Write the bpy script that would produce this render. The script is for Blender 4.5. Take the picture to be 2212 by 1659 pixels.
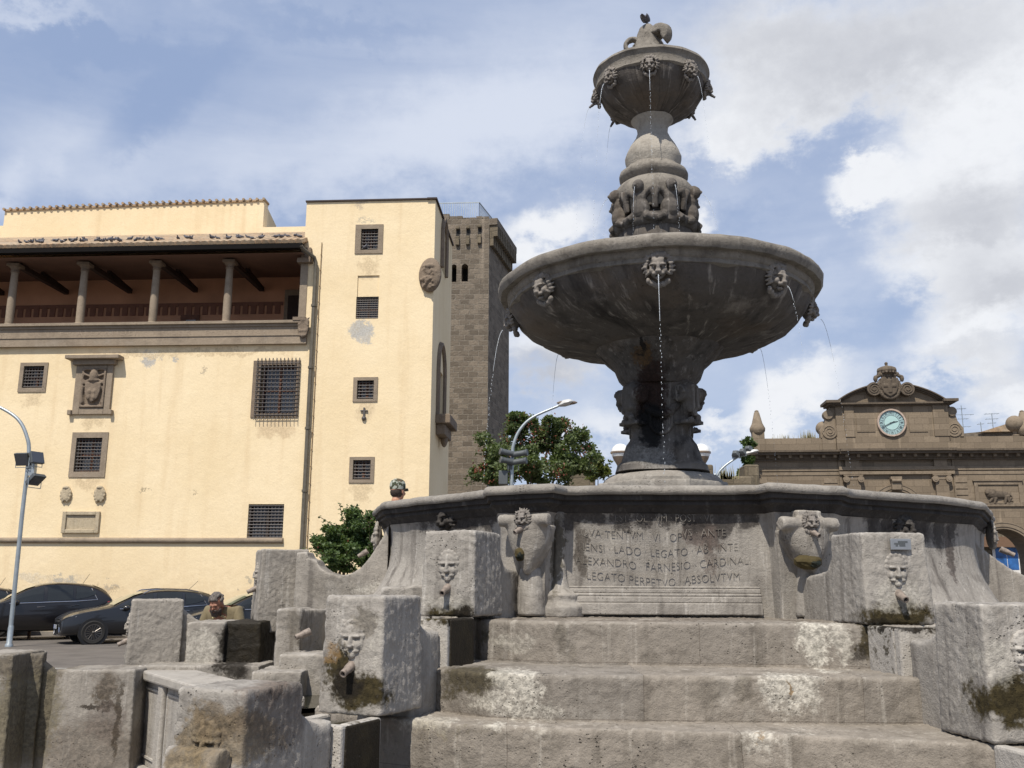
import bpy, math, random
from mathutils import Vector, Matrix, noise
R = math.radians
rnd = random.Random(7)
for o in list(bpy.data.objects): bpy.data.objects.remove(o)
scene = bpy.context.scene
col = scene.collection

# ---------------------------------------------------------------- camera
CAM = Vector((0, 0, 1.65)); PITCH = R(12.05); ROLL = R(0.26); FPX = 2040.0
_f = Vector((0, math.cos(PITCH), math.sin(PITCH)))
_u0 = Vector((0, -math.sin(PITCH), math.cos(PITCH))); _r0 = Vector((1, 0, 0))
_r = _r0*math.cos(ROLL) + _u0*math.sin(ROLL)
_u = _u0*math.cos(ROLL) - _r0*math.sin(ROLL)
cd = bpy.data.cameras.new('camera'); cam = bpy.data.objects.new('camera', cd); col.objects.link(cam)
cam.matrix_world = Matrix(((_r.x, _u.x, -_f.x, CAM.x), (_r.y, _u.y, -_f.y, CAM.y), (_r.z, _u.z, -_f.z, CAM.z), (0, 0, 0, 1)))
cd.sensor_width = 36; cd.lens = FPX/2212*36; cd.clip_end = 3000; cd.clip_start = 0.05
scene.camera = cam
scene.view_settings.view_transform = 'Standard'; scene.view_settings.look = 'None'
scene.view_settings.exposure = 0.0; scene.view_settings.gamma = 1.0

# real-world placement helpers: a sight line to a feature, cut at a chosen distance, height or plane
def ray(u, v):
    return _f + _r*((u-1106)/FPX) + _u*((829.5-v)/FPX)
def P(u, v, Y):
    d = ray(u, v); return CAM + d*(Y/d.y)
def PZ(u, v, z):
    d = ray(u, v); return CAM + d*((z-CAM.z)/d.z)

# ---------------------------------------------------------------- sun + sky
SUN_EL, SUN_AZ = 56.0, -22.0      # azimuth of the sun seen from the scene, from -Y towards -X
sx = math.cos(R(SUN_EL))*math.sin(R(SUN_AZ)); sy = -math.cos(R(SUN_EL))*math.cos(R(SUN_AZ)); sz = math.sin(R(SUN_EL))
sunv = Vector((sx, sy, sz))
sl = bpy.data.lights.new('sun', 'SUN'); sl.energy = 5.0; sl.angle = R(0.53); sl.color = (1.0, 0.93, 0.82)
so = bpy.data.objects.new('sun', sl); col.objects.link(so)
so.rotation_euler = (-sunv).to_track_quat('-Z', 'Y').to_euler(); so.location = (0, -20, 40)

class NT:
    """small node-tree writer"""
    def __init__(s, tree): s.t = tree; s.n = tree.nodes; s.l = tree.links
    def node(s, typ, **kw):
        n = s.n.new(typ)
        for k, v in kw.items(): setattr(n, k, v)
        return n
    def put(s, sock, val):
        if isinstance(val, bpy.types.NodeSocket): s.l.new(val, sock)
        else:
            if isinstance(val, (tuple, list)) and len(val) == 3 and sock.type == 'RGBA': val = (*val, 1)
            sock.default_value = val
    def math(s, op, a, b=0.0, c=None, clamp=False):
        n = s.node('ShaderNodeMath', operation=op, use_clamp=clamp); s.put(n.inputs[0], a); s.put(n.inputs[1], b)
        if c is not None: s.put(n.inputs[2], c)
        return n.outputs[0]
    def vmath(s, op, a, b=(0, 0, 0)):
        n = s.node('ShaderNodeVectorMath', operation=op); s.put(n.inputs[0], a); s.put(n.inputs[1], b)
        return n.outputs['Value'] if op in ('LENGTH', 'DOT_PRODUCT', 'DISTANCE') else n.outputs[0]
    def rng(s, v, a, b, c=0.0, d=1.0, smooth=True):
        n = s.node('ShaderNodeMapRange', interpolation_type='SMOOTHSTEP' if smooth else 'LINEAR')
        for i, x in enumerate((v, a, b, c, d)): s.put(n.inputs[i], x)
        return n.outputs[0]
    def mix(s, f, a, b, typ='MIX'):
        n = s.node('ShaderNodeMix', data_type='RGBA', blend_type=typ)
        s.put(n.inputs[0], f); s.put(n.inputs[6], a); s.put(n.inputs[7], b); return n.outputs[2]
    def noise(s, vec, scale, detail=4, rough=0.55, dist=0.0):
        n = s.node('ShaderNodeTexNoise'); s.put(n.inputs['Vector'], vec); s.put(n.inputs['Scale'], scale)
        n.inputs['Detail'].default_value = detail; n.inputs['Roughness'].default_value = rough
        n.inputs['Distortion'].default_value = dist; return n.outputs[0]
    def scale(s, vec, sc, loc=(0, 0, 0), rot=(0, 0, 0)):
        n = s.node('ShaderNodeMapping'); s.put(n.inputs['Vector'], vec); n.inputs['Scale'].default_value = sc
        n.inputs['Location'].default_value = loc; n.inputs['Rotation'].default_value = rot; return n.outputs[0]
    def sep(s, vec):
        n = s.node('ShaderNodeSeparateXYZ'); s.put(n.inputs[0], vec); return n.outputs
    def comb(s, x, y, z):
        n = s.node('ShaderNodeCombineXYZ'); s.put(n.inputs[0], x); s.put(n.inputs[1], y); s.put(n.inputs[2], z); return n.outputs[0]

def build_world():
    w = bpy.data.worlds.new('World'); scene.world = w; w.use_nodes = True
    t = NT(w.node_tree); w.node_tree.nodes.clear()
    out = t.node('ShaderNodeOutputWorld'); bg = t.node('ShaderNodeBackground')
    t.l.new(bg.outputs[0], out.inputs[0])
    sky = t.node('ShaderNodeTexSky', sky_type='NISHITA', sun_disc=False)
    sky.sun_elevation = R(SUN_EL); sky.sun_rotation = math.atan2(sunv.x, sunv.y)
    sky.air_density = 1.0; sky.dust_density = 1.2; sky.ozone_density = 1.5
    geo = t.node('ShaderNodeTexCoord'); d = geo.outputs['Generated']
    x, y, z = t.sep(d)
    az = t.math('MULTIPLY', t.math('ARCTAN2', x, y), 57.2958)
    el = t.math('MULTIPLY', t.math('ARCSINE', z), 57.2958)
    ang = t.comb(az, el, 0.0)
    warp = t.noise(t.scale(ang, (0.06, 0.09, 1)), 1.0, 5, 0.6)
    w2 = t.noise(t.scale(ang, (0.30, 0.42, 1), (7, 3, 0)), 1.0, 7, 0.62)
    fine = t.noise(t.scale(ang, (0.9, 1.2, 1), (1, 9, 0)), 1.0, 6, 0.6)
    streak = t.noise(t.scale(ang, (0.035, 0.20, 1), (2.3, 0.4, 0), (0, 0, R(16))), 1.0, 6, 0.55, 0.6)
    def azel(u, v):
        q = ray(u, v).normalized()
        return math.degrees(math.atan2(q.x, q.y)), math.degrees(math.asin(q.z))
    # the clouds that stand in the sky: (centre, semi-axes, turn, amount), all as directions
    wob = t.vmath('SCALE', t.vmath('SUBTRACT', t.comb(warp, w2, 0.0), (0.5, 0.5, 0)))
    wob.node.inputs['Scale'].default_value = 6.0
    wob2n = t.vmath('SCALE', t.vmath('SUBTRACT', t.comb(w2, fine, 0.0), (0.5, 0.5, 0)))
    wob2n.node.inputs['Scale'].default_value = 1.6
    angw = t.vmath('ADD', t.vmath('ADD', ang, wob), wob2n)
    def blob(u, v, a, b, rot, amt, soft=0.0, vec=None):
        A, E = azel(u, v); k = 1/35.6
        n = t.node('ShaderNodeMapping', vector_type='TEXTURE'); t.put(n.inputs['Vector'], vec or angw)
        n.inputs['Location'].default_value = (A, E, 0); n.inputs['Rotation'].default_value = (0, 0, R(rot))
        n.inputs['Scale'].default_value = (a*k, b*k, 1)
        ln = t.vmath('LENGTH', n.outputs[0])
        return t.rng(ln, 1.0, soft, 0.0, amt)
    def total(lst, start):
        acc = start
        for b in lst: acc = t.math('ADD', acc, blob(*b))
        return acc
    cum = total([(1900, 100, 620, 210, 5, .75), (2080, 430, 330, 260, 15, 1.0), (1850, 400, 160, 70, 25, .9), (2180, 150, 300, 200, 0, .7), (1600, 60, 300, 160, 0, .5),
                 (2150, 600, 260, 130, 0, .7), (1700, 230, 420, 150, 10, .55), (1500, 330, 260, 130, 15, .35), (2080, 740, 260, 110, 10, .8), (1700, 860, 230, 120, 20, 1.0),
                 (1300, 930, 260, 120, 0, .6), (1180, 500, 210, 110, 20, .9), (1500, 480, 90, 60, 0, .7),
                 (1200, 760, 260, 140, 0, .75), (2180, 880, 150, 160, 0, .8), (1540, 930, 60, 60, 0, .5)], 0.0)
    cum = t.math('SUBTRACT', cum, total([(1660, 480, 190, 75, 12, .95), (1560, 850, 55, 90, 60, .7), (1550, 690, 90, 45, 0, .2)], 0.0))
    cum = t.math('ADD', cum, t.math('MULTIPLY', t.math('SUBTRACT', w2, 0.5), 0.72))
    cmask = t.rng(cum, 0.08, 0.80)
    veil = total([(900, 320, 900, 150, 14, .38), (150, 330, 220, 150, 0, .25), (1150, 200, 600, 260, 20, .32), (60, 20, 260, 50, 8, .4),
                  (500, 600, 900, 100, 6, .3), (10, 400, 60, 90, 0, .35), (1700, 640, 420, 130, 5, .30), (1560, 420, 200, 90, 0, .2), (1750, 150, 500, 200, 0, .4), (600, 250, 700, 200, 15, .15)], 0.18)
    veil = t.math('SUBTRACT', veil, total([(330, 250, 330, 70, 40, .30), (260, 110, 330, 60, 10, .22), (700, 60, 420, 50, 0, .14), (820, 480, 400, 40, 5, .25)], 0.0))
    veil = t.math('ADD', veil, t.math('MULTIPLY', t.math('SUBTRACT', streak, 0.5), 0.8))
    veil = t.math('ADD', veil, t.math('MULTIPLY', t.math('SUBTRACT', w2, 0.5), 0.25))
    vmask = t.rng(veil, -0.1, 0.85, 0.0, 0.86)
    haze = t.rng(el, 26, 0, 0.0, 0.35)
    # grey undersides of the big clouds
    grey = total([(1900, 120, 560, 190, 6, .8), (1650, 60, 300, 120, 0, .4), (2100, 470, 260, 120, 0, .8), (2180, 610, 240, 90, 0, .8), (1180, 800, 260, 90, 0, .95), (2100, 760, 180, 45, 0, .45), (2170, 820, 150, 60, 0, .4),
                  (1500, 60, 260, 120, 0, .3), (1400, 620, 300, 90, 0, .4)], 0.0)
    grey = t.math('ADD', grey, t.math('MULTIPLY', t.math('SUBTRACT', fine, 0.5), 0.35), clamp=True)
    white = t.mix(t.math('MULTIPLY', grey, 0.85, clamp=True), (0.88, 0.90, 0.94), (0.47, 0.49, 0.55))
    skyc = t.mix(1.0, sky.outputs[0], (0.085, 0.085, 0.085), 'MULTIPLY')
    skyc = t.mix(0.72, skyc, (0.39, 0.50, 0.75))
    c = t.mix(haze, skyc, (0.62, 0.72, 0.88))
    c = t.mix(vmask, c, (0.74, 0.79, 0.90))
    c = t.mix(cmask, c, white)
    # below the horizon and well behind the clouds: plain haze
    below = t.rng(el, 0, -4)
    c = t.mix(below, c, (0.30, 0.29, 0.27))
    t.put(bg.inputs[0], c); bg.inputs[1].default_value = 1.0
build_world()

# ---------------------------------------------------------------- materials
MATS = {}
def new_mat(name):
    m = bpy.data.materials.new(name); m.use_nodes = True
    b = m.node_tree.nodes['Principled BSDF']; MATS[name] = m
    return m, NT(m.node_tree), b
def plain(name, colr, rough=0.6, metal=0.0, spec=0.5, vary=0.12, vs=6.0, bump=0.0, bs=40.0, coat=0.0):
    m, t, b = new_mat(name)
    tc = t.node('ShaderNodeTexCoord').outputs['Object']
    n = t.noise(tc, vs, 5)
    f = t.rng(n, 0.3, 0.7, 1-vary, 1+vary, False)
    c = t.vmath('SCALE', (colr[0], colr[1], colr[2])); t.put(c.node.inputs['Scale'], f)
    t.put(b.inputs['Base Color'], c); b.inputs['Roughness'].default_value = rough
    b.inputs['Metallic'].default_value = metal; b.inputs['Specular IOR Level'].default_value = spec
    b.inputs['Coat Weight'].default_value = coat; b.inputs['Coat Roughness'].default_value = 0.05
    if bump:
        bn = t.node('ShaderNodeBump'); bn.inputs['Distance'].default_value = bump; bn.inputs['Strength'].default_value = 0.8
        t.put(bn.inputs['Height'], t.noise(tc, bs, 4)); t.put(b.inputs['Normal'], bn.outputs[0])
    return m
def stone(name, base, dark, light, stain=0.5, pits=0.5, streak=0.5, bump=0.012, spots=(), rough=0.9, sc=1.0, brown=0.0, radial=None, joints=0.0, edge=0.0):
    """weathered volcanic stone. spots = (centre, radii, colour, amount): wet, mossy, limey or crusted places, and painted shade under the basin rim"""
    m, t, b = new_mat(name)
    pos = t.node('ShaderNodeNewGeometry').outputs['Position']
    big = t.noise(pos, 1.3*sc, 6, 0.6); mid = t.noise(pos, 6*sc, 6, 0.65); fin = t.noise(pos, 38*sc, 5, 0.7)
    sp = pos
    if radial is not None:      # run-off marks follow the bowl's curve, so they are laid out by angle round its axis
        rx, ry, rz_ = t.sep(t.vmath('SUBTRACT', pos, (radial[0], radial[1], 0)))
        an = t.math('ARCTAN2', ry, rx); rl = t.math('SQRT', t.math('ADD', t.math('MULTIPLY', rx, rx), t.math('MULTIPLY', ry, ry)))
        sp = t.comb(t.math('MULTIPLY', t.math('ADD', an, t.math('MULTIPLY', rl, 0.25)), 0.9), t.math('MULTIPLY', rl, 0.22), t.math('MULTIPLY', rz_, 1.0))
    stv = t.scale(sp, (7*sc, 7*sc, 0.55*sc)); st = t.noise(stv, 1.0, 6, 0.65); st2 = t.noise(t.scale(sp, (19*sc, 19*sc, 1.0*sc), (3, 1, 4)), 1.0, 5, 0.65)
    c = t.mix(t.rng(big, 0.32, 0.68), base, tuple(x*0.8 for x in base))
    c = t.mix(t.math('MULTIPLY', t.rng(mid, 0.47, 0.70), stain), c, dark)
    c = t.mix(t.math('MULTIPLY', t.rng(st, 0.50, 0.70), streak), c, dark)
    c = t.mix(t.math('MULTIPLY', t.rng(st2, 0.56, 0.70), streak*0.75), c, light)
    c = t.mix(t.math('MULTIPLY', t.rng(t.noise(pos, 2.6*sc, 6, 0.7), 0.56, 0.70), 0.5), c, light)
    if brown: c = t.mix(t.math('MULTIPLY', t.rng(t.noise(t.vmath('ADD', pos, (5, 5, 5)), 1.8*sc, 5), 0.48, 0.66), brown), c, (0.19, 0.135, 0.085))
    c = t.mix(t.rng(fin, 0.3, 0.7, 0.0, 0.34), c, tuple(x*0.5 for x in base))
    if edge:                    # worn, paler arrises
        pt = t.node('ShaderNodeNewGeometry').outputs['Pointiness']
        c = t.mix(t.math('MULTIPLY', t.rng(t.math('ADD', pt, t.math('MULTIPLY', t.math('SUBTRACT', mid, 0.5), 0.10)), 0.52, 0.60), edge), c, light)
    if joints:
        jb = t.node('ShaderNodeTexBrick', offset=0.37); px_, py_, pz_ = t.sep(pos)
        t.put(jb.inputs['Vector'], t.comb(t.math('ADD', px_, t.math('MULTIPLY', t.noise(pos, 3.0, 3), 0.03)), t.math('SUBTRACT', pz_, 0.105), 0.0)); jb.inputs['Scale'].default_value = 1
        jb.inputs['Brick Width'].default_value = joints; jb.inputs['Row Height'].default_value = 0.225; jb.inputs['Mortar Size'].default_value = 0.0024; jb.inputs['Mortar Smooth'].default_value = 0.6
        jb.inputs['Color1'].default_value = (1.07, 1.06, 1.05, 1); jb.inputs['Color2'].default_value = (0.91, 0.92, 0.94, 1); jb.inputs['Mortar'].default_value = (0.62, 0.59, 0.57, 1)
        c = t.mix(0.9, c, jb.outputs['Color'], 'MULTIPLY')
    vor = t.node('ShaderNodeTexVoronoi'); t.put(vor.inputs['Vector'], t.vmath('ADD', pos, t.vmath('SCALE', pos))); vor.inputs['Scale'].default_value = 26*sc
    vd = vor.outputs['Distance']
    sel = t.math('MULTIPLY', t.rng(t.noise(pos, 11*sc, 3), 0.48, 0.66), t.rng(t.noise(pos, 1.9*sc, 4), 0.46, 0.62))
    pit = t.math('MULTIPLY', t.rng(t.math('ADD', vd, t.math('MULTIPLY', t.math('SUBTRACT', fin, 0.5), 0.35)), 0.30, 0.10), sel)
    c = t.mix(t.math('MULTIPLY', pit, pits), c, tuple(x*0.28 for x in dark))
    warped = t.vmath('ADD', pos, t.vmath('SCALE', t.vmath('SUBTRACT', t.comb(t.noise(pos, 5, 5, 0.7), t.noise(t.vmath('ADD', pos, (9, 2, 4)), 5, 5, 0.7), t.noise(t.vmath('ADD', pos, (1, 7, 5)), 3, 5, 0.7)), (0.5, 0.5, 0.5))))
    warped.node.inputs[1].links[0].from_node.inputs['Scale'].default_value = 0.24
    w3 = t.vmath('SCALE', t.vmath('SUBTRACT', t.comb(t.noise(pos, 22, 4, 0.7), t.noise(t.vmath('ADD', pos, (3, 2, 4)), 22, 4, 0.7), t.noise(t.vmath('ADD', pos, (1, 7, 2)), 16, 4, 0.7)), (0.5, 0.5, 0.5))); w3.node.inputs['Scale'].default_value = 0.10
    warped = t.vmath('ADD', warped, w3)
    rgh = rough
    for (cen, rad, colr, amt) in spots:
        k = t.vmath('DIVIDE', t.vmath('SUBTRACT', warped, tuple(cen)), tuple(rad))
        ms = t.rng(t.math('ADD', t.vmath('LENGTH', k), t.math('MULTIPLY', t.math('SUBTRACT', fin, 0.5), 0.9)), 1.18, 0.72, 0.0, amt)
        c = t.mix(ms, c, t.mix(t.rng(fin, 0.35, 0.65), colr, tuple(x*0.45 for x in colr)))
    t.put(b.inputs['Base Color'], c); b.inputs['Roughness'].default_value = rgh; b.inputs['Specular IOR Level'].default_value = 0.25
    h = t.math('ADD', t.math('MULTIPLY', mid, 0.9), t.math('MULTIPLY', fin, 0.55)); h = t.math('SUBTRACT', h, t.math('MULTIPLY', pit, 0.9))
    h = t.math('ADD', h, t.math('MULTIPLY', t.noise(pos, 110*sc, 3, 0.6), 0.25))
    bn = t.node('ShaderNodeBump'); bn.inputs['Distance'].default_value = bump; bn.inputs['Strength'].default_value = 1.0
    t.put(bn.inputs['Height'], h); t.put(b.inputs['Normal'], bn.outputs[0])
    return m

# ---------------------------------------------------------------- mesh building
class MB:
    def __init__(s): s.v = []; s.f = []; s.m = []; s.cur = 0
    def add(s, vs, fs):
        o = len(s.v); s.v += [tuple(x) for x in vs]; s.f += [tuple(i+o for i in f) for f in fs]; s.m += [s.cur]*len(fs); return s
    def hexa(s, p):           # 8 points: bottom ring then top ring (counter-clockwise from above)
        return s.add(p, [(3, 2, 1, 0), (4, 5, 6, 7), (0, 1, 5, 4), (1, 2, 6, 5), (2, 3, 7, 6), (3, 0, 4, 7)])
    def box(s, c, sz, rz=0.0, ax=None):
        X, Yv, Z = ax or (Vector((math.cos(rz), math.sin(rz), 0)), Vector((-math.sin(rz), math.cos(rz), 0)), Vector((0, 0, 1)))
        c = Vector(c); a, b, d = sz[0]/2, sz[1]/2, sz[2]/2
        return s.hexa([c+X*i*a+Yv*j*b+Z*k*d for k in (-1, 1) for i, j in ((-1, -1), (1, -1), (1, 1), (-1, 1))])
    def prism(s, poly, d):    # poly: list of 3D points (planar), d: vector of extrusion
        n = len(poly); d = Vector(d); a = [Vector(p) for p in poly]; b = [p+d for p in a]
        nrm = Vector((0, 0, 0))
        for i in range(n): nrm += a[i].cross(a[(i+1) % n])
        if nrm.dot(d) > 0: a.reverse(); b.reverse()
        return s.add(a+b, [tuple(range(n)), tuple(reversed(range(n, 2*n)))] + [(i, i+n, (i+1) % n+n, (i+1) % n) for i in range(n)])
    def loft(s, rings, closed=True, caps=True):
        n = len(rings[0]); fs = []
        for k in range(len(rings)-1):
            for i in range(n if closed else n-1):
                j = (i+1) % n; fs.append((k*n+i, k*n+j, (k+1)*n+j, (k+1)*n+i))
        if caps: fs += [tuple(reversed(range(n))), tuple(range((len(rings)-1)*n, len(rings)*n))]
        return s.add([p for r in rings for p in r], fs)
    def tube(s, pts, r, n=8, caps=True):
        pts = [Vector(p) for p in pts]; rings = []; up = None
        for i, p in enumerate(pts):
            t = (pts[min(i+1, len(pts)-1)]-pts[max(i-1, 0)]).normalized()
            if up is None: up = t.orthogonal().normalized()
            up = (up - t*up.dot(t)).normalized(); b = t.cross(up)
            rr = r[i] if isinstance(r, (list, tuple)) else r
            rings.append([p+(up*math.cos(a)+b*math.sin(a))*rr for a in [2*math.pi*k/n for k in range(n)]])
        return s.loft(rings, True, caps)
    def lathe(s, prof, c=(0, 0, 0), n=48, mod=None, caps=True):
        c = Vector(c); rings = []
        for (r, z) in prof:
            ring = []
            for k in range(n):
                a = 2*math.pi*k/n; rr = r*(mod(a, z, r) if mod else 1)
                ring.append(c+Vector((rr*math.cos(a), rr*math.sin(a), z)))
            rings.append(ring)
        if prof[0][1] > prof[-1][1]: rings.reverse()
        return s.loft(rings, True, caps)
    def ell(s, c, r, n=10, mat=None, noisef=0.0):
        c = Vector(c); r = (r, r, r) if isinstance(r, (int, float)) else r; m = max(4, n//2+1); vs = []; fs = []
        mt = mat or Matrix.Identity(3)
        for i in range(1, m):
            th = math.pi*i/m
            for k in range(n):
                a = 2*math.pi*k/n; q = Vector((math.sin(th)*math.cos(a), math.sin(th)*math.sin(a), -math.cos(th)))
                if noisef: q *= 1+noisef*noise.noise(q*2.1+c*3)
                vs.append(c+mt @ Vector((q.x*r[0], q.y*r[1], q.z*r[2])))
        b = len(vs); vs.append(c+mt @ Vector((0, 0, -r[2]))); vs.append(c+mt @ Vector((0, 0, r[2])))
        for i in range(m-2):
            for k in range(n): fs.append((i*n+k, i*n+(k+1) % n, (i+1)*n+(k+1) % n, (i+1)*n+k))
        for k in range(n): fs.append((b, (k+1) % n, k)); fs.append((b+1, (m-2)*n+k, (m-2)*n+(k+1) % n))
        return s.add(vs, fs)
    def build(s, name, mat, parent=None, loc=None, smooth=False, bevel=0, voxel=0, disp=0, dscale=0.3, angle=40, label=None, subdiv=0, bake=True):
        """vertices are world coordinates; the object's origin goes to loc (or its parent's place)"""
        me = bpy.data.meshes.new(name)
        o = bpy.data.objects.new(name, me); col.objects.link(o)
        base = Vector((0, 0, 0))
        if loc is not None: base = Vector(loc)
        elif parent is not None: base = wloc(parent)
        elif s.v:
            xs = [p[0] for p in s.v]; ys = [p[1] for p in s.v]; zs = [p[2] for p in s.v]
            base = Vector(((min(xs)+max(xs))/2, (min(ys)+max(ys))/2, min(zs)))
        me.from_pydata([(p[0]-base.x, p[1]-base.y, p[2]-base.z) for p in s.v], [], s.f); me.validate()
        for mm in (mat if isinstance(mat, (list, tuple)) else [mat]): me.materials.append(MATS[mm] if isinstance(mm, str) else mm)
        if isinstance(mat, (list, tuple)):
            for i, p in enumerate(me.polygons):
                if i < len(s.m): p.material_index = s.m[i]
        if parent is not None:
            o.parent = parent; o.location = base - wloc(parent)
        else: o.location = base
        WL[o.name] = base
        if bevel:
            md = o.modifiers.new('b', 'BEVEL'); md.width = bevel; md.segments = 2; md.limit_method = 'ANGLE'; md.angle_limit = R(30)
        if voxel:
            md = o.modifiers.new('r', 'REMESH'); md.mode = 'VOXEL'; md.voxel_size = voxel; md.use_smooth_shade = True
            if voxel and smooth: 
                md = o.modifiers.new('s', 'SMOOTH'); md.iterations = 3 if smooth is True else smooth
        if subdiv: md = o.modifiers.new('ss', 'SUBSURF'); md.levels = subdiv; md.render_levels = subdiv
        if disp:
            for k, (sc_, st_) in enumerate(((dscale, disp*0.55), (dscale*0.20, disp*0.55))):
                tex = bpy.data.textures.new('d', 'CLOUDS'); tex.noise_scale = sc_; tex.noise_depth = 4; tex.noise_type = 'HARD_NOISE' if k else 'SOFT_NOISE'
                md = o.modifiers.new('d', 'DISPLACE'); md.texture = tex; md.texture_coords = 'GLOBAL'; md.strength = st_; md.mid_level = 0.5
        if smooth or voxel:
            me.shade_smooth()
            if not voxel and angle < 180:
                try: me.set_sharp_from_angle(angle=R(angle))
                except Exception: pass
        if label: o['label'] = label
        return o
WL = {}
def wloc(o): return WL[o.name]
def empty(name, loc, label=None, cat=None, group=None):
    o = bpy.data.objects.new(name, None); col.objects.link(o); o.location = loc; WL[o.name] = Vector(loc); o.empty_display_size = 0.2
    tag(o, label, cat, group); return o
def tag(o, label=None, cat=None, group=None, kind=None):
    if label: o['label'] = label
    if cat: o['category'] = cat
    if group: o['group'] = group
    if kind: o['kind'] = kind
    return o
def freeze(o):
    """bake the modifiers of o into plain mesh data so copies can share it"""
    dg = bpy.context.evaluated_depsgraph_get(); dg.update()
    me = bpy.data.meshes.new_from_object(o.evaluated_get(dg)); mats = [m for m in o.data.materials]
    o.modifiers.clear(); o.data = me
    return o
def copy_tree(o, parent=None):
    c = o.copy(); col.objects.link(c); c.parent = parent
    if o.name in WL: WL[c.name] = WL[o.name]
    for ch in list(o.children): copy_tree(ch, c)
    return c
def text_mesh(body, size, ext, name, mat, M, parent, align='CENTER', space=1.0, label=None, thin=0.0):
    """lettering as solid mesh, laid by matrix M (4x4, world)"""
    cu = bpy.data.curves.new(name, 'FONT'); cu.body = body; cu.size = size; cu.extrude = ext; cu.align_x = align; cu.align_y = 'CENTER'
    cu.space_character = space; cu.resolution_u = 3; cu.offset = -size*thin
    tmp = bpy.data.objects.new('tmp', cu); col.objects.link(tmp); bpy.context.view_layer.update()
    me = bpy.data.meshes.new_from_object(tmp); bpy.data.objects.remove(tmp)
    mb = MB(); mb.add([M @ v.co for v in me.vertices], [tuple(p.vertices) for p in me.polygons])
    return mb.build(name, mat, parent, label=label)

plain('asphalt', (0.115, 0.102, 0.090), 0.92, vary=0.25, vs=1.5, bump=0.004, bs=90)
plain('pavestone', (0.22, 0.20, 0.175), 0.9, vary=0.2, vs=2.5, bump=0.004, bs=30)
plain('black', (0.006, 0.006, 0.007), 0.7)
plain('dark_room', (0.012, 0.011, 0.010), 0.8)
plain('iron', (0.10, 0.09, 0.085), 0.6, 0.3)
plain('galv', (0.36, 0.40, 0.42), 0.45, 0.55)
plain('lamp_white', (0.55, 0.55, 0.53), 0.4)
plain('flood_grey', (0.10, 0.11, 0.115), 0.5, 0.3)
plain('globe', (0.80, 0.80, 0.78), 0.25, vary=0.03)
plain('globe_dark', (0.20, 0.15, 0.11), 0.35)
plain('glass_dark', (0.055, 0.060, 0.072), 0.12, spec=0.8, vary=0.3, vs=0.6)
plain('wood_brown', (0.13, 0.052, 0.026), 0.6, vary=0.3)
plain('wood_dark', (0.035, 0.020, 0.014), 0.75, vary=0.3)
plain('copper_pipe', (0.13, 0.115, 0.088), 0.55, 0.25, vary=0.2)
plain('gutter', (0.010, 0.009, 0.009), 0.9, spec=0.1)
plain('pigeon', (0.10, 0.10, 0.115), 0.7, vary=0.5, vs=30)
plain('white', (0.72, 0.70, 0.66), 0.7)
plain('spout', (0.22, 0.18, 0.15), 0.6, 0.0, vary=0.4, vs=40, bump=0.003, bs=80)
plain('metal_plate', (0.30, 0.315, 0.33), 0.4, 0.5, vary=0.08, vs=20)
# ================================================================ ground
g = MB(); g.add([(-400, -60, 0), (400, -60, 0), (400, 900, 0), (-400, 900, 0)], [(0, 1, 2, 3)])
tag(g.build('ground', 'asphalt', loc=(0, 0, 0)), kind='structure')
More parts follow.
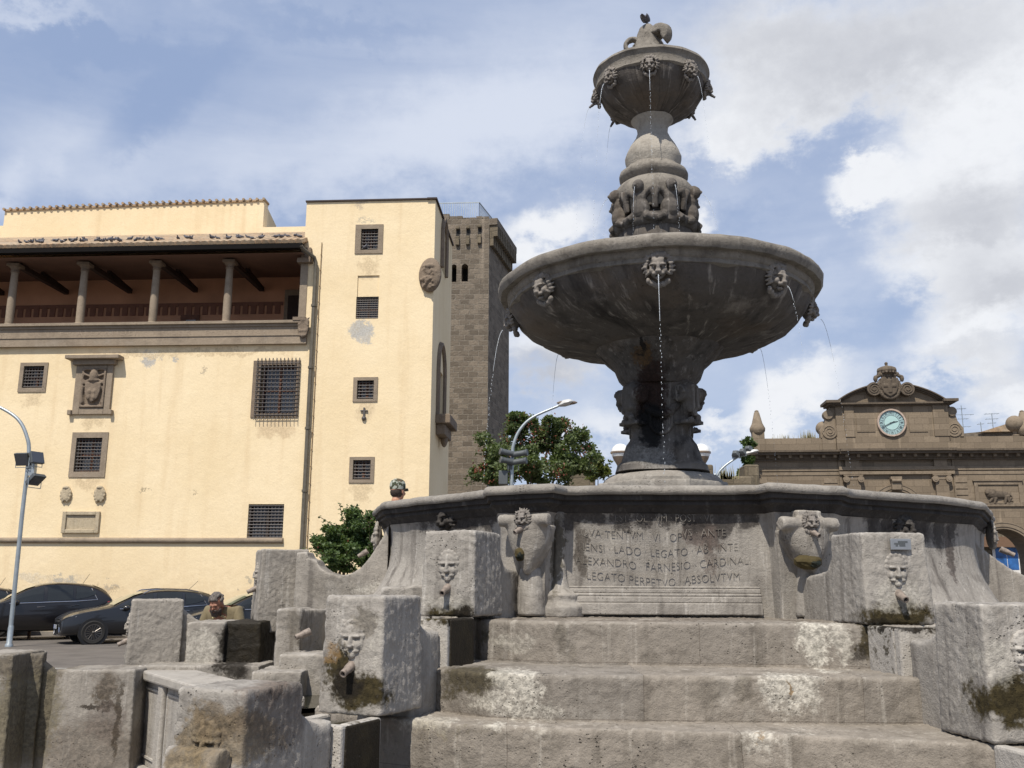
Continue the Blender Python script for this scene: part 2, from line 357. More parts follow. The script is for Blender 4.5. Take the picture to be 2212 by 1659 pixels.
# ================================================================ plaster, masonry
def plaster():
    m, t, b = new_mat('plaster')
    pos = t.node('ShaderNodeNewGeometry').outputs['Position']
    n = t.noise(pos, 0.35, 6, 0.6); n2 = t.noise(pos, 2.2, 6, 0.65); f = t.noise(pos, 16, 5, 0.65)
    c = t.mix(t.rng(n, 0.3, 0.7), (0.85, 0.705, 0.475), (0.785, 0.635, 0.405))
    c = t.mix(t.rng(n2, 0.45, 0.75, 0, 0.35), c, (0.86, 0.715, 0.48))
    c = t.mix(t.rng(t.noise(t.scale(pos, (2.2, 2.2, 0.18)), 1.0, 5), 0.5, 0.75, 0, 0.45), c, (0.66, 0.50, 0.30))
    x, y, z = t.sep(pos)
    low = t.rng(z, 3.2, 0.6)
    c = t.mix(t.math('MULTIPLY', low, t.rng(n2, 0.38, 0.62, 0.15, 0.75)), c, (0.70, 0.545, 0.34))
    # patches where the paint has come off: whitish, then grey render
    wp = t.vmath('ADD', pos, t.vmath('SCALE', t.vmath('SUBTRACT', t.comb(t.noise(pos, 2.5, 6, 0.75), 0.5, t.noise(t.vmath('ADD', pos, (4, 4, 4)), 2.5, 6, 0.75)), (0.5, 0.5, 0.5))))
    wp.node.inputs[1].links[0].from_node.inputs['Scale'].default_value = 1.3
    for (u, v, ru, rv, colr) in ((781, 712, 26, 18, (0.45, 0.45, 0.43)), (786, 724, 20, 22, (0.50, 0.49, 0.46)), (322, 772, 18, 20, (0.44, 0.44, 0.43)), (340, 768, 12, 6, (0.44, 0.44, 0.43)), (377, 771, 5, 8, (0.44, 0.44, 0.43)),
                                 (125, 1252, 60, 8, (0.72, 0.60, 0.42)), (60, 1246, 30, 8, (0.72, 0.62, 0.46)), (124, 1256, 13, 9, (0.45, 0.42, 0.36)), (153, 1255, 14, 6, (0.48, 0.45, 0.38)), (540, 1253, 10, 7, (0.50, 0.44, 0.33)),
                                 (520, 1275, 5, 4, (0.40, 0.34, 0.26)), (245, 1270, 14, 8, (0.48, 0.41, 0.31)), (200, 1275, 60, 5, (0.60, 0.47, 0.3)), (11, 500, 9, 4, (0.35, 0.28, 0.18)), (600, 493, 60, 5, (0.55, 0.47, 0.35)), (776, 440, 14, 8, (0.6, 0.5, 0.36)), (790, 477, 26, 4, (0.62, 0.54, 0.4)), (797, 575, 22, 26, (0.70, 0.56, 0.36)), (790, 885, 20, 20, (0.72, 0.58, 0.38)), (780, 1062, 22, 20, (0.70, 0.56, 0.36)), (190, 1045, 30, 16, (0.70, 0.55, 0.35)), (70, 862, 22, 18, (0.71, 0.57, 0.37)), (595, 925, 44, 22, (0.68, 0.53, 0.34)), (205, 912, 30, 14, (0.70, 0.56, 0.36)), (300, 765, 120, 8, (0.72, 0.58, 0.38)), (500, 760, 120, 7, (0.70, 0.56, 0.36)), (320, 1060, 12, 3, (0.40, 0.33, 0.22)), (418, 1061, 5, 2, (0.40, 0.33, 0.22)), (440, 804, 9, 3, (0.5, 0.42, 0.3))):
        q = facp(u, v); k = 33.2/FPX
        d = t.vmath('DIVIDE', t.vmath('SUBTRACT', wp, tuple(q)), (ru*k, 50.0, rv*k))
        c = t.mix(t.rng(t.math('ADD', t.vmath('LENGTH', d), t.math('MULTIPLY', t.math('SUBTRACT', f, 0.5), 1.1)), 1.25, 0.75, 0, 0.85), c, t.mix(t.rng(f, 0.4, 0.6), colr, tuple(q_*0.8 for q_ in colr)))
    c = t.mix(t.rng(f, 0.3, 0.7, 0, 0.12), c, (0.5, 0.37, 0.2))
    t.put(b.inputs['Base Color'], c); b.inputs['Roughness'].default_value = 0.95; b.inputs['Specular IOR Level'].default_value = 0.15
    bn = t.node('ShaderNodeBump'); bn.inputs['Distance'].default_value = 0.03; bn.inputs['Strength'].default_value = 0.6
    t.put(bn.inputs['Height'], t.math('ADD', n2, t.math('MULTIPLY', f, 0.4))); t.put(b.inputs['Normal'], bn.outputs[0])
def masonry(name, base, mort, bw, bh, bump=0.03, lum=0.35, axes='xz', mscale=0.02, rough=True):
    m, t, b = new_mat(name)
    pos = t.node('ShaderNodeNewGeometry').outputs['Position']
    x, y, z = t.sep(pos)
    hz = t.math('ADD', t.math('MULTIPLY', x, 1.0), t.math('MULTIPLY', y, 0.83))
    n = t.noise(pos, 1.4, 5, 0.65); n3 = t.noise(pos, 9, 5, 0.7); big = t.noise(pos, 0.22, 5, 0.6)
    wx = t.math('ADD', hz, t.math('MULTIPLY', n, 0.12 if rough else 0.0)); wz = t.math('ADD', z, t.math('MULTIPLY', n, 0.10 if rough else 0.0))
    br = t.node('ShaderNodeTexBrick', offset=0.5); t.put(br.inputs['Vector'], t.comb(wx, wz, 0.0))
    br.inputs['Scale'].default_value = 1; br.inputs['Brick Width'].default_value = bw; br.inputs['Row Height'].default_value = bh
    br.inputs['Mortar Size'].default_value = mscale; br.inputs['Mortar Smooth'].default_value = 0.3; br.inputs['Bias'].default_value = 0.0
    br.inputs['Color1'].default_value = (*base, 1); br.inputs['Color2'].default_value = (*(q*(1-lum) for q in base), 1); br.inputs['Mortar'].default_value = (*mort, 1)
    c = br.outputs['Color']
    c = t.mix(t.rng(big, 0.35, 0.65, 0, 0.35), c, tuple(q*0.7 for q in base))
    c = t.mix(t.rng(n3, 0.35, 0.7, 0, 0.45), c, tuple(q*0.5 for q in base))
    st = t.noise(t.scale(pos, (1.6, 1.6, 0.10)), 1.0, 5)
    c = t.mix(t.rng(st, 0.62, 0.72, 0, 0.35), c, tuple(min(1, q*1.7) for q in base))
    t.put(b.inputs['Base Color'], c); b.inputs['Roughness'].default_value = 0.95; b.inputs['Specular IOR Level'].default_value = 0.15
    bn = t.node('ShaderNodeBump'); bn.inputs['Distance'].default_value = bump
    h = t.math('SUBTRACT', t.math('MULTIPLY', n3, 0.8), br.outputs['Fac']); t.put(bn.inputs['Height'], h); t.put(b.inputs['Normal'], bn.outputs[0])
    return m
# ---------------------------------------------------------------- a vertical wall plane
class Plane:
    """a wall standing on the ground: origin o, running along s, facing n"""
    def __init__(s, o, sdir):
        s.o = Vector(o); s.s = Vector((sdir[0], sdir[1], 0)).normalized(); s.n = Vector((s.s.y, -s.s.x, 0)); s.z = Vector((0, 0, 1))
    def hit(s, u, v, off=0.0):
        d = ray(u, v); o = s.o + s.n*off; k = (o-CAM).dot(s.n)/d.dot(s.n); return CAM+d*k
    def sz(s, u, v, off=0.0):
        q = s.hit(u, v, off)-s.o; return q.dot(s.s), q.z
    def pt(s, a, z, n=0.0): return s.o+s.s*a+s.z*(z-s.o.z)+s.n*n
    def rect(s, u0, v0, u1, v1, off=0.0):   # picture-like corners -> (s0,z0,s1,z1) in the wall
        um, vm = (u0+u1)/2, (v0+v1)/2
        return s.sz(u0, vm, off)[0], s.sz(um, v1, off)[1], s.sz(u1, vm, off)[0], s.sz(um, v0, off)[1]
    def box(s, mb, s0, z0, s1, z1, n0, n1):
        p = [s.pt(a, z, n) for z in (z0, z1) for (a, n) in ((s0, n1), (s1, n1), (s1, n0), (s0, n0))]
        return mb.hexa(p)
    def prism(s, mb, pts, n0, n1):
        return mb.prism([s.pt(a, z, n0) for a, z in pts], s.n*(n1-n0))
def pierced(mb, pl, s0, z0, s1, z1, holes, depth, n=0.0):
    """a wall front with real openings and their reveals"""
    S = sorted({s0, s1, *[h[0] for h in holes], *[h[2] for h in holes]}); Z = sorted({z0, z1, *[h[1] for h in holes], *[h[3] for h in holes]})
    S = [x for x in S if s0 <= x <= s1]; Z = [x for x in Z if z0 <= x <= z1]
    for i in range(len(S)-1):
        for j in range(len(Z)-1):
            cs, cz = (S[i]+S[i+1])/2, (Z[j]+Z[j+1])/2
            if any(h[0] < cs < h[2] and h[1] < cz < h[3] for h in holes): continue
            mb.add([pl.pt(S[i], Z[j], n), pl.pt(S[i+1], Z[j], n), pl.pt(S[i+1], Z[j+1], n), pl.pt(S[i], Z[j+1], n)], [(0, 1, 2, 3)])
    for (a, b, c, d) in holes:
        q = [(a, b), (c, b), (c, d), (a, d)]
        for i in range(4):
            (x0, y0), (x1, y1) = q[i], q[(i+1) % 4]
            mb.add([pl.pt(x0, y0, n), pl.pt(x1, y1, n), pl.pt(x1, y1, n-depth), pl.pt(x0, y0, n-depth)], [(3, 2, 1, 0)])
FAC = Plane(P(665, 800, 33).to_3d()*1.0, (1, -0.065)); FAC.o.z = 0
def facp(u, v): return FAC.hit(u, v)
plaster()
masonry('tower_stone', (0.27, 0.225, 0.175), (0.30, 0.265, 0.22), 0.46, 0.27, 0.06, 0.55)
masonry('gate_stone', (0.275, 0.22, 0.16), (0.17, 0.135, 0.10), 1.15, 0.52, 0.012, 0.32, mscale=0.010, rough=False)
masonry('tufa', (0.21, 0.175, 0.125), (0.14, 0.12, 0.09), 0.8, 0.4, 0.05, 0.3)
stone('trim', (0.34, 0.275, 0.205), (0.14, 0.11, 0.085), (0.37, 0.32, 0.26), 0.4, 0.3, 0.3, 0.02, sc=0.35)
stone('trim_dark', (0.25, 0.195, 0.145), (0.09, 0.07, 0.055), (0.28, 0.23, 0.18), 0.5, 0.4, 0.4, 0.03, sc=0.5)
stone('marble_old', (0.56, 0.47, 0.33), (0.30, 0.24, 0.16), (0.66, 0.58, 0.45), 0.5, 0.3, 0.3, 0.02, sc=1.5)
stone('gate_trim', (0.275, 0.22, 0.16), (0.11, 0.085, 0.06), (0.36, 0.295, 0.22), 0.5, 0.3, 0.3, 0.02, sc=0.4)
stone('gate_dark', (0.15, 0.12, 0.09), (0.06, 0.05, 0.04), (0.27, 0.225, 0.17), 0.6, 0.3, 0.4, 0.02, sc=0.5)
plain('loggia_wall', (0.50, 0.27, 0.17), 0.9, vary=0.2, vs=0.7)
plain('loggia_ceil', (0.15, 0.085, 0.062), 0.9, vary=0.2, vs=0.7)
plain('frieze_paint', (0.20, 0.095, 0.065), 0.9)
plain('cable', (0.25, 0.17, 0.09), 0.7)
def tiles():
    m, t, b = new_mat('roof_tiles')
    pos = t.node('ShaderNodeNewGeometry').outputs['Position']
    n = t.noise(pos, 5, 4, 0.7); n2 = t.noise(pos, 1.0, 4)
    c = t.mix(t.rng(n, 0.4, 0.6), (0.40, 0.27, 0.16), (0.22, 0.17, 0.12)); c = t.mix(t.rng(n2, 0.4, 0.6, 0, 0.5), c, (0.42, 0.34, 0.24))
    t.put(b.inputs['Base Color'], c); b.inputs['Roughness'].default_value = 0.95
tiles()
# ================================================================ palace
palace = empty('palace', FAC.pt(-3, 0), 'yellow plastered fortress palace with an open columned loggia under a tiled roof', 'palace')
W = {}
def R_(k, *a): W[k] = FAC.rect(*a); return W[k]
R_('w1', 50.5, 791, 94.4, 838); R_('w1o', 42, 783.6, 102, 847)
R_('w3', 562, 789, 638, 893); R_('w3o', 545, 779, 646, 902)
R_('w4', 163, 946, 219, 1019); R_('w4o', 153, 934, 231, 1031)
R_('w5', 535, 1089, 612, 1164)
R_('t1', 780, 495, 817, 540); R_('t1o', 767.5, 485.5, 827.5, 548)
R_('t2', 769, 641, 817.5, 688.5); R_('t2b', 772, 595, 819, 641)
R_('t3', 771.5, 822, 807.6, 862); R_('t3o', 763, 815, 816, 868)
R_('t4', 762.6, 994, 800.6, 1036); R_('t4o', 754.5, 987, 808.5, 1043)
sL = -22.0; zp0 = FAC.sz(330, 748)[1]; zp1 = FAC.sz(330, 699)[1]          # parapet bottom / top
sLog = FAC.sz(655, 600)[0]; sTL = FAC.sz(661, 470)[0]; sTR = FAC.sz(937, 600)[0]; zTT = FAC.sz(800, 434.5)[1]
mb = MB()
pierced(mb, FAC, sL, -0.5, sTR, zp0+0.2, [W[k] for k in ('w1', 'w3', 'w4', 'w5', 't3', 't4')] , 0.35)
# upper part of the corner tower
pierced(mb, FAC, sTL, zp0+0.2, sTR, zTT, [W['t1'], W['t2'], (W['t2b'][0], W['t2'][3], W['t2b'][2], W['t2b'][3])], 0.35)
# blind upper half of the second window: filled a little behind the wall face
mb.add([FAC.pt(W['t2b'][0], W['t2'][3], -0.05), FAC.pt(W['t2b'][2], W['t2'][3], -0.05), FAC.pt(W['t2b'][2], W['t2b'][3], -0.05), FAC.pt(W['t2b'][0], W['t2b'][3], -0.05)], [(0, 1, 2, 3)])
# corner tower: left cheek above the roof, top and east side
cT = FAC.pt(sTR, 0); sideDir = (P(975, 700, 37.2)-P(939, 700, cT.y)); SIDE = Plane(cT, (sideDir.x, sideDir.y)); sideLen = 4.6
sdL = SIDE.sz(973, 750)[0]; sideLen = max(3.2, min(7, sdL))
sw1 = SIDE.rect(953.5, 512, 961, 590); sw2 = SIDE.rect(944, 800, 956, 905)
pierced(mb, SIDE, 0, -0.5, sideLen, zTT, [sw1, sw2], 0.3)
b0 = FAC.pt(sTL, 0, -sideLen); b1 = SIDE.pt(sideLen, 0)
mb.add([FAC.pt(sTL, 0), b0, b0+Vector((0, 0, zTT)), FAC.pt(sTL, zTT)], [(0, 1, 2, 3)])
mb.add([b0, b1, b1+Vector((0, 0, zTT)), b0+Vector((0, 0, zTT))], [(3, 2, 1, 0)])
mb.add([FAC.pt(sTL, zTT), FAC.pt(sTR, zTT), b1+Vector((0, 0, zTT)), b0+Vector((0, 0, zTT))], [(0, 1, 2, 3)])
# set-back upper storey behind the loggia roof
UP = Plane(FAC.pt(0, 0, -4.6), (1, -0.065))
a0 = UP.sz(8, 480)[0]; a1 = UP.sz(569, 470)[0]; zu0 = UP.sz(300, 560)[1]-1.5
ztl = UP.sz(8, 456)[1]; ztr = UP.sz(569, 434)[1]; zlow = UP.sz(610, 490)[1]; a2 = UP.sz(659, 500)[0]+0.5
q = [UP.pt(a0, zu0), UP.pt(a1, zu0), UP.pt(a1, ztr), UP.pt((a0+a1)/2-1, (ztl+ztr)/2+0.05), UP.pt(a0, ztl)]
mb.prism(q, -UP.n*0.5)
mb.prism([UP.pt(a1-0.3, zu0), UP.pt(a2, zu0), UP.pt(a2, zlow), UP.pt(a1-0.3, zlow)], -UP.n*0.496)
# gable cheek going back
bq = P(597, 489, UP.pt(a1, 0).y+3.2)
mb.prism([UP.pt(a1-0.002, zu0), UP.pt(a1-0.002, ztr-0.01), Vector((bq.x, bq.y, bq.z)), Vector((bq.x, bq.y, zu0))], Vector((-0.3, 0.0, 0)))
mb.prism([UP.pt(a0-6, zu0, -0.6), UP.pt(a0+0.3, zu0, -0.6), UP.pt(a0+0.3, UP.sz(10, 476)[1], -0.6), UP.pt(a0-6, UP.sz(10, 476)[1], -0.6)], -UP.n*0.4)
mb.build('wall', 'plaster', palace)
# coping tiles / flat roof edges
mb = MB(); SIDE.box(mb, -0.1, zTT, sideLen, zTT+0.06, -0.3, 0.07); FAC.box(mb, sTL-0.03, zTT+0.004, sTR+0.04, zTT+0.06, -0.3, 0.06)
mb.build('roof_edge', 'wood_dark', palace)
mb = MB(); n = 40
for i in range(n):
    f = i/(n-1); sA = a0+(a1-a0)*f; zt = ztl+(ztr-ztl)*f+0.05*math.sin(math.pi*f)
    mb.tube([UP.pt(sA, zt+0.05, 0.13), UP.pt(sA, zt+0.06, -0.5)], 0.060, 7)
FACt = [UP.pt(a0, ztl-0.02, 0.05), UP.pt(a1, ztr-0.02, 0.05), UP.pt(a1, ztr+0.06, 0.05), UP.pt(a0, ztl+0.06, 0.05)]
mb.prism(FACt, -UP.n*0.6); mb.build('roof', 'roof_tiles', palace, label='tile-edged top of the set-back upper storey')
# loggia roof
ze = FAC.sz(330, 531, 0.7)[1]; sR = FAC.sz(654, 520, 0.7)[0]; zb = UP.sz(330, 521)[1]+0.15
mb = MB(); nt = 88
mb.add([FAC.pt(sL, ze, 0.75), FAC.pt(sR, ze, 0.75), UP.pt(sR, zb), UP.pt(sL, zb)], [(0, 1, 2, 3)])
for i in range(nt):
    sA = sL+(sR-sL)*(i+0.5)/nt; pts = []
    for k in range(7):
        f = k/6; p0 = FAC.pt(sA, ze, 0.75); p1 = UP.pt(sA, zb); pts.append(p0.lerp(p1, f)+Vector((0, 0, 0.03+0.03*((k % 2)))))
    mb.tube(pts, 0.11, 6)
mb.build('roof', 'roof_tiles', palace, label='low tiled lean-to roof above the loggia')
mb = MB(); FAC.box(mb, sL, ze-0.20, sR+0.02, ze-0.03, 0.55, 0.78); mb.build('gutter', 'gutter', palace)
# loggia room
bk = Plane(FAC.pt(0, 0, -4.0), (1, -0.065))
zfl = zp0+0.05; zcf = ze-0.32; zcb = bk.sz(330, 603)[1]
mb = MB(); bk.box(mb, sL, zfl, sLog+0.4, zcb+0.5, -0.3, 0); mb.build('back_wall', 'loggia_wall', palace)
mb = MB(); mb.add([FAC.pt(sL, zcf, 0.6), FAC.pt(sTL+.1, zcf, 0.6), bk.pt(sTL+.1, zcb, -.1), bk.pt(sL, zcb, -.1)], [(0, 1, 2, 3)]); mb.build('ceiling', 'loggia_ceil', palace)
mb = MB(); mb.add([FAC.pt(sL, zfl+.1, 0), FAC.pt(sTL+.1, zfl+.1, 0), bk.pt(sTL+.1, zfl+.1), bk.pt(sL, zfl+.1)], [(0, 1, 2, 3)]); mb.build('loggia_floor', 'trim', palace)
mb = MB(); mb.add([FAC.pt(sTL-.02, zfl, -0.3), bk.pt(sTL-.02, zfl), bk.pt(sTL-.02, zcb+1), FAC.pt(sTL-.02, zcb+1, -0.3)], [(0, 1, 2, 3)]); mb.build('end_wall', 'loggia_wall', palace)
mb = MB(); zf1 = bk.sz(300, 657)[1]; bk.box(mb, sL, zf1-0.14, bk.sz(612, 650)[0], zf1, 0.002, 0.05)
nn = 40
for i in range(nn):
    sA = bk.sz(-80+(612+80)*i/nn, 660)[0]; bk.box(mb, sA, zf1-0.5, sA+0.22, zf1-0.14, 0.002, 0.05)
mb.build('corbel_frieze', 'frieze_paint', palace)
dr = bk.rect(623, 640, 648, 697); mb = MB(); bk.box(mb, dr[0]-.15, zfl, dr[2]+.2, dr[3]+.25, 0.003, 0.10); mb.build('door_frame', 'trim', palace)
mb = MB(); bk.box(mb, dr[0], zfl, dr[2]+0.05, dr[3], 0.10, 0.12); mb.build('door', 'wood_dark', palace)
wr = bk.rect(391, 681, 432, 699); mb = MB(); bk.box(mb, wr[0], zfl, wr[2], wr[3], 0.003, 0.06); mb.build('window', 'wood_brown', palace, label='small window low on the loggia back wall')
mb = MB(); bk.box(mb, wr[0]+.25, zfl, wr[2]-.15, wr[3]-.22, 0.06, 0.08); mb.build('pane', 'metal_plate', palace)
# columns
for ub, ut in ((21.5, 36), (173.5, 186), (330.5, 341), (489, 498.5), (-133, -115)):
    sA = FAC.sz((ub+ut)/2, 620, -0.25)[0]; c = FAC.pt(sA, 0, -0.25)
    zb0 = zp1-0.02; zt0 = ze-0.30; h = zt0-zb0
    cm = MB(); cm.lathe([(0.145, zb0+0.12), (0.15, zb0+h*0.35), (0.125, zt0-0.30)], c, 20); colo = cm.build('column', 'trim', palace, smooth=True)
    cm = MB(); cm.lathe([(0.25, zb0-0.1), (0.25, zb0+0.03), (0.22, zb0+0.05), (0.23, zb0+0.09), (0.17, zb0+0.14)], c, 20); cm.build('base', 'trim', colo, smooth=True)
    cm = MB(); cm.lathe([(0.15, zt0-0.32), (0.16, zt0-0.28), (0.135, zt0-0.24), (0.145, zt0-0.18), (0.21, zt0-0.10)], c, 20); cm.box(c+Vector((0, 0, zt0-0.05)), (0.46, 0.46, 0.10)); cm.build('capital', 'trim_dark', colo, smooth=True)
    # roof timbers above each column
    tb = MB(); e = bk.pt(sA, zcb-0.55, 0.1); tb.tube([FAC.pt(sA+0.02, zt0+0.02, -0.2), e+Vector((0, 0, 0.0))], 0.13, 4)
    tb.tube([bk.pt(sA, zcb-0.5, 0.15), FAC.pt(sA+0.0, zcf+0.05, -2.0)+Vector((0, 0, 0.25))], 0.09, 4)
    tb.build('beam', 'wood_dark', palace)
# parapet
mb = MB(); FAC.box(mb, sL, zp0, sTL+0.28, zp0+0.30, 0.0, 0.16); FAC.box(mb, sL, zp0+0.30, sTL+0.22, zp0+0.34, 0.0, 0.19); FAC.box(mb, sL, zp0+0.34, sTL+0.22, zp1-0.20, -0.3, 0.12)
FAC.box(mb, sL, zp1-0.20, sTL+0.24, zp1-0.10, -0.3, 0.17); FAC.box(mb, sL, zp1-0.10, sTL+0.26, zp1, -0.45, 0.26)
mb.build('parapet', 'trim', palace, label='stone parapet with faint carved letters')
lt = zp0+0.34+(zp1-0.20-zp0-0.34)/2
def face_matrix(pl, s_, z_, n_):
    return Matrix(((pl.s.x, 0, pl.n.x, 0), (pl.s.y, 0, pl.n.y, 0), (0, 1, 0, 0), (0, 0, 0, 1))) if False else Matrix.Translation(pl.pt(s_, z_, n_)) @ Matrix(((pl.s.x, 0, pl.n.x, 0), (pl.s.y, 0, pl.n.y, 0), (0, 1, 0, 0), (0, 0, 0, 1)))
plain('letters_faint', (0.285, 0.228, 0.17), 0.9)
s0 = FAC.sz(60, 720)[0]; s1 = FAC.sz(640, 720)[0]
text_mesh('F · ALEXANDER · F · CAR · FARNESIVS', 0.34, 0.003, 'lettering', 'letters_faint', face_matrix(FAC, (s0+s1)/2, lt, 0.122), palace, space=1.32)
# end pilaster of the loggia with its small crowned shield
pr = FAC.rect(648, 540, 664, 700, 0); mb = MB()
FAC.box(mb, pr[0], zp1, sTL+.18, ze-0.05, -0.35, 0.03); mb.build('end_pilaster', 'trim', palace)
mb = MB(); FAC.box(mb, pr[0]-.12, zp1-.02, sTL+.26, zp1+.1, -.35, .29); mb.build('moulding', 'trim_dark', palace)
mb = MB(); FAC.box(mb, pr[0]-.1, ze-0.55, sTL+.35, ze-0.38, -.35, .22); FAC.box(mb, sTL-.05, ze-.38, sTL+.30, ze+.02, -.1, .18)
mb.build('moulding', 'trim_dark', palace)
def shield_pts(w, h):  # simple heater shield outline, centred
    return [(-w, h), (0, h*1.08), (w, h), (w*.95, 0), (w*.7, -h*.6), (0, -h), (-w*.7, -h*.6), (-w*.95, 0)]
sc_ = FAC.sz(655, 712, .2); mb = MB(); FAC.prism(mb, [(sc_[0]+a, sc_[1]+b) for a, b in shield_pts(.20, .34)], .12, .27)
for k in range(6):
    mb.ell(FAC.pt(sc_[0]-.10+.10*(k % 3), sc_[1]-.05-.18*(k//3), .28), (.035, .03, .05), 6)
mb.ell(FAC.pt(sc_[0], sc_[1]+.36, .24), (.12, .07, .10), 8)
for sg in (-1, 1): mb.tube([FAC.pt(sc_[0]-.22*sg, sc_[1]+.44, .22), FAC.pt(sc_[0]+.2*sg, sc_[1]+.15, .26)], .035, 6)
mb.build('crest', 'trim_dark', palace, voxel=0.03, label='small carved shield at the end of the parapet')
# string course
zs = FAC.sz(300, 1167.5)[1]; mb = MB(); mb.tube([FAC.pt(sL, zs, 0.02), FAC.pt(FAC.sz(612, 1167)[0], zs, 0.02)], 0.10, 10); mb.build('string_course', 'trim', palace, smooth=True)
# windows
def window(key, outer=None, grid=(6, 7), pl=FAC, frame=True, wood='wood_brown', cage=0.0, mull=True, trimw='trim', recess=0.28):
    a, b, c, d = W[key] if isinstance(key, str) else key
    wb = MB(); pl.box(wb, a, b, c, d, -recess-0.10, -recess-0.04); w = wb.build('window', 'glass_dark', palace)
    fm = MB(); t_ = 0.07
    for r_ in ((a, b, a+t_, d), (c-t_, b, c, d), (a+t_, d-t_, c-t_, d), (a+t_, b, c-t_, b+t_)): pl.box(fm, *r_, -recess-0.03, -recess+0.03)
    if mull:
        m = (a+c)/2; pl.box(fm, m-.045, b+t_, m+.045, d-t_, -recess-0.03, -recess+0.035)
        zz = b+(d-b)*0.5
        pl.box(fm, a+t_, zz-.04, m-.045, zz+.04, -recess-0.03, -recess+0.02); pl.box(fm, m+.045, zz-.04, c-t_, zz+.04, -recess-0.03, -recess+0.02)
    fm.build('sash', wood, w)
    if outer:
        oa, ob, oc, od = W[outer]; om = MB()
        for r_ in ((oa, ob, a, od), (c, ob, oc, od), (a, d, c, od), (a, ob, c, b)): pl.box(om, *r_, -0.30, 0.035)
        om.build('stone_frame', trimw, w)
    gm = MB(); gx, gz = grid; o_ = cage if cage else -0.06; ea, eb, ec, ed = (a, b, c, d) if not cage else (a-.12, b-.15, c+.12, d+.12)
    for i in range(gx+1 if cage else gx):
        s_ = ea+(ec-ea)*(i/gx if cage else (i+.5)/gx); gm.tube([pl.pt(s_, eb, o_), pl.pt(s_, ed, o_)], 0.016, 5)
        if cage: gm.tube([pl.pt(s_, ed, o_), pl.pt(s_, ed+.13, o_*.6), pl.pt(s_, ed+.09, .02)], 0.016, 5); gm.tube([pl.pt(s_, eb, o_), pl.pt(s_, eb-.10, o_+.03)], 0.014, 5)
    for i in range(gz):
        z_ = eb+(ed-eb)*(i+.5)/gz
        pts = [pl.pt(ea, z_, o_+.02), pl.pt(ec, z_, o_+.02)]
        if cage: pts = [pl.pt(ea-.04, z_, .02)]+pts+[pl.pt(ec+.04, z_, .02)]
        gm.tube(pts, 0.016, 5)
    gm.build('grille', 'iron', w); return w
window('w1', 'w1o', (7, 7)); window('w3', 'w3o', (11, 14), cage=0.11, trimw='trim_dark'); window('w4', 'w4o', (8, 10)); window('w5', None, (10, 11), wood='wood_dark')
window('t1', 't1o', (6, 7)); window('t2', None, (9, 10)); window('t3', 't3o', (5, 6)); window('t4', 't4o', (5, 6))
for k, (r_, nm) in enumerate(((sw1, 0), (sw2, 1))):
    mb = MB(); SIDE.box(mb, r_[0]-.02, r_[1], r_[2]+.02, r_[3], -.32, -.24); w = mb.build('window', 'dark_room', palace, label='narrow arched window on the shaded side wall')
    mb = MB(); cx_ = (r_[0]+r_[2])/2; rr = (r_[2]-r_[0])/2+.14
    pts = [SIDE.pt(cx_+math.cos(a)*rr, r_[3]-.1+math.sin(a)*rr*1.3, .03) for a in [math.pi*i/10 for i in range(11)]]
    mb.tube([SIDE.pt(r_[2]+.14, r_[1], .03)]+pts+[SIDE.pt(r_[0]-.14, r_[1], .03)], .11, 6); mb.build('stone_frame', 'trim_dark', w)
    if nm:
        mb = MB(); SIDE.box(mb, r_[0]-.3, r_[1]-.35, r_[2]+.3, r_[1], 0, .55); SIDE.box(mb, r_[0]-.15, r_[1]-.75, r_[2]+.15, r_[1]-.35, 0, .35); mb.ell(SIDE.pt(cx_, r_[1]-.8, .2), (.15, .15, .3), 8); mb.build('sill', 'trim_dark', w, bevel=.04)
# drain pipes
mb = MB()
pp = [FAC.hit(650, 530, .75), FAC.hit(653, 536, .7), FAC.hit(681, 556, .18), FAC.hit(685, 566, .12), FAC.hit(671, 813, .12), FAC.hit(661, 960, .12), FAC.hit(649, 1190, .12), FAC.hit(645, 1262, .12)]
sA = sum(FAC.sz(u_, v_, .12)[0] for u_, v_ in ((685, 566), (671, 813), (661, 960), (649, 1190)))/4
pp = [FAC.hit(650, 530, .75), FAC.hit(653, 536, .7), FAC.pt(sA-.06, FAC.sz(681, 556, .18)[1], .18), FAC.pt(sA, FAC.sz(685, 568, .12)[1], .12)]+[FAC.pt(sA, z_, .12) for z_ in (12, 9, 6, 3, 0.1)]
mb.tube(pp, .075, 8)
for z_ in (11.5, 9.2, 7, 4.8, 2.6): mb.lathe([(.10, z_), (.10, z_+.08)], FAC.pt(sA, 0, .12), 10)
mb.build('drain_pipe', 'copper_pipe', palace, smooth=True)
mb = MB(); mb.tube([FAC.pt(sA+.16, z_+.4, .03) for z_ in (zTT-2.0, 12, 8, 4, 1)], .018, 5)
for i in range(26):
    if 1.5+.6*i < zTT-1.5: mb.ell(FAC.pt(sA+.16, 1.5+.6*i, .04), .03, 5)
mb.build('lightning_wire', 'cable', palace)
# iron cross with ball
cs, cz = FAC.sz(787, 890); mb = MB(); FAC.box(mb, cs-.03, cz-.20, cs+.03, cz+.15, 0.01, .06); FAC.box(mb, cs-.13, cz+.02, cs-.03, cz+.06, 0.01, .06); FAC.box(mb, cs+.03, cz+.02, cs+.13, cz+.06, .01, .06)
mb.ell(FAC.pt(cs, FAC.sz(787, 904)[1], .03), .085, 10); mb.build('iron_cross', 'iron', palace)
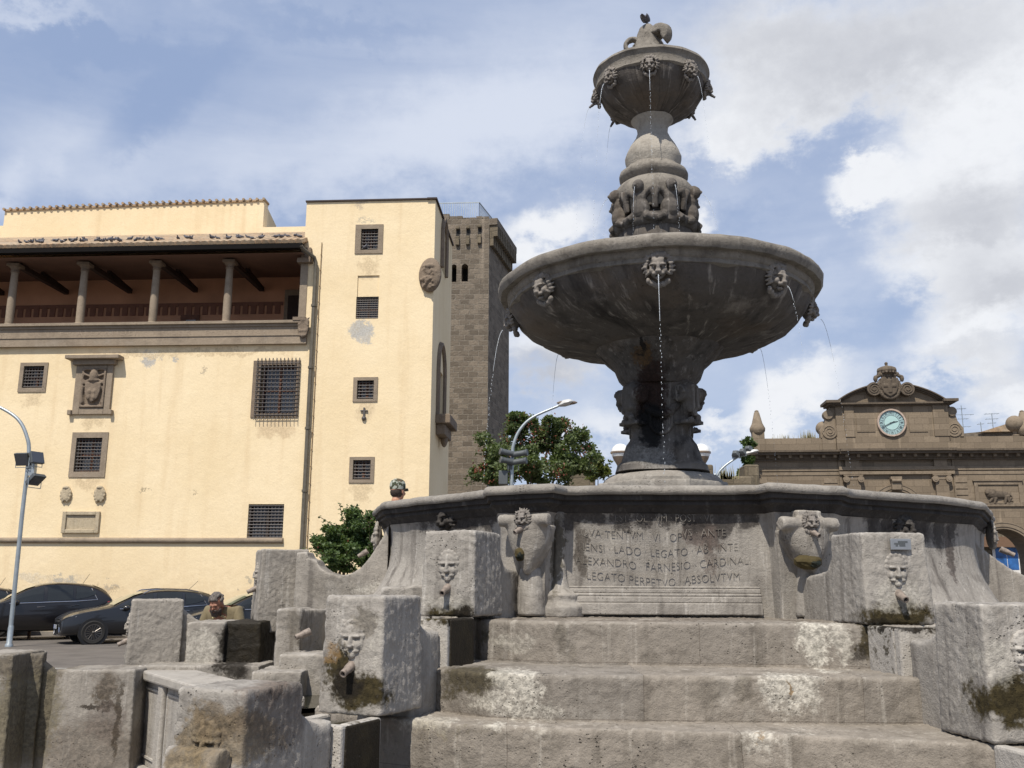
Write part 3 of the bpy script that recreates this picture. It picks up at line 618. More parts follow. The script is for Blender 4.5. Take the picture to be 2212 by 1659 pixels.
# ---------------------------------------------------------------- coats of arms on the wall
r_ = FAC.rect(163, 790, 243, 896); mb = MB(); ia, ib, ic, id_ = FAC.rect(178, 797, 230, 882)
for q in ((r_[0], r_[1], ia, r_[3]), (ic, r_[1], r_[2], r_[3]), (ia, id_, ic, r_[3]), (ia, r_[1], ic, ib)): FAC.box(mb, *q, 0, .10)
FAC.box(mb, r_[0]-.10, r_[3], r_[2]+.10, r_[3]+.18, 0, .22); FAC.box(mb, r_[0]-.30, r_[3]+.18, r_[2]+.32, r_[3]+.32, 0, .42)
FAC.box(mb, r_[0]-.14, r_[1]-.02, r_[0], r_[1]+.16, 0, .18); FAC.box(mb, r_[2], r_[1]-.02, r_[2]+.12, r_[1]+.16, 0, .18)
arms = mb.build('carved_arms', 'trim', palace, bevel=.02, label='large carved coat of arms in a stone frame under a small cornice')
mb = MB(); FAC.box(mb, ia, ib, ic, id_, 0.0, .03); cx_, cz_ = (ia+ic)/2, ib+(id_-ib)*.38; h_ = (id_-ib)
for q in ((ia, ib, ia+.07, id_), (ic-.07, ib, ic, id_), (ia+.07, id_-.07, ic-.07, id_), (ia+.07, ib, ic-.07, ib+.09)): FAC.box(mb, *q, .03, .15)
FAC.prism(mb, [(cx_+a, cz_+b) for a, b in shield_pts(.29, h_*.25)], .03, .16)
for k in range(4): mb.ell(FAC.pt(cx_-.09+.18*(k % 2), cz_-.16+.18*(k//2), .17), (.05, .05, .10), 7)
mb.ell(FAC.pt(cx_, ib+h_*.80, .12), (.17, .14, .26), 10); mb.ell(FAC.pt(cx_, ib+h_*.69, .12), (.22, .12, .07), 8)
for sg in (-1, 1):
    mb.tube([FAC.pt(cx_-.40*sg, ib+h_*.64, .10), FAC.pt(cx_+.38*sg, ib+h_*.86, .10)], .045, 6); mb.ell(FAC.pt(cx_-.38*sg, ib+h_*.65, .1), (.09, .06, .09), 7)
    mb.tube([FAC.pt(cx_+.36*sg, ib+h_*.55, .08), FAC.pt(cx_+.40*sg, ib+h_*.35, .08), FAC.pt(cx_+.34*sg, ib+h_*.12, .08)], .04, 6)
mb.build('shield', 'trim_dark', arms, voxel=.03)
for u_ in (144, 217):
    s_, z_ = FAC.sz(u_, 1067); mb = MB(); FAC.prism(mb, [(s_+a, z_-.05+b) for a, b in shield_pts(.13, .20)], 0, .12)
    mb.ell(FAC.pt(s_, z_+.22, .08), (.13, .09, .07), 8)
    for k in range(10):
        a = math.pi*(.15+.7*k/4.5) if k < 5 else -math.pi*(.15+.7*(k-5)/4.5)
        mb.ell(FAC.pt(s_+.17*math.sin(a), z_-.03+.24*math.cos(a)*-1, .06), (.055, .06, .075), 6)
    mb.build('shield', 'marble_old', palace, voxel=.022, label='small pale carved shield, %s of two' % ('left' if u_ < 200 else 'right'))
pr = FAC.rect(136, 1105, 216, 1152); mb = MB(); FAC.box(mb, pr[0]+.14, pr[1]+.13, pr[2]-.14, pr[3]-.13, 0, .03); pq = mb.build('plaque', 'marble_old', palace, label='pale marble plaque in a moulded frame')
mb = MB()
for q in ((pr[0], pr[1], pr[0]+.14, pr[3]), (pr[2]-.14, pr[1], pr[2], pr[3]), (pr[0]+.14, pr[3]-.13, pr[2]-.14, pr[3]), (pr[0]+.14, pr[1], pr[2]-.14, pr[1]+.13)): FAC.box(mb, *q, 0, .10)
mb.build('frame', 'marble_old', pq, bevel=.02)
# big oval escutcheon wrapped on the tower corner
cc = FAC.pt(sTR-.12, FAC.sz(930, 596)[1], .10); mb = MB(); mtx = Matrix.Rotation(R(-16), 3, 'Z')
mb.ell(cc, (.44, .20, .66), 20, mtx)
for k in range(46):
    a = rnd.uniform(0, 6.28); rr = rnd.uniform(.1, .85); q = mtx @ Vector((math.cos(a)*rr*.40, -.20*math.sqrt(max(0, 1-rr*rr)), math.sin(a)*rr*.60-.06)); mb.ell(cc+q, rnd.uniform(.035, .075), 6)
mb.ell(cc+Vector((0, -.17, .28)), (.22, .10, .10), 8)
mb.build('escutcheon', 'trim_dark', palace, voxel=.026, label='big oval carved escutcheon on the tower corner')
# iron cross standing on the wall foot, seen between lamp post and car
# ================================================================ stone tower behind
Yt = 46.0
TF = Plane(Vector((P(1054, 800, Yt).x, Yt, 0)), (1, -0.065)); sl0 = TF.sz(945, 600)[0]-1.5
zt = TF.sz(1054, 472)[1]
tw = empty('stone_tower', TF.pt(-2, 0), 'tall rough stone tower with a railing on top and two arched openings', 'tower')
th1 = TF.rect(975, 571, 986, 609); th2 = TF.rect(997, 570, 1011, 608)
tc_ = TF.pt(0, 0); td = P(1101, 600, 50.5)-tc_; TS = Plane(tc_, (td.x, td.y)); tsl = TS.sz(1100, 640)[0]
mb = MB(); pierced(mb, TF, sl0, -.5, 0, zt, [th1, th2], .8); pierced(mb, TS, 0, -.5, tsl, zt, [], .5)
bb0 = TF.pt(sl0, 0, -6); bb1 = TS.pt(tsl, 0)
mb.add([TF.pt(sl0, 0), bb0, bb0+Vector((0, 0, zt)), TF.pt(sl0, zt)], [(0, 1, 2, 3)]); mb.add([TF.pt(sl0, zt), TF.pt(0, zt), TS.pt(tsl, zt), bb0+Vector((0, 0, zt))], [(0, 1, 2, 3)])
mb.add([bb0, bb1, bb1+Vector((0, 0, zt)), bb0+Vector((0, 0, zt))], [(3, 2, 1, 0)])
# uneven top course
for i in range(12):
    a = sl0+(-sl0)*i/12; TF.box(mb, a, zt, a+(-sl0)/12-.02, zt+rnd.uniform(.05, .3), -.5, .004)
mb.build('wall', 'tower_stone', tw)
for h in (th1, th2):
    mb = MB(); TF.box(mb, h[0], h[1], h[2], h[3], -.85, -.8); w = mb.build('window', 'dark_room', tw)
    mb = MB(); cx_ = (h[0]+h[2])/2; rr = (h[2]-h[0])/2   # arch head: the two spandrels
    for sg in (-1, 1):
        pts = [(cx_+sg*rr, h[3]+.004), (cx_, h[3]+.004)]+[(cx_+sg*math.sin(a)*rr, h[3]-rr+math.cos(a)*rr) for a in [math.pi/2*i/6 for i in range(7)]]
        TF.prism(mb, pts, -.6, .003)
    mb.build('arch', 'tower_stone', w)
for (u_, v_) in ((961, 506), (989, 507), (1011, 506), (1036, 503)):
    s_, z_ = TF.sz(u_, v_); mb = MB(); TF.box(mb, s_-.10, z_-.62, s_+.10, z_-.12, 0, .16); TF.box(mb, s_-.10, z_+.25, s_+.10, z_+.42, 0, .18); c_ = mb.build('corbel', 'tufa', tw, bevel=.04); mb = MB(); TF.box(mb, s_-.09, z_-.12, s_+.09, z_+.25, 0.001, .02); mb.build('slot', 'dark_room', c_)
n_ = 12
for i in range(n_):
    s_ = tsl*(i+.5)/n_; z_ = TS.sz(1056, 500)[1]; z_ = zt-1.45
    mb = MB(); TS.box(mb, s_-.11, z_, s_+.11, z_+.5, 0, .2); TS.box(mb, s_-.11, z_+.5, s_+.11, z_+1.1, 0, .42); mb.build('corbel', 'tufa', tw)
mb = MB(); TS.box(mb, 0, zt-.35, tsl, zt-.002, 0, .42); mb.build('parapet', 'tower_stone', tw)
mb = MB(); zr = TF.sz(1040, 465)[1]+.5
for (pa, pb, n_) in ((TF.pt(sl0, zt, -.6), TF.pt(-.6, zt, -.6), 30), (TF.pt(-.6, zt, -.6), TS.pt(tsl, zt, -.5)-TS.s*0.5+TF.n*-.1, 26)):
    for i in range(n_+1): q = pa.lerp(pb, i/n_); mb.tube([q, q+Vector((0, 0, 1.15))], .018, 4)
    for h in (.15, 1.15): mb.tube([pa+Vector((0, 0, h)), pb+Vector((0, 0, h))], .03, 4)
mb.build('railing', 'galv', tw)
# ================================================================ clock gate
Yg = 80.0
G = Plane(P(1628, 1000, Yg), (1, -0.10)); G.o.z = 0
def gx(x): return 1534.3+.3064*x
def gy(y): return 745.5+.3064*y
def gs(x, y, off=0.0): return G.sz(gx(x), gy(y), off)
def gr(x0, y0, x1, y1, off=0.0): return G.rect(gx(x0), gy(y0), gx(x1), gy(y1), off)
gate = empty('city_gate', G.pt(8, 0), 'brown stone city gate with a clock, curved pediment and three arches', 'gate')
S0 = gs(305, 850)[0]; S1 = gs(2212, 850)[0]+5.5
zc1 = gs(1300, 740, .5)[1]; zc0 = gs(1300, 778, .3)[1]              # main cornice top / bottom
za = gs(1100, 652)[1]                                              # attic wall top
sc0 = gs(885, 600)[0]; sc1 = gs(1668, 600)[0]                       # centre block
mid = (sc0+sc1)/2
# arches: centre and right, real openings with round heads
def arch_hole(cx, r, ztop): return (cx-r, -0.5, cx+r, ztop)
zac = gs(1312, 1030)[1]; rac = 1.6
rar = 2.3; car_ = gs(2060, 1300)[0]; zar = gs(2060, 1298)[1]
sw0, sw1_ = gs(300, 900)[0], gs(900, 900)[0]
mb = MB()
holes = [arch_hole(mid, rac, zac), arch_hole(car_, rar, zar)]
pierced(mb, G, S0, -0.5, S1, zc0+.1, holes, 3.0)
for (cx, r, zt_) in ((mid, rac, zac), (car_, rar, zar)):
    for sg in (-1, 1):
        pts = [(cx+sg*r, zt_+.003), (cx, zt_+.003)]+[(cx+sg*math.sin(a)*r, zt_-r+math.cos(a)*r) for a in [math.pi/2*i/10 for i in range(11)]]
        G.prism(mb, pts, -3.0, 0.003)
mb.add([G.pt(S0, -.5), G.pt(S0, -.5, -3), G.pt(S0, zc1, -3), G.pt(S0, zc1)], [(0, 1, 2, 3)])
G.box(mb, S0, zc0, S1, zc1-.003, -3, 0.0)
G.box(mb, S0+.1, zc1-.003, S1, za, -.6, 0.05)                        # attic
for x0, x1 in ((300, 385), (790, 885), (1672, 1765)): q = gr(x0, 700, x1, 740); G.box(mb, q[0], zc1-.003, q[2], za+(.55 if x0 == 300 else 0.02), -.6, .14)
mb.build('wall', 'gate_stone', gate)
# quoins, bands, mouldings
mb = MB()
sB0 = gs(905, 900)[0]; sB1 = gs(1718, 900)[0]
for (y0, y1, n1) in ((860, 885, .10), (893, 915, .05)):
    z0, z1 = gs(1200, y1)[1], gs(1200, y0)[1]
    G.box(mb, S0-.02, z0, sB0, z1, 0, n1); G.box(mb, sB0, z0+.02, sB1, z1+.02, 0, n1+.22); G.box(mb, sB1, z0, S1, z1, 0, n1)
z0, z1 = gs(500, 905)[1], gs(500, 890)[1]
for x0, x1 in ((305, 400), (800, 895), (1722, 1808)):                # rusticated quoins
    a, c = gs(x0, 950)[0], gs(x1, 950)[0]; zz = gs(600, 935)[1]
    while zz > 0.2: G.box(mb, a, zz-.48, c, zz-.05, 0, .07); zz -= .52
mb.build('mouldings', 'gate_trim', gate, bevel=.012)
mb = MB()
G.box(mb, sB0, 0, gs(940, 900)[0]-.2, zc0, 0, .13); mb.build('side_strip', 'gate_stone', gate); mb = MB(); G.box(mb, gs(1700, 900)[0]+.1, 0, sB1, zc0, 0, .13)
mb.build('side_strip', 'gate_stone', gate)
for x0, x1 in ((955, 1045), (1580, 1662)):                           # pilasters and ionic capitals
    a, c = gs(x0, 900)[0]-.05, gs(x1, 900)[0]+.05; zt_ = gs(1000, 940)[1]; mb = MB(); G.box(mb, a, 0, c, zt_, 0, .30); G.box(mb, a, gs(1000, 862)[1], c, zc0-.02, 0, .30); p_ = mb.build('pilaster', 'gate_stone', gate)
    mb = MB(); zt_ = gs(1000, 918)[1]; G.box(mb, a-.22, zt_-.10, c+.22, zt_, 0, .42); G.box(mb, a, zt_-.42, c, zt_-.10, 0, .33)
    for s_ in (a-.02, c+.02):
        mb.tube([G.pt(s_, zt_-.38, .15), G.pt(s_, zt_-.38, .46)], .27, 16); mb.tube([G.pt(s_, zt_-.38, .46), G.pt(s_, zt_-.38, .49)], .14, 12)
    mb.build('capital', 'gate_trim', p_, bevel=.02)
# main cornice
mb = MB()
for (n1, z0, z1) in ((1.0, zc1-.14, zc1), (.82, zc1-.34, zc1-.14), (.30, zc0-.22, zc1-.34), (.18, zc0-.36, zc0-.22)):
    G.box(mb, S0-n1*.4, z0, sB0, z1, 0, n1); G.box(mb, sB0, z0+.004, sB1, z1+.06, 0, n1+.28); G.box(mb, sB1, z0, S1, z1, 0, n1)
mb.build('cornice', 'gate_dark', gate)
s_ = S0+.1
while s_ < S1-.4:
    ex = .28 if sB0 < s_ < sB1 else 0; mb = MB(); G.box(mb, s_, zc1-.58, s_+.24, zc1-.345, .30+ex, .56+ex); s_ += .92; mb.build('dentil', 'gate_trim', gate)
# keystone and archivolts
mb = MB(); q = gr(1278, 928, 1345, 1020, .3); G.box(mb, q[0], q[1], q[2], q[3], 0, .42); G.box(mb, q[0]-.07, q[3]-.25, q[2]+.07, q[3], 0, .5); mb.tube([G.pt(q[0], q[3]-.35, .46), G.pt(q[2], q[3]-.35, .46)], .14, 10); mb.build('keystone', 'gate_trim', gate, bevel=.03)
def archivolt(cx, r, zt_, mat_='gate_trim'):
    m_ = MB()
    for (ra, rb, n1) in ((r+.03, r+.20, .10), (r+.20, r+.50, .16), (r+.50, r+.58, .2)):
        rings = []
        for i in range(25):
            a = math.pi*i/24; ca, sa = math.cos(a), math.sin(a); zc_ = zt_-r
            rings.append([G.pt(cx+ra*ca, zc_+ra*sa, .004), G.pt(cx+rb*ca, zc_+rb*sa, .004), G.pt(cx+rb*ca, zc_+rb*sa, n1), G.pt(cx+ra*ca, zc_+ra*sa, n1)])
        m_.loft(rings)
    m_.build('archivolt', mat_, gate)
archivolt(mid, rac, zac); archivolt(car_, rar, zar)
# clock storey
zk0 = za; zk1 = gs(1275, 432)[1]; mb = MB()
G.box(mb, sc0, zc1+.06, sc1, zk1, -1.4, .28)
mb.build('clock_wall', 'gate_stone', gate)
mb = MB(); G.box(mb, sc0-.05, zc1+.07, sc1+.05, za, .0, .34)
for x0, x1 in ((938, 1005), (1560, 1668)): G.box(mb, gs(x0, 500)[0], za, gs(x1, 500)[0], zk1, .0, .40)
for x0, x1 in ((1030, 1160), (1400, 1530)):
    q = gr(x0, 488, x1, 612, .28); G.box(mb, q[0], q[1], q[2], q[3], 0, .34)
mb.build('panels', 'gate_stone', gate, bevel=.015)
mb = MB(); ez1 = gs(1275, 405, .6)[1]
G.box(mb, sc0-.35, zk1, sc1+.35, zk1+.10, -1.4, .50); G.box(mb, sc0-.6, zk1+.10, sc1+.6, zk1+.24, -1.4, .72); G.box(mb, sc0-.85, zk1+.24, sc0+.35, zk1+.46, -1.4, .95); G.box(mb, sc1-.35, zk1+.24, sc1+.85, zk1+.46, -1.4, .95)
mb.build('entablature', 'gate_dark', gate)
# segmental pediment
zb_ = zk1+.24; top_ = gs(1265, 262, .8)[1]; hw = (sc1-sc0)/2+.2; H_ = top_-zb_
Rr = (hw*hw+H_*H_)/(2*H_); zc_ = top_-Rr; A_ = math.asin(hw/Rr)
mb = MB(); pts = [(mid-hw, zb_), (mid+hw, zb_)]+[(mid+math.sin(A_*(1-2*i/20))*(Rr-.2), zc_+math.cos(A_*(1-2*i/20))*(Rr-.2)) for i in range(1, 20)]
G.prism(mb, pts, -1.3, .22); mb.build('tympanum', 'gate_stone', gate)
for sg in (-1, 1):
    mb = MB()
    for (ra, rb, n1) in ((Rr-.32, Rr-.22, .42), (Rr-.22, Rr-.10, .60), (Rr-.10, Rr, .80)):
        rings = []
        for i in range(15):
            a = A_*1.03-(A_*1.03-.20)*i/14; sa, ca = math.sin(a)*sg, math.cos(a)
            q = [G.pt(mid+ra*sa, zc_+ra*ca, -1.3), G.pt(mid+rb*sa, zc_+rb*ca, -1.3), G.pt(mid+rb*sa, zc_+rb*ca, n1), G.pt(mid+ra*sa, zc_+ra*ca, n1)]
            rings.append(q if sg > 0 else q[::-1])
        mb.loft(rings)
    s_, z_ = gs(1272-115*sg*-1*-1 if False else (1155 if sg < 0 else 1390), 308, .8)
    mb.tube([G.pt(s_, z_, .15), G.pt(s_, z_, .86)], .58, 22)
    pts = []
    for i in range(26):
        a = i/25*4*math.pi; rr = .50-.40*i/25; pts.append(G.pt(s_+sg*-1*rr*math.cos(a), z_+rr*math.sin(a), .88))
    mb.tube(pts, .05, 5)
    mb.build('pediment_scroll', 'gate_dark', gate, bevel=.015)
# crest: shield, garland, crown
s_, z_ = gs(1265, 298, .9); mb = MB()
mb2 = [(s_+a, z_+b) for a, b in shield_pts(.72, .80)]; G.prism(mb, mb2, .2, 1.0)
G.box(mb, s_-.13, z_-.45, s_+.13, z_+.65, 1.0, 1.08); G.box(mb, s_-.5, z_+.02, s_-.13, z_+.26, 1.0, 1.07); G.box(mb, s_+.13, z_+.02, s_+.5, z_+.26, 1.0, 1.07)
for k in range(30):
    a = 2*math.pi*k/30; mb.ell(G.pt(s_+.86*math.cos(a), z_+.1+1.0*math.sin(a)*(1 if math.sin(a) < 0 else .75), .75), (.17, .17, .19), 7, noisef=.3)
for sg in (-1, 1):
    for k in range(5): mb.ell(G.pt(s_+sg*(.45+.13*k), z_+1.05+.06*k-.08*k*(k > 2), .85), .22-.02*k, 7)
    mb.ell(G.pt(s_+sg*1.08, z_+.78, .8), (.2, .2, .32), 7)
mb.build('crest', 'gate_dark', gate, voxel=.05)
cs_, cz_ = gs(1250, 185, .8); mb = MB(); c_ = G.pt(cs_, cz_-.55, .55)
mb.lathe([(.42, .0), (.50, .12), (.46, .22), (.72, .42), (.82, .62), (.74, .84), (.45, 1.0), (.12, 1.08), (.08, 1.2)], c_, 24, mod=lambda a, z, r: 1+.06*math.cos(8*a)); mb.ell(c_+Vector((0, 0, 1.28)), .15, 10)
for k in range(16):
    a = 2*math.pi*k/16; mb.ell(c_+Vector((.74*math.cos(a), .74*math.sin(a), .40)), .10, 6)
mb.build('crown', 'gate_dark', gate, voxel=.05)
# clock
ks, kz = gs(1278, 547, .4); kr = abs(gs(1374, 547, .4)[0]-gs(1182, 547, .4)[0])/2
plain('clock_face', (0.40, 0.58, 0.56), 0.5, vary=0.06); plain('clock_hour', (0.30, 0.43, 0.44), 0.5, vary=0.08); plain('clock_black', (0.02, 0.02, 0.025), 0.5); plain('clock_stone', (0.42, 0.33, 0.27), 0.8, vary=.25, vs=4)
kc = G.pt(ks, kz, .30); mb = MB()
def disc(m_, r0, r1, n0, n1, N=64):
    rings = []
    for i in range(N):
        a = 2*math.pi*i/N; ca, sa = math.cos(a), math.sin(a)
        rings.append([G.pt(ks+r*ca, kz+r*sa, n) for r, n in ((r0, n0), (r1, n0), (r1, n1), (r0, n1))])
    rings.append(rings[0]); m_.loft(rings, True, False)
disc(mb, kr*.94, kr*1.06, .28, .52); clk = mb.build('clock', 'clock_stone', gate)
mb = MB(); mb.tube([G.pt(ks, kz, .29), G.pt(ks, kz, .415)], kr*.955, 64); mb.build('hour_ring', 'clock_hour', clk)
mb = MB(); mb.tube([G.pt(ks, kz, .415), G.pt(ks, kz, .425)], kr*.555, 48); mb.build('dial', 'clock_face', clk)
mb = MB(); disc(mb, kr*.545, kr*.565, .424, .431); disc(mb, kr*.93, kr*.945, .415, .43)
for k in range(60):
    a = 2*math.pi*k/60; r0 = kr*.88
    if k % 5 == 0:
        b_ = a+math.pi/12; mb.tube([G.pt(ks+kr*.56*math.cos(b_), kz+kr*.56*math.sin(b_), .425), G.pt(ks+kr*.93*math.cos(b_), kz+kr*.93*math.sin(b_), .425)], .009, 4)
    mb.tube([G.pt(ks+r0*math.cos(a), kz+r0*math.sin(a), .424), G.pt(ks+kr*.91*math.cos(a), kz+kr*.91*math.sin(a), .424)], .008, 4)
mb.build('minute_marks', 'clock_black', clk)
for h, txt in enumerate(('XII', 'I', 'II', 'III', 'IIII', 'V', 'VI', 'VII', 'VIII', 'IX', 'X', 'XI')):
    a = R(90-30*h); M = Matrix.Translation(G.pt(ks+kr*.74*math.cos(a), kz+kr*.74*math.sin(a), .424)) @ Matrix(((G.s.x, 0, G.n.x, 0), (G.s.y, 0, G.n.y, 0), (0, 1, 0, 0), (0, 0, 0, 1))) @ Matrix.Rotation(a-math.pi/2, 4, 'Z') @ Matrix.Diagonal((.8, 1.15, 1, 1))
    text_mesh(txt, kr*.26, .006, 'numeral', 'clock_black', M, clk)
def hand(a, L, w, n):
    m_ = MB(); d = Vector((math.cos(a), math.sin(a))); p = Vector((-d.y, d.x))
    q = [-d*L*.3+p*w, d*L*.75+p*w*.8, d*L, d*L*.75-p*w*.8, -d*L*.3-p*w]
    G.prism(m_, [(ks+x.x, kz+x.y) for x in q], n, n+.02); m_.build('hand', 'clock_black', clk)
hand(R(12), kr*.50, .035, .44); hand(R(205), kr*.78, .03, .465)
# volutes and balls flanking the clock storey
for sg, x, y in ((-1, 840, 610), (1, 1718, 595)):
    s_, z_ = gs(x, y, .1); edge = sc0 if sg < 0 else sc1; mb = MB()
    zb2 = za; zt2 = zk1-.05
    crv = [(edge, zb2), (s_+sg*.75, zb2), (s_+sg*.78, z_+.1), (s_+sg*.35, z_+.75), (edge+sg*.75, z_+1.35), (edge+sg*.42, zt2-.75), (edge+sg*.4, zt2), (edge, zt2)]
    if sg > 0: crv = crv[::-1]
    G.prism(mb, crv, -.5, .12); mb.tube([G.pt(s_, z_, -.5), G.pt(s_, z_, .22)], .62, 20)
    s2, z2 = gs(828 if sg < 0 else 1700, 492 if sg < 0 else 468, .1); mb.tube([G.pt(s2, z2, -.4), G.pt(s2, z2, .26)], .40, 16)
    pts = []
    for i in range(22):
        a = i/21*4*math.pi; rr = .52-.42*i/21; pts.append(G.pt(s_+sg*rr*math.cos(a), z_+rr*math.sin(a), .24))
    mb.tube(pts, .045, 5); mb.build('volute', 'gate_trim', gate, bevel=.015)
def ball_finial(x, y, r_, zbase, back=-.3):
    s_, z_ = gs(x, y, back); c_ = G.pt(s_, 0, back); m_ = MB(); m_.lathe([(r_*.45, zbase), (r_*.5, zbase+.1), (r_*.2, zbase+.2), (r_*.35, z_-r_*.85)], c_, 16); m_.ell(c_+Vector((0, 0, z_)), r_, 20); m_.build('ball_finial', 'gate_trim', gate, smooth=True)
ball_finial(795, 588, .62, za-.1, -.9); ball_finial(2145, 555, .70, za)
for x in (333, 2212):
    s_ = gs(x, 600, -.2)[0]; c_ = G.pt(s_, 0, -.25); r_ = .66; zb3 = za+.5; zball = gs(x, 595, -.2)[1]; ztip = gs(x, 458, -.2)[1]
    m_ = MB(); m_.lathe([(.55, zb3), (.58, zb3+.08), (.3, zb3+.16), (.42, zball-.5), (.64, zball-.15), (.66, zball+.1), (.52, zball+.38), (.45, zball+.52), (.22, ztip-.22), (.16, ztip-.15), (.18, ztip-.08), (.05, ztip)], c_, 20); m_.build('obelisk_finial', 'gate_trim', gate, smooth=True)
# lion relief panel
q = gr(1890, 985, 2175, 1112, .0); mb = MB(); G.box(mb, *q, 0, .03); pn = mb.build('relief_panel', 'gate_stone', gate)
mb = MB()
for r_ in ((q[0]-.3, q[1]-.3, q[0], q[3]+.3), (q[2], q[1]-.3, q[2]+.3, q[3]+.3), (q[0], q[3], q[2], q[3]+.3), (q[0], q[1]-.3, q[2], q[1])): G.box(mb, *r_, 0, .13)
G.box(mb, q[0]-.4, q[3]+.3, q[2]+.4, q[3]+.40, 0, .22); mb.build('frame', 'gate_trim', pn, bevel=.02)
mb = MB(); lx = lambda x, y: G.pt(*gs(x, y), .10)
mb.ell(lx(2040, 1055), (.85, .16, .30), 12); mb.ell(lx(1990, 1050), (.45, .2, .42), 10, noisef=.3); mb.ell(lx(1960, 1040), (.32, .24, .36), 10, noisef=.4); mb.ell(lx(1946, 1045), (.14, .26, .14), 8)
for (x0, y0, x1, y1) in ((1990, 1075, 1965, 1108), (2010, 1078, 2000, 1118), (2085, 1065, 2075, 1118), (2095, 1060, 2105, 1108)): mb.tube([lx(x0, y0), lx(x1, y1)], [.16, .09], 7)
mb.tube([lx(2105, 1045), lx(2125, 1070), lx(2110, 1095), lx(2135, 1100)], .05, 6); G.box(mb, gs(1930, 1120)[0], gs(1930, 1124)[1], gs(2130, 1120)[0], gs(1930, 1114)[1], .03, .14)
mb.build('lion_relief', 'gate_dark', pn, voxel=.035)
# ---------------------------------------------------------------- seen through the right arch: a shop front across the street
bq = P(2172, 1200, 100); mb = MB(); mb.box((bq.x+1, 104, 5), (22, 7.9, 10)); sh = mb.build('shop_house', 'plaster_pink' if False else 'tufa', None)
tag(sh, 'shaded building with a blue shop window glimpsed through the right-hand gate arch', 'building')
plain('shop_blue', (0.03, 0.12, 0.34), 0.4, vary=.5, vs=1.2); plain('awning', (0.17, 0.10, 0.06), 0.8)
SH = Plane(Vector((bq.x, 100, 0)), (1, 0)); q = SH.rect(2152, 1160, 2206, 1182, .3); mb = MB(); SH.box(mb, q[0]-2, q[1], q[2]+1, q[3], .0, .8); mb.build('awning', 'awning', sh)
q = SH.rect(2152, 1183, 2200, 1231, .1); mb = MB(); SH.box(mb, q[0]-.3, q[1]-1.2, q[2]+.3, q[3]+.35, 0.002, .06); wq = mb.build('shop_window', 'white', sh)
mb = MB(); SH.box(mb, q[0], q[1], (q[0]+q[2])/2-.03, q[3], .06, .08); SH.box(mb, (q[0]+q[2])/2+.03, q[1], q[2], q[3], .06, .08); mb.build('pane', 'shop_blue', wq)
# roofs and aerials seen over the attic
hs = MB(); a_ = P(2040, 940, 110); b_ = P(2230, 905, 110)
hs.prism([Vector((a_.x, 110, 0)), Vector((b_.x+12, 110, 0)), Vector((b_.x+12, 110, b_.z)), Vector((P(2115, 930, 110).x, 110, P(2115, 933, 110).z)), Vector((a_.x, 110, a_.z))], (0, 12, 0))
ho = hs.build('distant_house', 'tower_stone', None); tag(ho, 'house roofline just visible above the gate parapet at the right', 'house')
mb = MB(); q0 = P(2112, 935, 109.9); q1 = P(2215, 920, 109.9); mb.prism([q0, q0+Vector((7, 0, .2)), q1+Vector((8, 0, .7)), q1+Vector((-1, 0, .6))], (0, -.6, .0)); mb.build('roof', 'roof_tiles', ho)
def aerial(u0, vb, vt, Y, bars, label):
    m_ = MB(); a = P(u0, vb, Y); b = P(u0-2, vt, Y); a.x = b.x; m_.tube([a-Vector((0, 0, 2)), b], .05, 5)
    for (v_, w_) in bars:
        q = P(u0-2, v_, Y); m_.tube([q-Vector((w_, 0, .05)), q+Vector((w_, 0, .05))], .035, 4)
        for k in range(-2, 3): m_.tube([q+Vector((w_*k/2.5, -.25, 0)), q+Vector((w_*k/2.5, .25, 0))], .015, 4)
    tag(m_.build('tv_aerial', 'galv', None), label, 'aerial', 'television aerials above the gate')
aerial(2078, 940, 876, 110.2, [(883, .6), (896, 1.5), (905, .9), (922, 1.2)], 'tallest television aerial beside the clock storey, with four cross bars')
aerial(2144, 935, 893, 110.3, [(894, .9), (905, .8), (914, .5)], 'forked television aerial midway between clock storey and ball finial')
aerial(2120, 935, 912, 110.4, [(916, .4)], 'shortest television aerial, a thin mast with one bar')
# far wall stumps left of the gate and behind the tree
def stump(u0, v0, u1, v1, Y, label, dz=0):
    a = P(u0, v0, Y); b = P(u1, v0, Y); m_ = MB(); m_.box(((a.x+b.x)/2, Y+.6, a.z/2), (b.x-a.x, 1.2, a.z)); o_ = m_.build('old_wall', 'tufa', None, bevel=.08); tag(o_, label, 'wall'); return o_
stump(1510, 1003, 1541, 1030, 42, 'square old stone merlon just right of the fountain foot')
stump(1609, 1003, 1640, 1030, 41, 'mossy square stone merlon between right street lamp and gate')
stump(1560, 1028, 1630, 1040, 40.5, 'low old stone wall joining the merlon to the gate')
stump(1228, 1004, 1286, 1040, 42, 'old stone wall behind the flowering tree, left of the fountain foot')
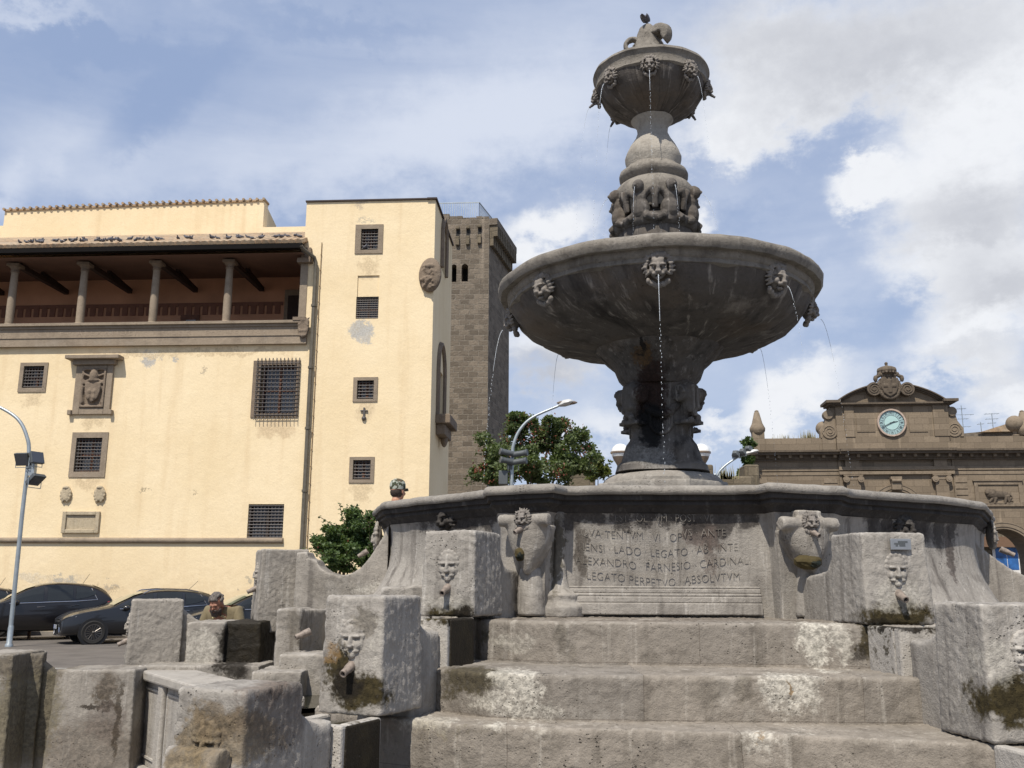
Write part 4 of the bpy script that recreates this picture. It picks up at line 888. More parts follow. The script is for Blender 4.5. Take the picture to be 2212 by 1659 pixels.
# ================================================================ the fountain
YC = 9.3; FC = Vector((P(1424, 800, YC).x, YC, 0))
def zat(v, Y=YC): return P(1424, v, Y).z
def LP(v, hw):
    z = zat(v); dep = YC*math.cos(PITCH)+(z-CAM.z)*math.sin(PITCH); return (hw*dep/FPX, z)
G_ = (0.365, 0.338, 0.302); GD = (0.115, 0.102, 0.09); GL = (0.53, 0.50, 0.455)
MOSS = (0.052, 0.040, 0.016); WET = (0.016, 0.012, 0.008); LIME = (0.60, 0.565, 0.49); RUST = (0.27, 0.17, 0.075); OCH = (0.20, 0.15, 0.085)
def pxs(u, v, Y, ru, rv, colr, amt, ry=0.5):
    k = Y/FPX*1.02; return (P(u, v, Y), (ru*k, ry, rv*k), colr, amt)
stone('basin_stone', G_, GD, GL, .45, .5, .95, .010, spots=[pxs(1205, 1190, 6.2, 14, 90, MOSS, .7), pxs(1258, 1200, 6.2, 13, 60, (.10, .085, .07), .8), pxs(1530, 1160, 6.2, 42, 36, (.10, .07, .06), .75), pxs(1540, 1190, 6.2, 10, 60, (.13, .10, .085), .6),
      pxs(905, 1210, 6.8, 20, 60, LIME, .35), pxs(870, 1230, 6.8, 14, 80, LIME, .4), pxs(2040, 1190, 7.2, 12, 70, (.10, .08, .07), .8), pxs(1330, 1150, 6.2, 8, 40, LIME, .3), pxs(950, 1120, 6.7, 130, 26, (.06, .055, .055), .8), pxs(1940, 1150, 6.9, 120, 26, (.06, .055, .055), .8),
      pxs(1235, 1120, 6.3, 26, 30, (.055, .048, .045), .85), pxs(1285, 1112, 6.3, 30, 22, (.055, .048, .045), .85), pxs(1340, 1118, 6.3, 22, 34, (.055, .048, .045), .85), pxs(1395, 1110, 6.3, 30, 24, (.055, .048, .045), .85), pxs(1455, 1116, 6.3, 26, 30, (.055, .048, .045), .85), pxs(1505, 1122, 6.3, 30, 40, (.055, .048, .045), .85), pxs(1560, 1118, 6.3, 26, 44, (.055, .048, .045), .85), pxs(1610, 1112, 6.3, 24, 26, (.055, .048, .045), .85), pxs(860, 1118, 6.9, 22, 26, (.055, .048, .045), .85), pxs(910, 1120, 6.9, 26, 34, (.055, .048, .045), .85), pxs(1010, 1112, 6.9, 34, 34, (.055, .048, .045), .85), pxs(1060, 1120, 6.9, 20, 40, (.055, .048, .045), .85), pxs(1850, 1125, 6.9, 26, 50, (.055, .048, .045), .85), pxs(1900, 1125, 6.9, 24, 40, (.055, .048, .045), .85), pxs(1990, 1130, 6.9, 26, 44, (.055, .048, .045), .85), pxs(2050, 1128, 6.9, 22, 60, (.055, .048, .045), .85), pxs(2090, 1140, 6.9, 18, 40, (.055, .048, .045), .85), pxs(1180, 1290, 6.3, 20, 20, (.2, .18, .16), .5)])  # dark crust drips below the rim, also painting in more of its shadow
stone('rim_stone', (.33, .305, .27), GD, GL, .5, .5, .4, .014)
stone('rim_under', (.06, .054, .050), (.015, .013, .012), (.17, .155, .14), .5, .3, .5, .012)  # near black: crust, plus the moulding's shadow put into the colour
stone('step_stone', (.295, .262, .222), (.12, .105, .085), (.47, .435, .38), .45, .55, .7, .012, joints=1.07, edge=.5, spots=[
      pxs(1780, 1390, 5.2, 34, 50, LIME, .95), pxs(1840, 1390, 5.2, 18, 48, LIME, .7), pxs(1730, 1495, 4.6, 60, 70, LIME, .85), pxs(1790, 1500, 4.6, 24, 60, LIME, .5), pxs(1640, 1500, 4.6, 20, 50, (.15, .13, .10), .5), pxs(1745, 1505, 4.6, 6, 30, RUST, .8), pxs(1705, 1615, 4.1, 60, 80, LIME, .8), pxs(1490, 1590, 4.2, 120, 14, LIME, .3), pxs(1230, 1390, 5.3, 20, 44, (.17, .15, .12), .6), pxs(1420, 1500, 4.6, 14, 40, (.16, .14, .115), .5), pxs(1560, 1500, 4.6, 50, 34, (.17, .15, .12), .45), pxs(1708, 1610, 4.1, 6, 50, RUST, .8),
      pxs(1010, 1480, 4.9, 90, 40, (.075, .062, .035), .9), pxs(950, 1520, 4.8, 60, 14, MOSS, .8), pxs(985, 1425, 5.1, 90, 10, MOSS, .85), pxs(1110, 1480, 4.8, 60, 44, LIME, .7), pxs(1130, 1490, 4.8, 34, 36, LIME, .45),
      pxs(1050, 1552, 4.6, 190, 28, LIME, .75), pxs(900, 1570, 4.6, 90, 30, LIME, .6), pxs(900, 1600, 4.4, 100, 60, (.33, .28, .18), .5), pxs(980, 1590, 4.3, 90, 30, LIME, .45), pxs(980, 1615, 4.3, 110, 34, (.085, .072, .045), .85), pxs(1180, 1620, 4.2, 60, 34, LIME, .45), pxs(900, 1640, 4.3, 90, 18, RUST, .6), pxs(840, 1650, 4.3, 60, 18, MOSS, .8),
      pxs(1905, 1390, 5.1, 18, 50, MOSS, .9), pxs(1905, 1420, 5.0, 22, 22, WET, .7), pxs(1040, 1380, 5.4, 16, 45, (.09, .08, .045), .8), pxs(1100, 1395, 5.4, 60, 20, LIME, .4), pxs(1765, 1625, 4.1, 8, 8, WET, 1.0, .2), pxs(1781, 1613, 4.1, 9, 6, WET, 1.0, .2), pxs(2125, 1595, 4.0, 7, 12, WET, .9), pxs(1962, 1455, 4.6, 6, 8, WET, .8)])
stone('pier_stone', G_, GD, GL, .4, .5, .75, .012, edge=.6, spots=[
      pxs(968, 1322, 5.5, 62, 20, MOSS, 1.0, .35), pxs(1000, 1335, 5.4, 34, 60, WET, .9, .3), pxs(1948, 1332, 5.2, 86, 30, MOSS, 1.0, .35), pxs(1950, 1345, 5.0, 60, 14, WET, .9, .3), pxs(1905, 1400, 5.0, 20, 60, MOSS, .9, .3),
      pxs(712, 1450, 4.6, 34, 60, MOSS, 1.0, .35), pxs(705, 1415, 4.7, 16, 26, RUST, .6, .3), pxs(760, 1500, 4.6, 80, 40, MOSS, 1.0, .35), pxs(730, 1490, 4.6, 40, 36, WET, .9, .35), pxs(1950, 1290, 5.2, 60, 30, LIME, .45, .4), pxs(785, 1330, 4.7, 30, 30, (.17, .15, .12), .7, .4), pxs(815, 1390, 4.7, 12, 60, LIME, .3, .3),
      pxs(2185, 1510, 4.2, 60, 50, MOSS, 1.0, .4), pxs(2165, 1430, 4.2, 34, 50, LIME, .45, .4), pxs(500, 1600, 3.8, 90, 60, OCH, .7, .4), pxs(430, 1620, 3.9, 50, 90, OCH, .8, .4), pxs(470, 1560, 3.8, 70, 40, (.16, .12, .075), .7, .4), pxs(590, 1500, 3.9, 14, 18, (.05, .04, .04), .8, .4), pxs(600, 1540, 3.9, 60, 90, (.13, .10, .08), .5, .4),
      pxs(970, 1300, 5.6, 60, 14, LIME, .3, .4), pxs(600, 1400, 4.1, 60, 100, (.19, .15, .12), .6, .5)])
stone('side_stone', (.345, .315, .275), GD, GL, .45, .5, .8, .012, edge=.5, spots=[
      pxs(525, 1390, 8.2, 34, 55, WET, .97, 1.2), pxs(555, 1420, 8.2, 22, 40, WET, .9, 1.2), pxs(60, 1440, 7.3, 80, 36, (.14, .115, .08), .75, 1.2), pxs(50, 1560, 7.3, 70, 110, (.17, .145, .09), .8, 1.2), pxs(260, 1480, 7.6, 22, 30, (.08, .06, .04), .85, 1.0),
      pxs(200, 1620, 7.35, 100, 60, (.16, .13, .10), .6, 1.2), pxs(215, 1525, 7.35, 40, 5, (.05, .04, .03), .9, 1.2), pxs(235, 1560, 7.35, 40, 40, (.15, .12, .10), .6, 1.2), pxs(230, 1470, 7.35, 30, 26, (.20, .17, .14), .5, 1.2), pxs(282, 1550, 7.6, 8, 80, (.06, .045, .03), .8, 1.0), pxs(450, 1390, 8.1, 40, 40, LIME, .5, 1.0), pxs(640, 1360, 7.0, 20, 50, (.14, .12, .09), .5, .6), pxs(600, 1410, 7.5, 12, 25, WET, .8, .6), pxs(700, 1270, 7.6, 60, 40, (.20, .18, .15), .5, 1.0),
      pxs(800, 1270, 7.2, 80, 20, LIME, .5, 1.0)])
stone('trough_wet', (.022, .017, .010), (.006, .005, .003), (.05, .038, .018), .7, .6, .6, .012, rough=.55)
stone('bowl_stone', (.125, .110, .097), (.026, .022, .020), (.38, .345, .305), .6, .35, 1.0, .012, rough=.8, brown=.3, radial=(FC.x, FC.y), sc=.8)
stone('mask_stone', (.25, .225, .20), (.09, .08, .07), (.38, .345, .31), .5, .2, .4, .006, edge=.4)
stone('bowl_rim_stone', (.27, .245, .21), (.07, .06, .052), (.38, .35, .31), .6, .5, .5, .012)
stone('stem_stone', (.125, .112, .100), (.024, .021, .019), (.30, .275, .25), .6, .35, 1.0, .010, brown=.2, edge=.35, spots=[
      pxs(1408, 850, 8.9, 34, 90, (.030, .014, .010), .92, .6), pxs(1410, 920, 8.9, 28, 60, (.010, .010, .010), .97, .6), pxs(1392, 760, 8.7, 20, 28, (.12, .07, .03), .8, .5), pxs(1425, 990, 8.8, 40, 34, (.26, .25, .235), .55, .5), pxs(1380, 980, 8.8, 30, 24, (.24, .23, .21), .5, .5),
      pxs(1390, 740, 8.7, 8, 26, (.01, .01, .01), .9, .5)])
stone('foot_stone', (.33, .305, .27), (.16, .14, .12), GL, .4, .4, .4, .010)
stone('pillar_light', (.44, .405, .35), (.13, .11, .09), (.48, .45, .40), .4, .9, .4, .014)
plain('trough_water', (0.03, 0.028, 0.015), 0.08, spec=.7, vary=.5, vs=3)
plain('basin_water', (0.05, 0.06, 0.06), 0.05, spec=.7)
stone('inscribed', (.31, .285, .25), (.12, .105, .09), (.42, .39, .35), .5, .3, .9, .006)

fountain = empty('fountain', FC, 'large grey stone fountain with two bowls, a carved basin wall, steps and stepped spouting piers', 'fountain')
random.seed(3)
def offset_poly(poly, d):
    n = len(poly); out = []
    for i in range(n):
        p0, p1, p2 = Vector(poly[i-1]), Vector(poly[i]), Vector(poly[(i+1) % n])
        e1 = (p1-p0).normalized(); e2 = (p2-p1).normalized(); n1 = Vector((-e1.y, e1.x)); n2 = Vector((-e2.y, e2.x)); m = (n1+n2)
        if m.length < 1e-4: m = n1
        m.normalize(); out.append(p1+m*d/max(.45, m.dot(n1)))
    return out
def densify(poly, step):
    out = []
    for i in range(len(poly)):
        a, b = Vector(poly[i]), Vector(poly[(i+1) % len(poly)]); k = max(1, int((b-a).length/step))
        out += [a.lerp(b, j/k) for j in range(k)]
    return out
ZR = 2.30
front = [(804, 1101), (821, 1084), (900, 1074), (1042, 1058), (1045, 1049), (1198, 1040), (1226, 1047), (1430, 1048), (1630, 1047), (1654, 1041), (1829, 1048), (1845, 1056), (2000, 1069), (2129, 1082), (2150, 1113)]
rim = [PZ(u, v, ZR).xy for u, v in front]
L_, R__ = rim[0], rim[-1]
rim += [Vector((R__.x-.05, 10.3)), Vector((3.9, 11.3)), Vector((2.6, 12.2)), Vector((.9, 12.3)), Vector((-.5, 11.6)), Vector((L_.x-.05, 10.3))]
def ringmb(poly, prof, jit=.0, seed=0, zj=0.0, flare=None):
    m_ = MB(); rings = []; base = densify(poly, .07); n = len(base)
    # mitre directions computed on the coarse polygon, then densified the same way
    for (off, z) in prof:
        q = densify_like(poly, offset_poly(poly, -off)); ring = []
        for i, p in enumerate(q):
            j = noise.noise(Vector((p.x*2.5, p.y*2.5, z*3+seed)))*jit+noise.noise(Vector((p.x*9, p.y*9, z*6+seed)))*jit*.5
            c = Vector((p.x, p.y, z+noise.noise(Vector((p.x*1.7, p.y*1.7, seed+5)))*zj+noise.noise(Vector((p.x*8, p.y*8, seed+5)))*zj*.5)); d = (Vector((p.x, p.y))-FC.xy); d.normalize()
            k = j+(flare(p, z) if flare else 0)
            ring.append(c+Vector((d.x, d.y, 0))*k)
        rings.append(ring)
    return m_, rings
def densify_like(ref, poly, step=.07):
    out = []
    for i in range(len(ref)):
        a, b = Vector(ref[i]), Vector(ref[(i+1) % len(ref)]); k = max(1, int((b-a).length/step)); a2, b2 = Vector(poly[i]), Vector(poly[(i+1) % len(poly)])
        out += [a2.lerp(b2, j/k) for j in range(k)]
    return out
# rim is listed clockwise or counter-clockwise? make it run so that positive offset goes outwards
area = sum(rim[i-1].x*rim[i].y-rim[i].x*rim[i-1].y for i in range(len(rim)))
if area < 0: rim.reverse()
prof = [(-.36, ZR-.05), (-.33, ZR-.005), (-.03, ZR), (-.008, ZR-.012), (0, ZR-.03), (-.002, ZR-.052), (-.015, ZR-.062)]
m_, rr = ringmb(rim, prof, .012, 1, .010); m_.loft(rr, True, False); m_.build('basin_rim', 'rim_stone', fountain, smooth=True, angle=60)
prof = [(-.012, ZR-.060), (-.03, ZR-.066), (-.032, ZR-.095), (-.055, ZR-.10), (-.05, ZR-.125), (-.085, ZR-.15), (-.088, ZR-.165), (-.105, ZR-.18)]
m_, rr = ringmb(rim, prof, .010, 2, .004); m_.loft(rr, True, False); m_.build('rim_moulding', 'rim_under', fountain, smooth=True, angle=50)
xl0, xr0 = PZ(1042, 1058, ZR).x, PZ(1845, 1056, ZR).x
def flare(p, z):
    w = max(0, min(1, (xl0-.15-p.x)/.5)) if p.x < FC.x else max(0, min(1, (p.x-xr0-.1)/.5))*.8
    if p.y > 9.6: w *= .3
    t = max(0, min(1, (2.0-z)/.75)); return w*.50*t*t
prof = [(-.100, ZR-.178), (-.112, ZR-.20)]+[(-.115-.004*k, ZR-.20-.10*k) for k in range(1, 13)]
m_, rr = ringmb(rim, prof, .012, 3, 0, flare); m_.loft(rr, True, False)
inner = [(-.36, ZR-.05), (-.36, ZR-.35)]
m2, r2 = ringmb(rim, inner); m_.loft(r2[::-1], True, False)
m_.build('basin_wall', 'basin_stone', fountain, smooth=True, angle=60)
m_ = MB(); q = offset_poly(rim, .30); m_.add([(p.x, p.y, ZR-.12) for p in q], [tuple(range(len(q)))]); m_.build('basin_water', 'basin_water', fountain)
# ---- inscription panel
pa, pb = PZ(1229, 1047, ZR), PZ(1630, 1047, ZR)
FP = Plane(Vector((pa.x, pa.y, 0)), (pb.x-pa.x, pb.y-pa.y)); off = -.128
lines = [(1120, 'EST · OL · VM · POST · VI', .9), (1151, 'AQVA TENTVM · VI · OPVS · ANTE · POS', 1.0), (1182, 'STIENSI · LADO · LEGATO · AB · INTERIM', 1.0), (1211, 'ALEXANDRO · FARNESIO · CARDINALI', 1.0), (1242, 'LEGATO PERPETVO · ABSOLVTVM', 1.0)]
for v_, tx, k in lines:
    s_, z_ = FP.sz(1432, v_, off); 
    text_mesh(tx, .072, .0022, 'inscription', 'inscribed', Matrix.Translation(FP.pt(s_, z_, off+.0015)) @ Matrix(((FP.s.x, 0, FP.n.x, 0), (FP.s.y, 0, FP.n.y, 0), (0, 1, 0, 0), (0, 0, 0, 1))) @ Matrix.Diagonal((.92*k, 1.0, 1, 1)), fountain, space=1.0, thin=.030)
W_ = (pb-pa).length; m_ = MB(); zb0 = 1.47
for (n1, z0, z1) in ((-.06, zb0, zb0+.075), (-.078, zb0+.075, zb0+.115), (-.09, zb0+.115, zb0+.135), (-.105, zb0+.135, zb0+.165), (-.118, zb0+.165, zb0+.18)): FP.box(m_, -.05, z0, W_+.03, z1, off-.05, n1)
m_.build('base_moulding', 'basin_stone', fountain, bevel=.010)
for s_, nm in ((-.065, 0),):
    m_ = MB(); c = FP.pt(s_, 0, off+.0)
    m_.lathe([(.16, zb0-.02), (.165, zb0+.05), (.12, zb0+.08), (.13, zb0+.12), (.07, zb0+.16), (.05, zb0+.24), (.045, 1.9), (.05, 2.14)], c, 16); m_.build('corner_shaft', 'basin_stone', fountain, voxel=.015, disp=.012)
# ---- masks -----------------------------------------------------------------
def lion_mesh(name, mat, beard=True, seed=1):
    """a lion mask about one unit high, facing -Y"""
    rr = random.Random(seed); m_ = MB(); E = lambda x, y, z, a, b, c: m_.ell((x, -y, z), (a, b, c), 12)
    E(0, .06, 0, .30, .22, .38); E(0, .24, .16, .20, .12, .14)
    E(0, .36, -.02, .07, .10, .19); E(0, .42, -.12, .11, .08, .065)                     # nose
    for s in (-1, 1):
        E(s*.14, .32, .10, .11, .07, .040); E(s*.13, .27, .035, .05, .05, .03); E(s*.19, .24, -.10, .10, .10, .10); E(s*.10, .34, -.20, .10, .09, .06)
        E(s*.36, .08, .28, .09, .06, .11); E(s*.11, .22, .24, .10, .07, .07)
    E(0, .26, -.33, .10, .10, .07)
    for k in range(17):                                                                   # mane
        a = math.pi*(-.18+1.36*k/16); r0 = .43+rr.uniform(-.03, .05); x, z = math.cos(a)*r0, math.sin(a)*r0*1.05+.03
        ca, sa = math.cos(a), math.sin(a); f_ = .08+rr.uniform(0, .07); m_.tube([(x*.80, -f_-.06, z*.80), (x, -f_, z), (x*1.22-sa*.05, -.02, z*1.22+ca*.05)], [.05, .055, .03], 6)
    for k in range(7): E(rr.uniform(-.22, .22), .16, .33+rr.uniform(0, .1), .06, .07, .09)
    if beard:
        for k in range(11): x = -.32+.064*k; E(x, .05+rr.uniform(0, .08), -.40-.16*(1-(x/.34)**2)+rr.uniform(-.04, .04), .07, .09, .10)
    o = m_.build(name, mat, None, loc=(0, 0, 0), voxel=.026); freeze(o); me = o.data
    # mouth and eye hollows
    for v in me.vertices:
        x, y, z = v.co
        for (hx, hz, a, b, d) in ((0, -.265, .09, .035, .20), (.20, .06, .06, .03, .10), (-.20, .06, .06, .03, .10), (.07, .02, .035, .03, .06), (-.07, .02, .035, .03, .06)):
            k = ((x-hx)/a)**2+((z-hz)/b)**2
            if k < 1 and y < 0: v.co.y += d*(1-k)
    bpy.data.objects.remove(o); return me
def face_mesh(name, mat):
    """a worn human mask in shallow relief, one unit high, facing -Y"""
    m_ = MB(); E = lambda x, y, z, a, b, c: m_.ell((x, -y, z), (a, b, c), 12)
    E(0, 0, 0, .30, .13, .44); E(0, .08, .22, .24, .07, .16); E(0, .15, -.02, .05, .08, .16); E(0, .18, -.12, .075, .06, .05)
    for s in (-1, 1):
        E(s*.13, .12, .11, .12, .06, .04); E(s*.16, .09, -.10, .10, .07, .10); E(s*.27, .03, -.02, .05, .06, .22); E(s*.12, .10, -.235, .12, .05, .035)
    E(0, .08, -.33, .12, .07, .09)
    for k in range(9): a = math.pi*k/8; E(.29*math.cos(a), .03, .12+.33*math.sin(a), .08, .07, .08)
    o = m_.build(name, mat, None, loc=(0, 0, 0), voxel=.028); freeze(o); me = o.data
    for v in me.vertices:
        x, y, z = v.co
        for (hx, hz, a, b, d) in ((.12, .045, .085, .04, .09), (-.12, .045, .085, .04, .09), (0, -.205, .10, .03, .06)):
            k = ((x-hx)/a)**2+((z-hz)/b)**2
            if k < 1 and y < 0: v.co.y += d*(1-k)
    bpy.data.objects.remove(o); return me
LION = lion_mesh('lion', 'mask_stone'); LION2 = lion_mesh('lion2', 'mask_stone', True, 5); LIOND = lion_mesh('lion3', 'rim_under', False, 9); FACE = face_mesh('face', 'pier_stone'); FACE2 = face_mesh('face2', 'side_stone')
def inst(name, me, parent, pos, az, size, tilt=0.0, label=None):
    """az = outward direction (degrees from -Y towards +X)"""
    o = bpy.data.objects.new(name, me); col.objects.link(o); o.parent = parent; o.location = Vector(pos)-wloc(parent)
    o.rotation_euler = (R(tilt), 0, R(az)); o.scale = (size,)*3; WL[o.name] = Vector(pos)
    if label: o['label'] = label
    return o
def dirv(az): return Vector((math.sin(R(az)), -math.cos(R(az)), 0))
def spout(pos, az, L, r, parent, drop=.25, mat='spout'):
    d = dirv(az)+Vector((0, 0, -drop)); d.normalize(); m_ = MB(); p = Vector(pos); n = 12; up = d.orthogonal().normalized(); b = d.cross(up); rings = []
    for (t, rr_) in ((-.02, r*1.35), (L*.35, r*1.25), (L*.6, r), (L, r), (L, r*.68), (L*.8, r*.62)):
        rings.append([p+d*t+(up*math.cos(2*math.pi*k/n)+b*math.sin(2*math.pi*k/n))*rr_ for k in range(n)])
    m_.loft(rings, True, False); fs = len(m_.f); m_.cur = 1; q = rings[-1]; m_.add(q, [tuple(range(n))]); m_.cur = 0
    o = m_.build('spout', [mat, 'black'], parent, smooth=True); return p+d*L
# ---- bowls ------------------------------------------------------------------
def bowl(prof_px, name, rimprof, lobes, depth, n=96, twist=0):
    m_ = MB()
    def mod(a, z, r): return 1+depth*(abs(math.sin((a+twist*z)*lobes/2))**.6-.7)*min(1, max(0, (r-.1)*3))
    m_.lathe(prof_px, FC, n, mod); return m_
rb = LP(625, 343)[0]; zb_r = LP(620, 343)[1]-.075
bp = [LP(760, 139), LP(748, 190), (LP(730, 240)[0], LP(738, 240)[1]), (LP(715, 280)[0], LP(718, 280)[1]), (LP(700, 302)[0], LP(696, 305)[1]), (LP(680, 315)[0], LP(673, 315)[1])]
pts = []
for i in range(len(bp)-1):
    for k in range(4): f = k/4; pts.append((bp[i][0]*(1-f)+bp[i+1][0]*f, bp[i][1]*(1-f)+bp[i+1][1]*f))
pts.append(bp[-1])
big = bowl(pts, 'bowl', None, 16, .032, 160, .3); bigo = big.build('large_bowl', 'bowl_stone', fountain, smooth=True, disp=.01)
rz = zb_r; ro = rb
def jl(prof, jit, seed, n=110, c=FC):
    m_ = MB(); rings = []
    for (r, z) in prof:
        ring = []
        for k in range(n):
            a = 2*math.pi*k/n; q = Vector((math.cos(a), math.sin(a), 0)); d = noise.noise(q*r*3+Vector((seed, z*4, 0)))*jit+noise.noise(q*r*11+Vector((seed, z*9, 0)))*jit*.5
            ring.append(c+q*(r+d)+Vector((0, 0, z+d*.6)))
        rings.append(ring)
    m_.loft(rings, True, False); return m_
zi = bp[-1][1]
m_ = jl([(bp[-1][0]-.02, zi-.01), (bp[-1][0]+.025, zi+.01), (bp[-1][0]+.02, zi+.05), (bp[-1][0]+.045, zi+.07), (bp[-1][0]+.05, zi+.12), (ro-.03, rz-.07), (ro-.005, rz-.03), (ro, rz+.01), (ro-.015, rz+.035), (ro-.05, rz+.055), (ro-.14, rz+.055), (ro-.19, rz+.03), (ro-.22, rz-.1), (ro-.5, rz-.3), (.3, rz-.38)], .012, 4)
m_.build('rim', 'bowl_rim_stone', bigo, smooth=True, angle=50)
m_ = MB(); m_.lathe([(ro-.2, rz-.03), (.01, rz-.029)], FC, 48, caps=False); m_.build('water', 'basin_water', bigo)
SP_BIG = []
for k in range(8):
    az = -8.5+45*k; d = dirv(az); rr_ = bp[-1][0]-.02; pos = FC+d*(rr_+.0)+Vector((0, 0, zi-.035))
    inst('lion_mask', LION, bigo, pos, az, .275, 14); tip = FC+d*(rr_+.13)+Vector((0, 0, zi-.14)); SP_BIG.append((tip, az))
# lower cup of the large bowl
cup = [LP(838, 74), LP(822, 88), LP(812, 92), LP(800, 96), LP(786, 112), LP(770, 128), LP(758, 138), LP(750, 141)]
m_ = MB(); m_.lathe(cup, FC, 96, lambda a, z, r: 1+.03*(abs(math.sin(a*6))**.5-.6)*(1 if z > cup[2][1] else 0)); m_.build('bowl_foot', 'stem_stone', bigo, smooth=True, disp=.01)
# small bowl
sr, sz_ = LP(168, 125); low = [LP(268, 34), LP(258, 50), LP(250, 66), LP(240, 84), LP(225, 100), LP(208, 111), LP(196, 116)]
pts = []
for i in range(len(low)-1):
    for k in range(3): f = k/3; pts.append((low[i][0]*(1-f)+low[i+1][0]*f, low[i][1]*(1-f)+low[i+1][1]*f))
pts.append(low[-1])
m_ = bowl(pts, 'b', None, 8, .04, 96, 1.2); smo = m_.build('small_bowl', 'bowl_stone', fountain, smooth=True, disp=.01)
zi2 = low[-1][1]
m_ = jl([(low[-1][0]-.01, zi2-.01), (low[-1][0]+.015, zi2+.01), (low[-1][0]+.012, zi2+.03), (sr-.03, sz_-.045), (sr, sz_-.01), (sr-.01, sz_+.02), (sr-.05, sz_+.035), (sr-.09, sz_+.01), (sr-.2, sz_-.12), (.1, sz_-.2)], .008, 8, 80); m_.build('rim', 'bowl_rim_stone', smo, smooth=True, angle=50)
SP_SM = []
for k in range(8):
    az = -10+45*k; d = dirv(az); pos = FC+d*(low[-1][0]-.01)+Vector((0, 0, zi2-.03)); inst('lion_mask', LION2, smo, pos, az, .185, 14)
    t_ = spout(FC+d*(low[-1][0]+.05)+Vector((0, 0, zi2-.11)), az, .05, .012, smo, .8, 'iron'); SP_SM.append((t_, az))
# baluster between the bowls
neck = [LP(352, 60), LP(345, 61), LP(335, 58), LP(318, 49), LP(303, 38), LP(290, 32), LP(275, 34), LP(262, 46)]
m_ = jl([LP(366, 56)]+neck, .012, 12, 56); m_.build('baluster', 'pillar_light', fountain, smooth=True, angle=80)
m_ = jl([LP(404, 62), LP(397, 66), LP(391, 73), LP(384, 74), LP(378, 72), LP(372, 60), LP(364, 54)], .010, 14, 64); m_.build('collar', 'bowl_rim_stone', fountain, smooth=True, angle=50)
m_ = jl([LP(470, 76), LP(445, 84), LP(430, 87), LP(418, 84), LP(408, 76), LP(400, 64), LP(396, 55)], .008, 16, 64); m_.build('bulb', 'bowl_rim_stone', fountain, smooth=True, angle=80)
m_ = jl([LP(540, 84), LP(500, 80), LP(470, 60), LP(445, 60)], .01, 18, 48); m_.build('drum', 'stem_stone', fountain, smooth=True)
m_ = jl([LP(512, 82), LP(506, 90), LP(497, 92), LP(491, 88), LP(486, 80)], .012, 20, 64); m_.build('scroll_band', 'stem_stone', fountain, smooth=True)
SP_FIG = []
fz = LP(455, 80)[1]; fr = LP(455, 84)[0]
for k in range(8):                                                    # ring of winged pot-bellied figures
    az = -8+22.5+45*k; d = dirv(az); tt = Vector((d.y*-1, d.x, 0)); m_ = MB(); b = FC+d*(fr-.03)
    M3 = Matrix((tt, d, Vector((0, 0, 1)))).transposed()
    m_.ell(b+Vector((0, 0, fz-.13)), (.10, .10, .13), 14, M3); m_.ell(b+d*.02+Vector((0, 0, fz+.0)), (.075, .06, .09), 10, M3)
    m_.ell(b+d*.07+Vector((0, 0, fz+.10)), (.055, .06, .068), 12, M3); m_.ell(b+d*.13+Vector((0, 0, fz+.095)), (.012, .02, .02), 6, M3); m_.ell(b+d*.05+Vector((0, 0, fz+.125)), (.06, .06, .055), 10, M3)
    for s in (-1, 1):
        m_.tube([b+tt*s*.06+Vector((0, 0, fz+.03)), b+tt*s*.13+d*.02+Vector((0, 0, fz+.07)), b+tt*s*.16+Vector((0, 0, fz-.02)), b+tt*s*.14+Vector((0, 0, fz-.13))], [.045, .04, .035, .02], 8)
        m_.tube([b+tt*s*.05+Vector((0, 0, fz-.18)), b+tt*s*.10+d*.07+Vector((0, 0, fz-.24)), b+tt*s*.14+d*.03+Vector((0, 0, fz-.25))], [.05, .04, .03], 8)
    fo = m_.build('winged_figure', 'stem_stone', fountain, voxel=.009)
    SP_FIG.append((b+d*.14+Vector((0, 0, fz+.07)), az))
# finial: bud with curled leaves
zf = LP(128, 30)[1]; m_ = MB(); fcx = FC+Vector((-.02, 0, 0))
m_.lathe([(.22, zf-.10), (.19, zf+.02), (.15, zf+.12), (.125, zf+.22), (.11, zf+.30), (.085, zf+.37), (.045, zf+.41)], fcx, 24, lambda a, z, r: 1+.06*math.cos(4*a)); fin = m_.build('finial', 'bowl_rim_stone', fountain, voxel=.014, disp=.01)
for (az, rr_, w_, hgt) in ((-96, .072, .05, .24), (58, .060, .10, .30), (140, .07, .09, .26), (-150, .07, .07, .24)):
    d = dirv(az); tt = Vector((-d.y, d.x, 0)); rings = []; kk = 2.0 if az == 58 else .9
    for i in range(15):
        a = math.pi*(1.0-1.35*i/14); c = fcx+d*(.095+rr_+rr_*math.cos(a))+Vector((0, 0, zf+hgt-rr_+.0+rr_*1.05*math.sin(a))); nrm = d*math.cos(a)+Vector((0, 0, math.sin(a))); ww = w_*(1-.35*i/14)
        rings.append([c+tt*ww+nrm*-.02*kk, c+tt*ww+nrm*.02*kk, c+nrm*.035*kk, c-tt*ww+nrm*.02*kk, c-tt*ww+nrm*-.02*kk])
    m_ = MB(); m_.loft(rings); m_.build('curled_leaf', 'bowl_rim_stone', fin, voxel=.014)
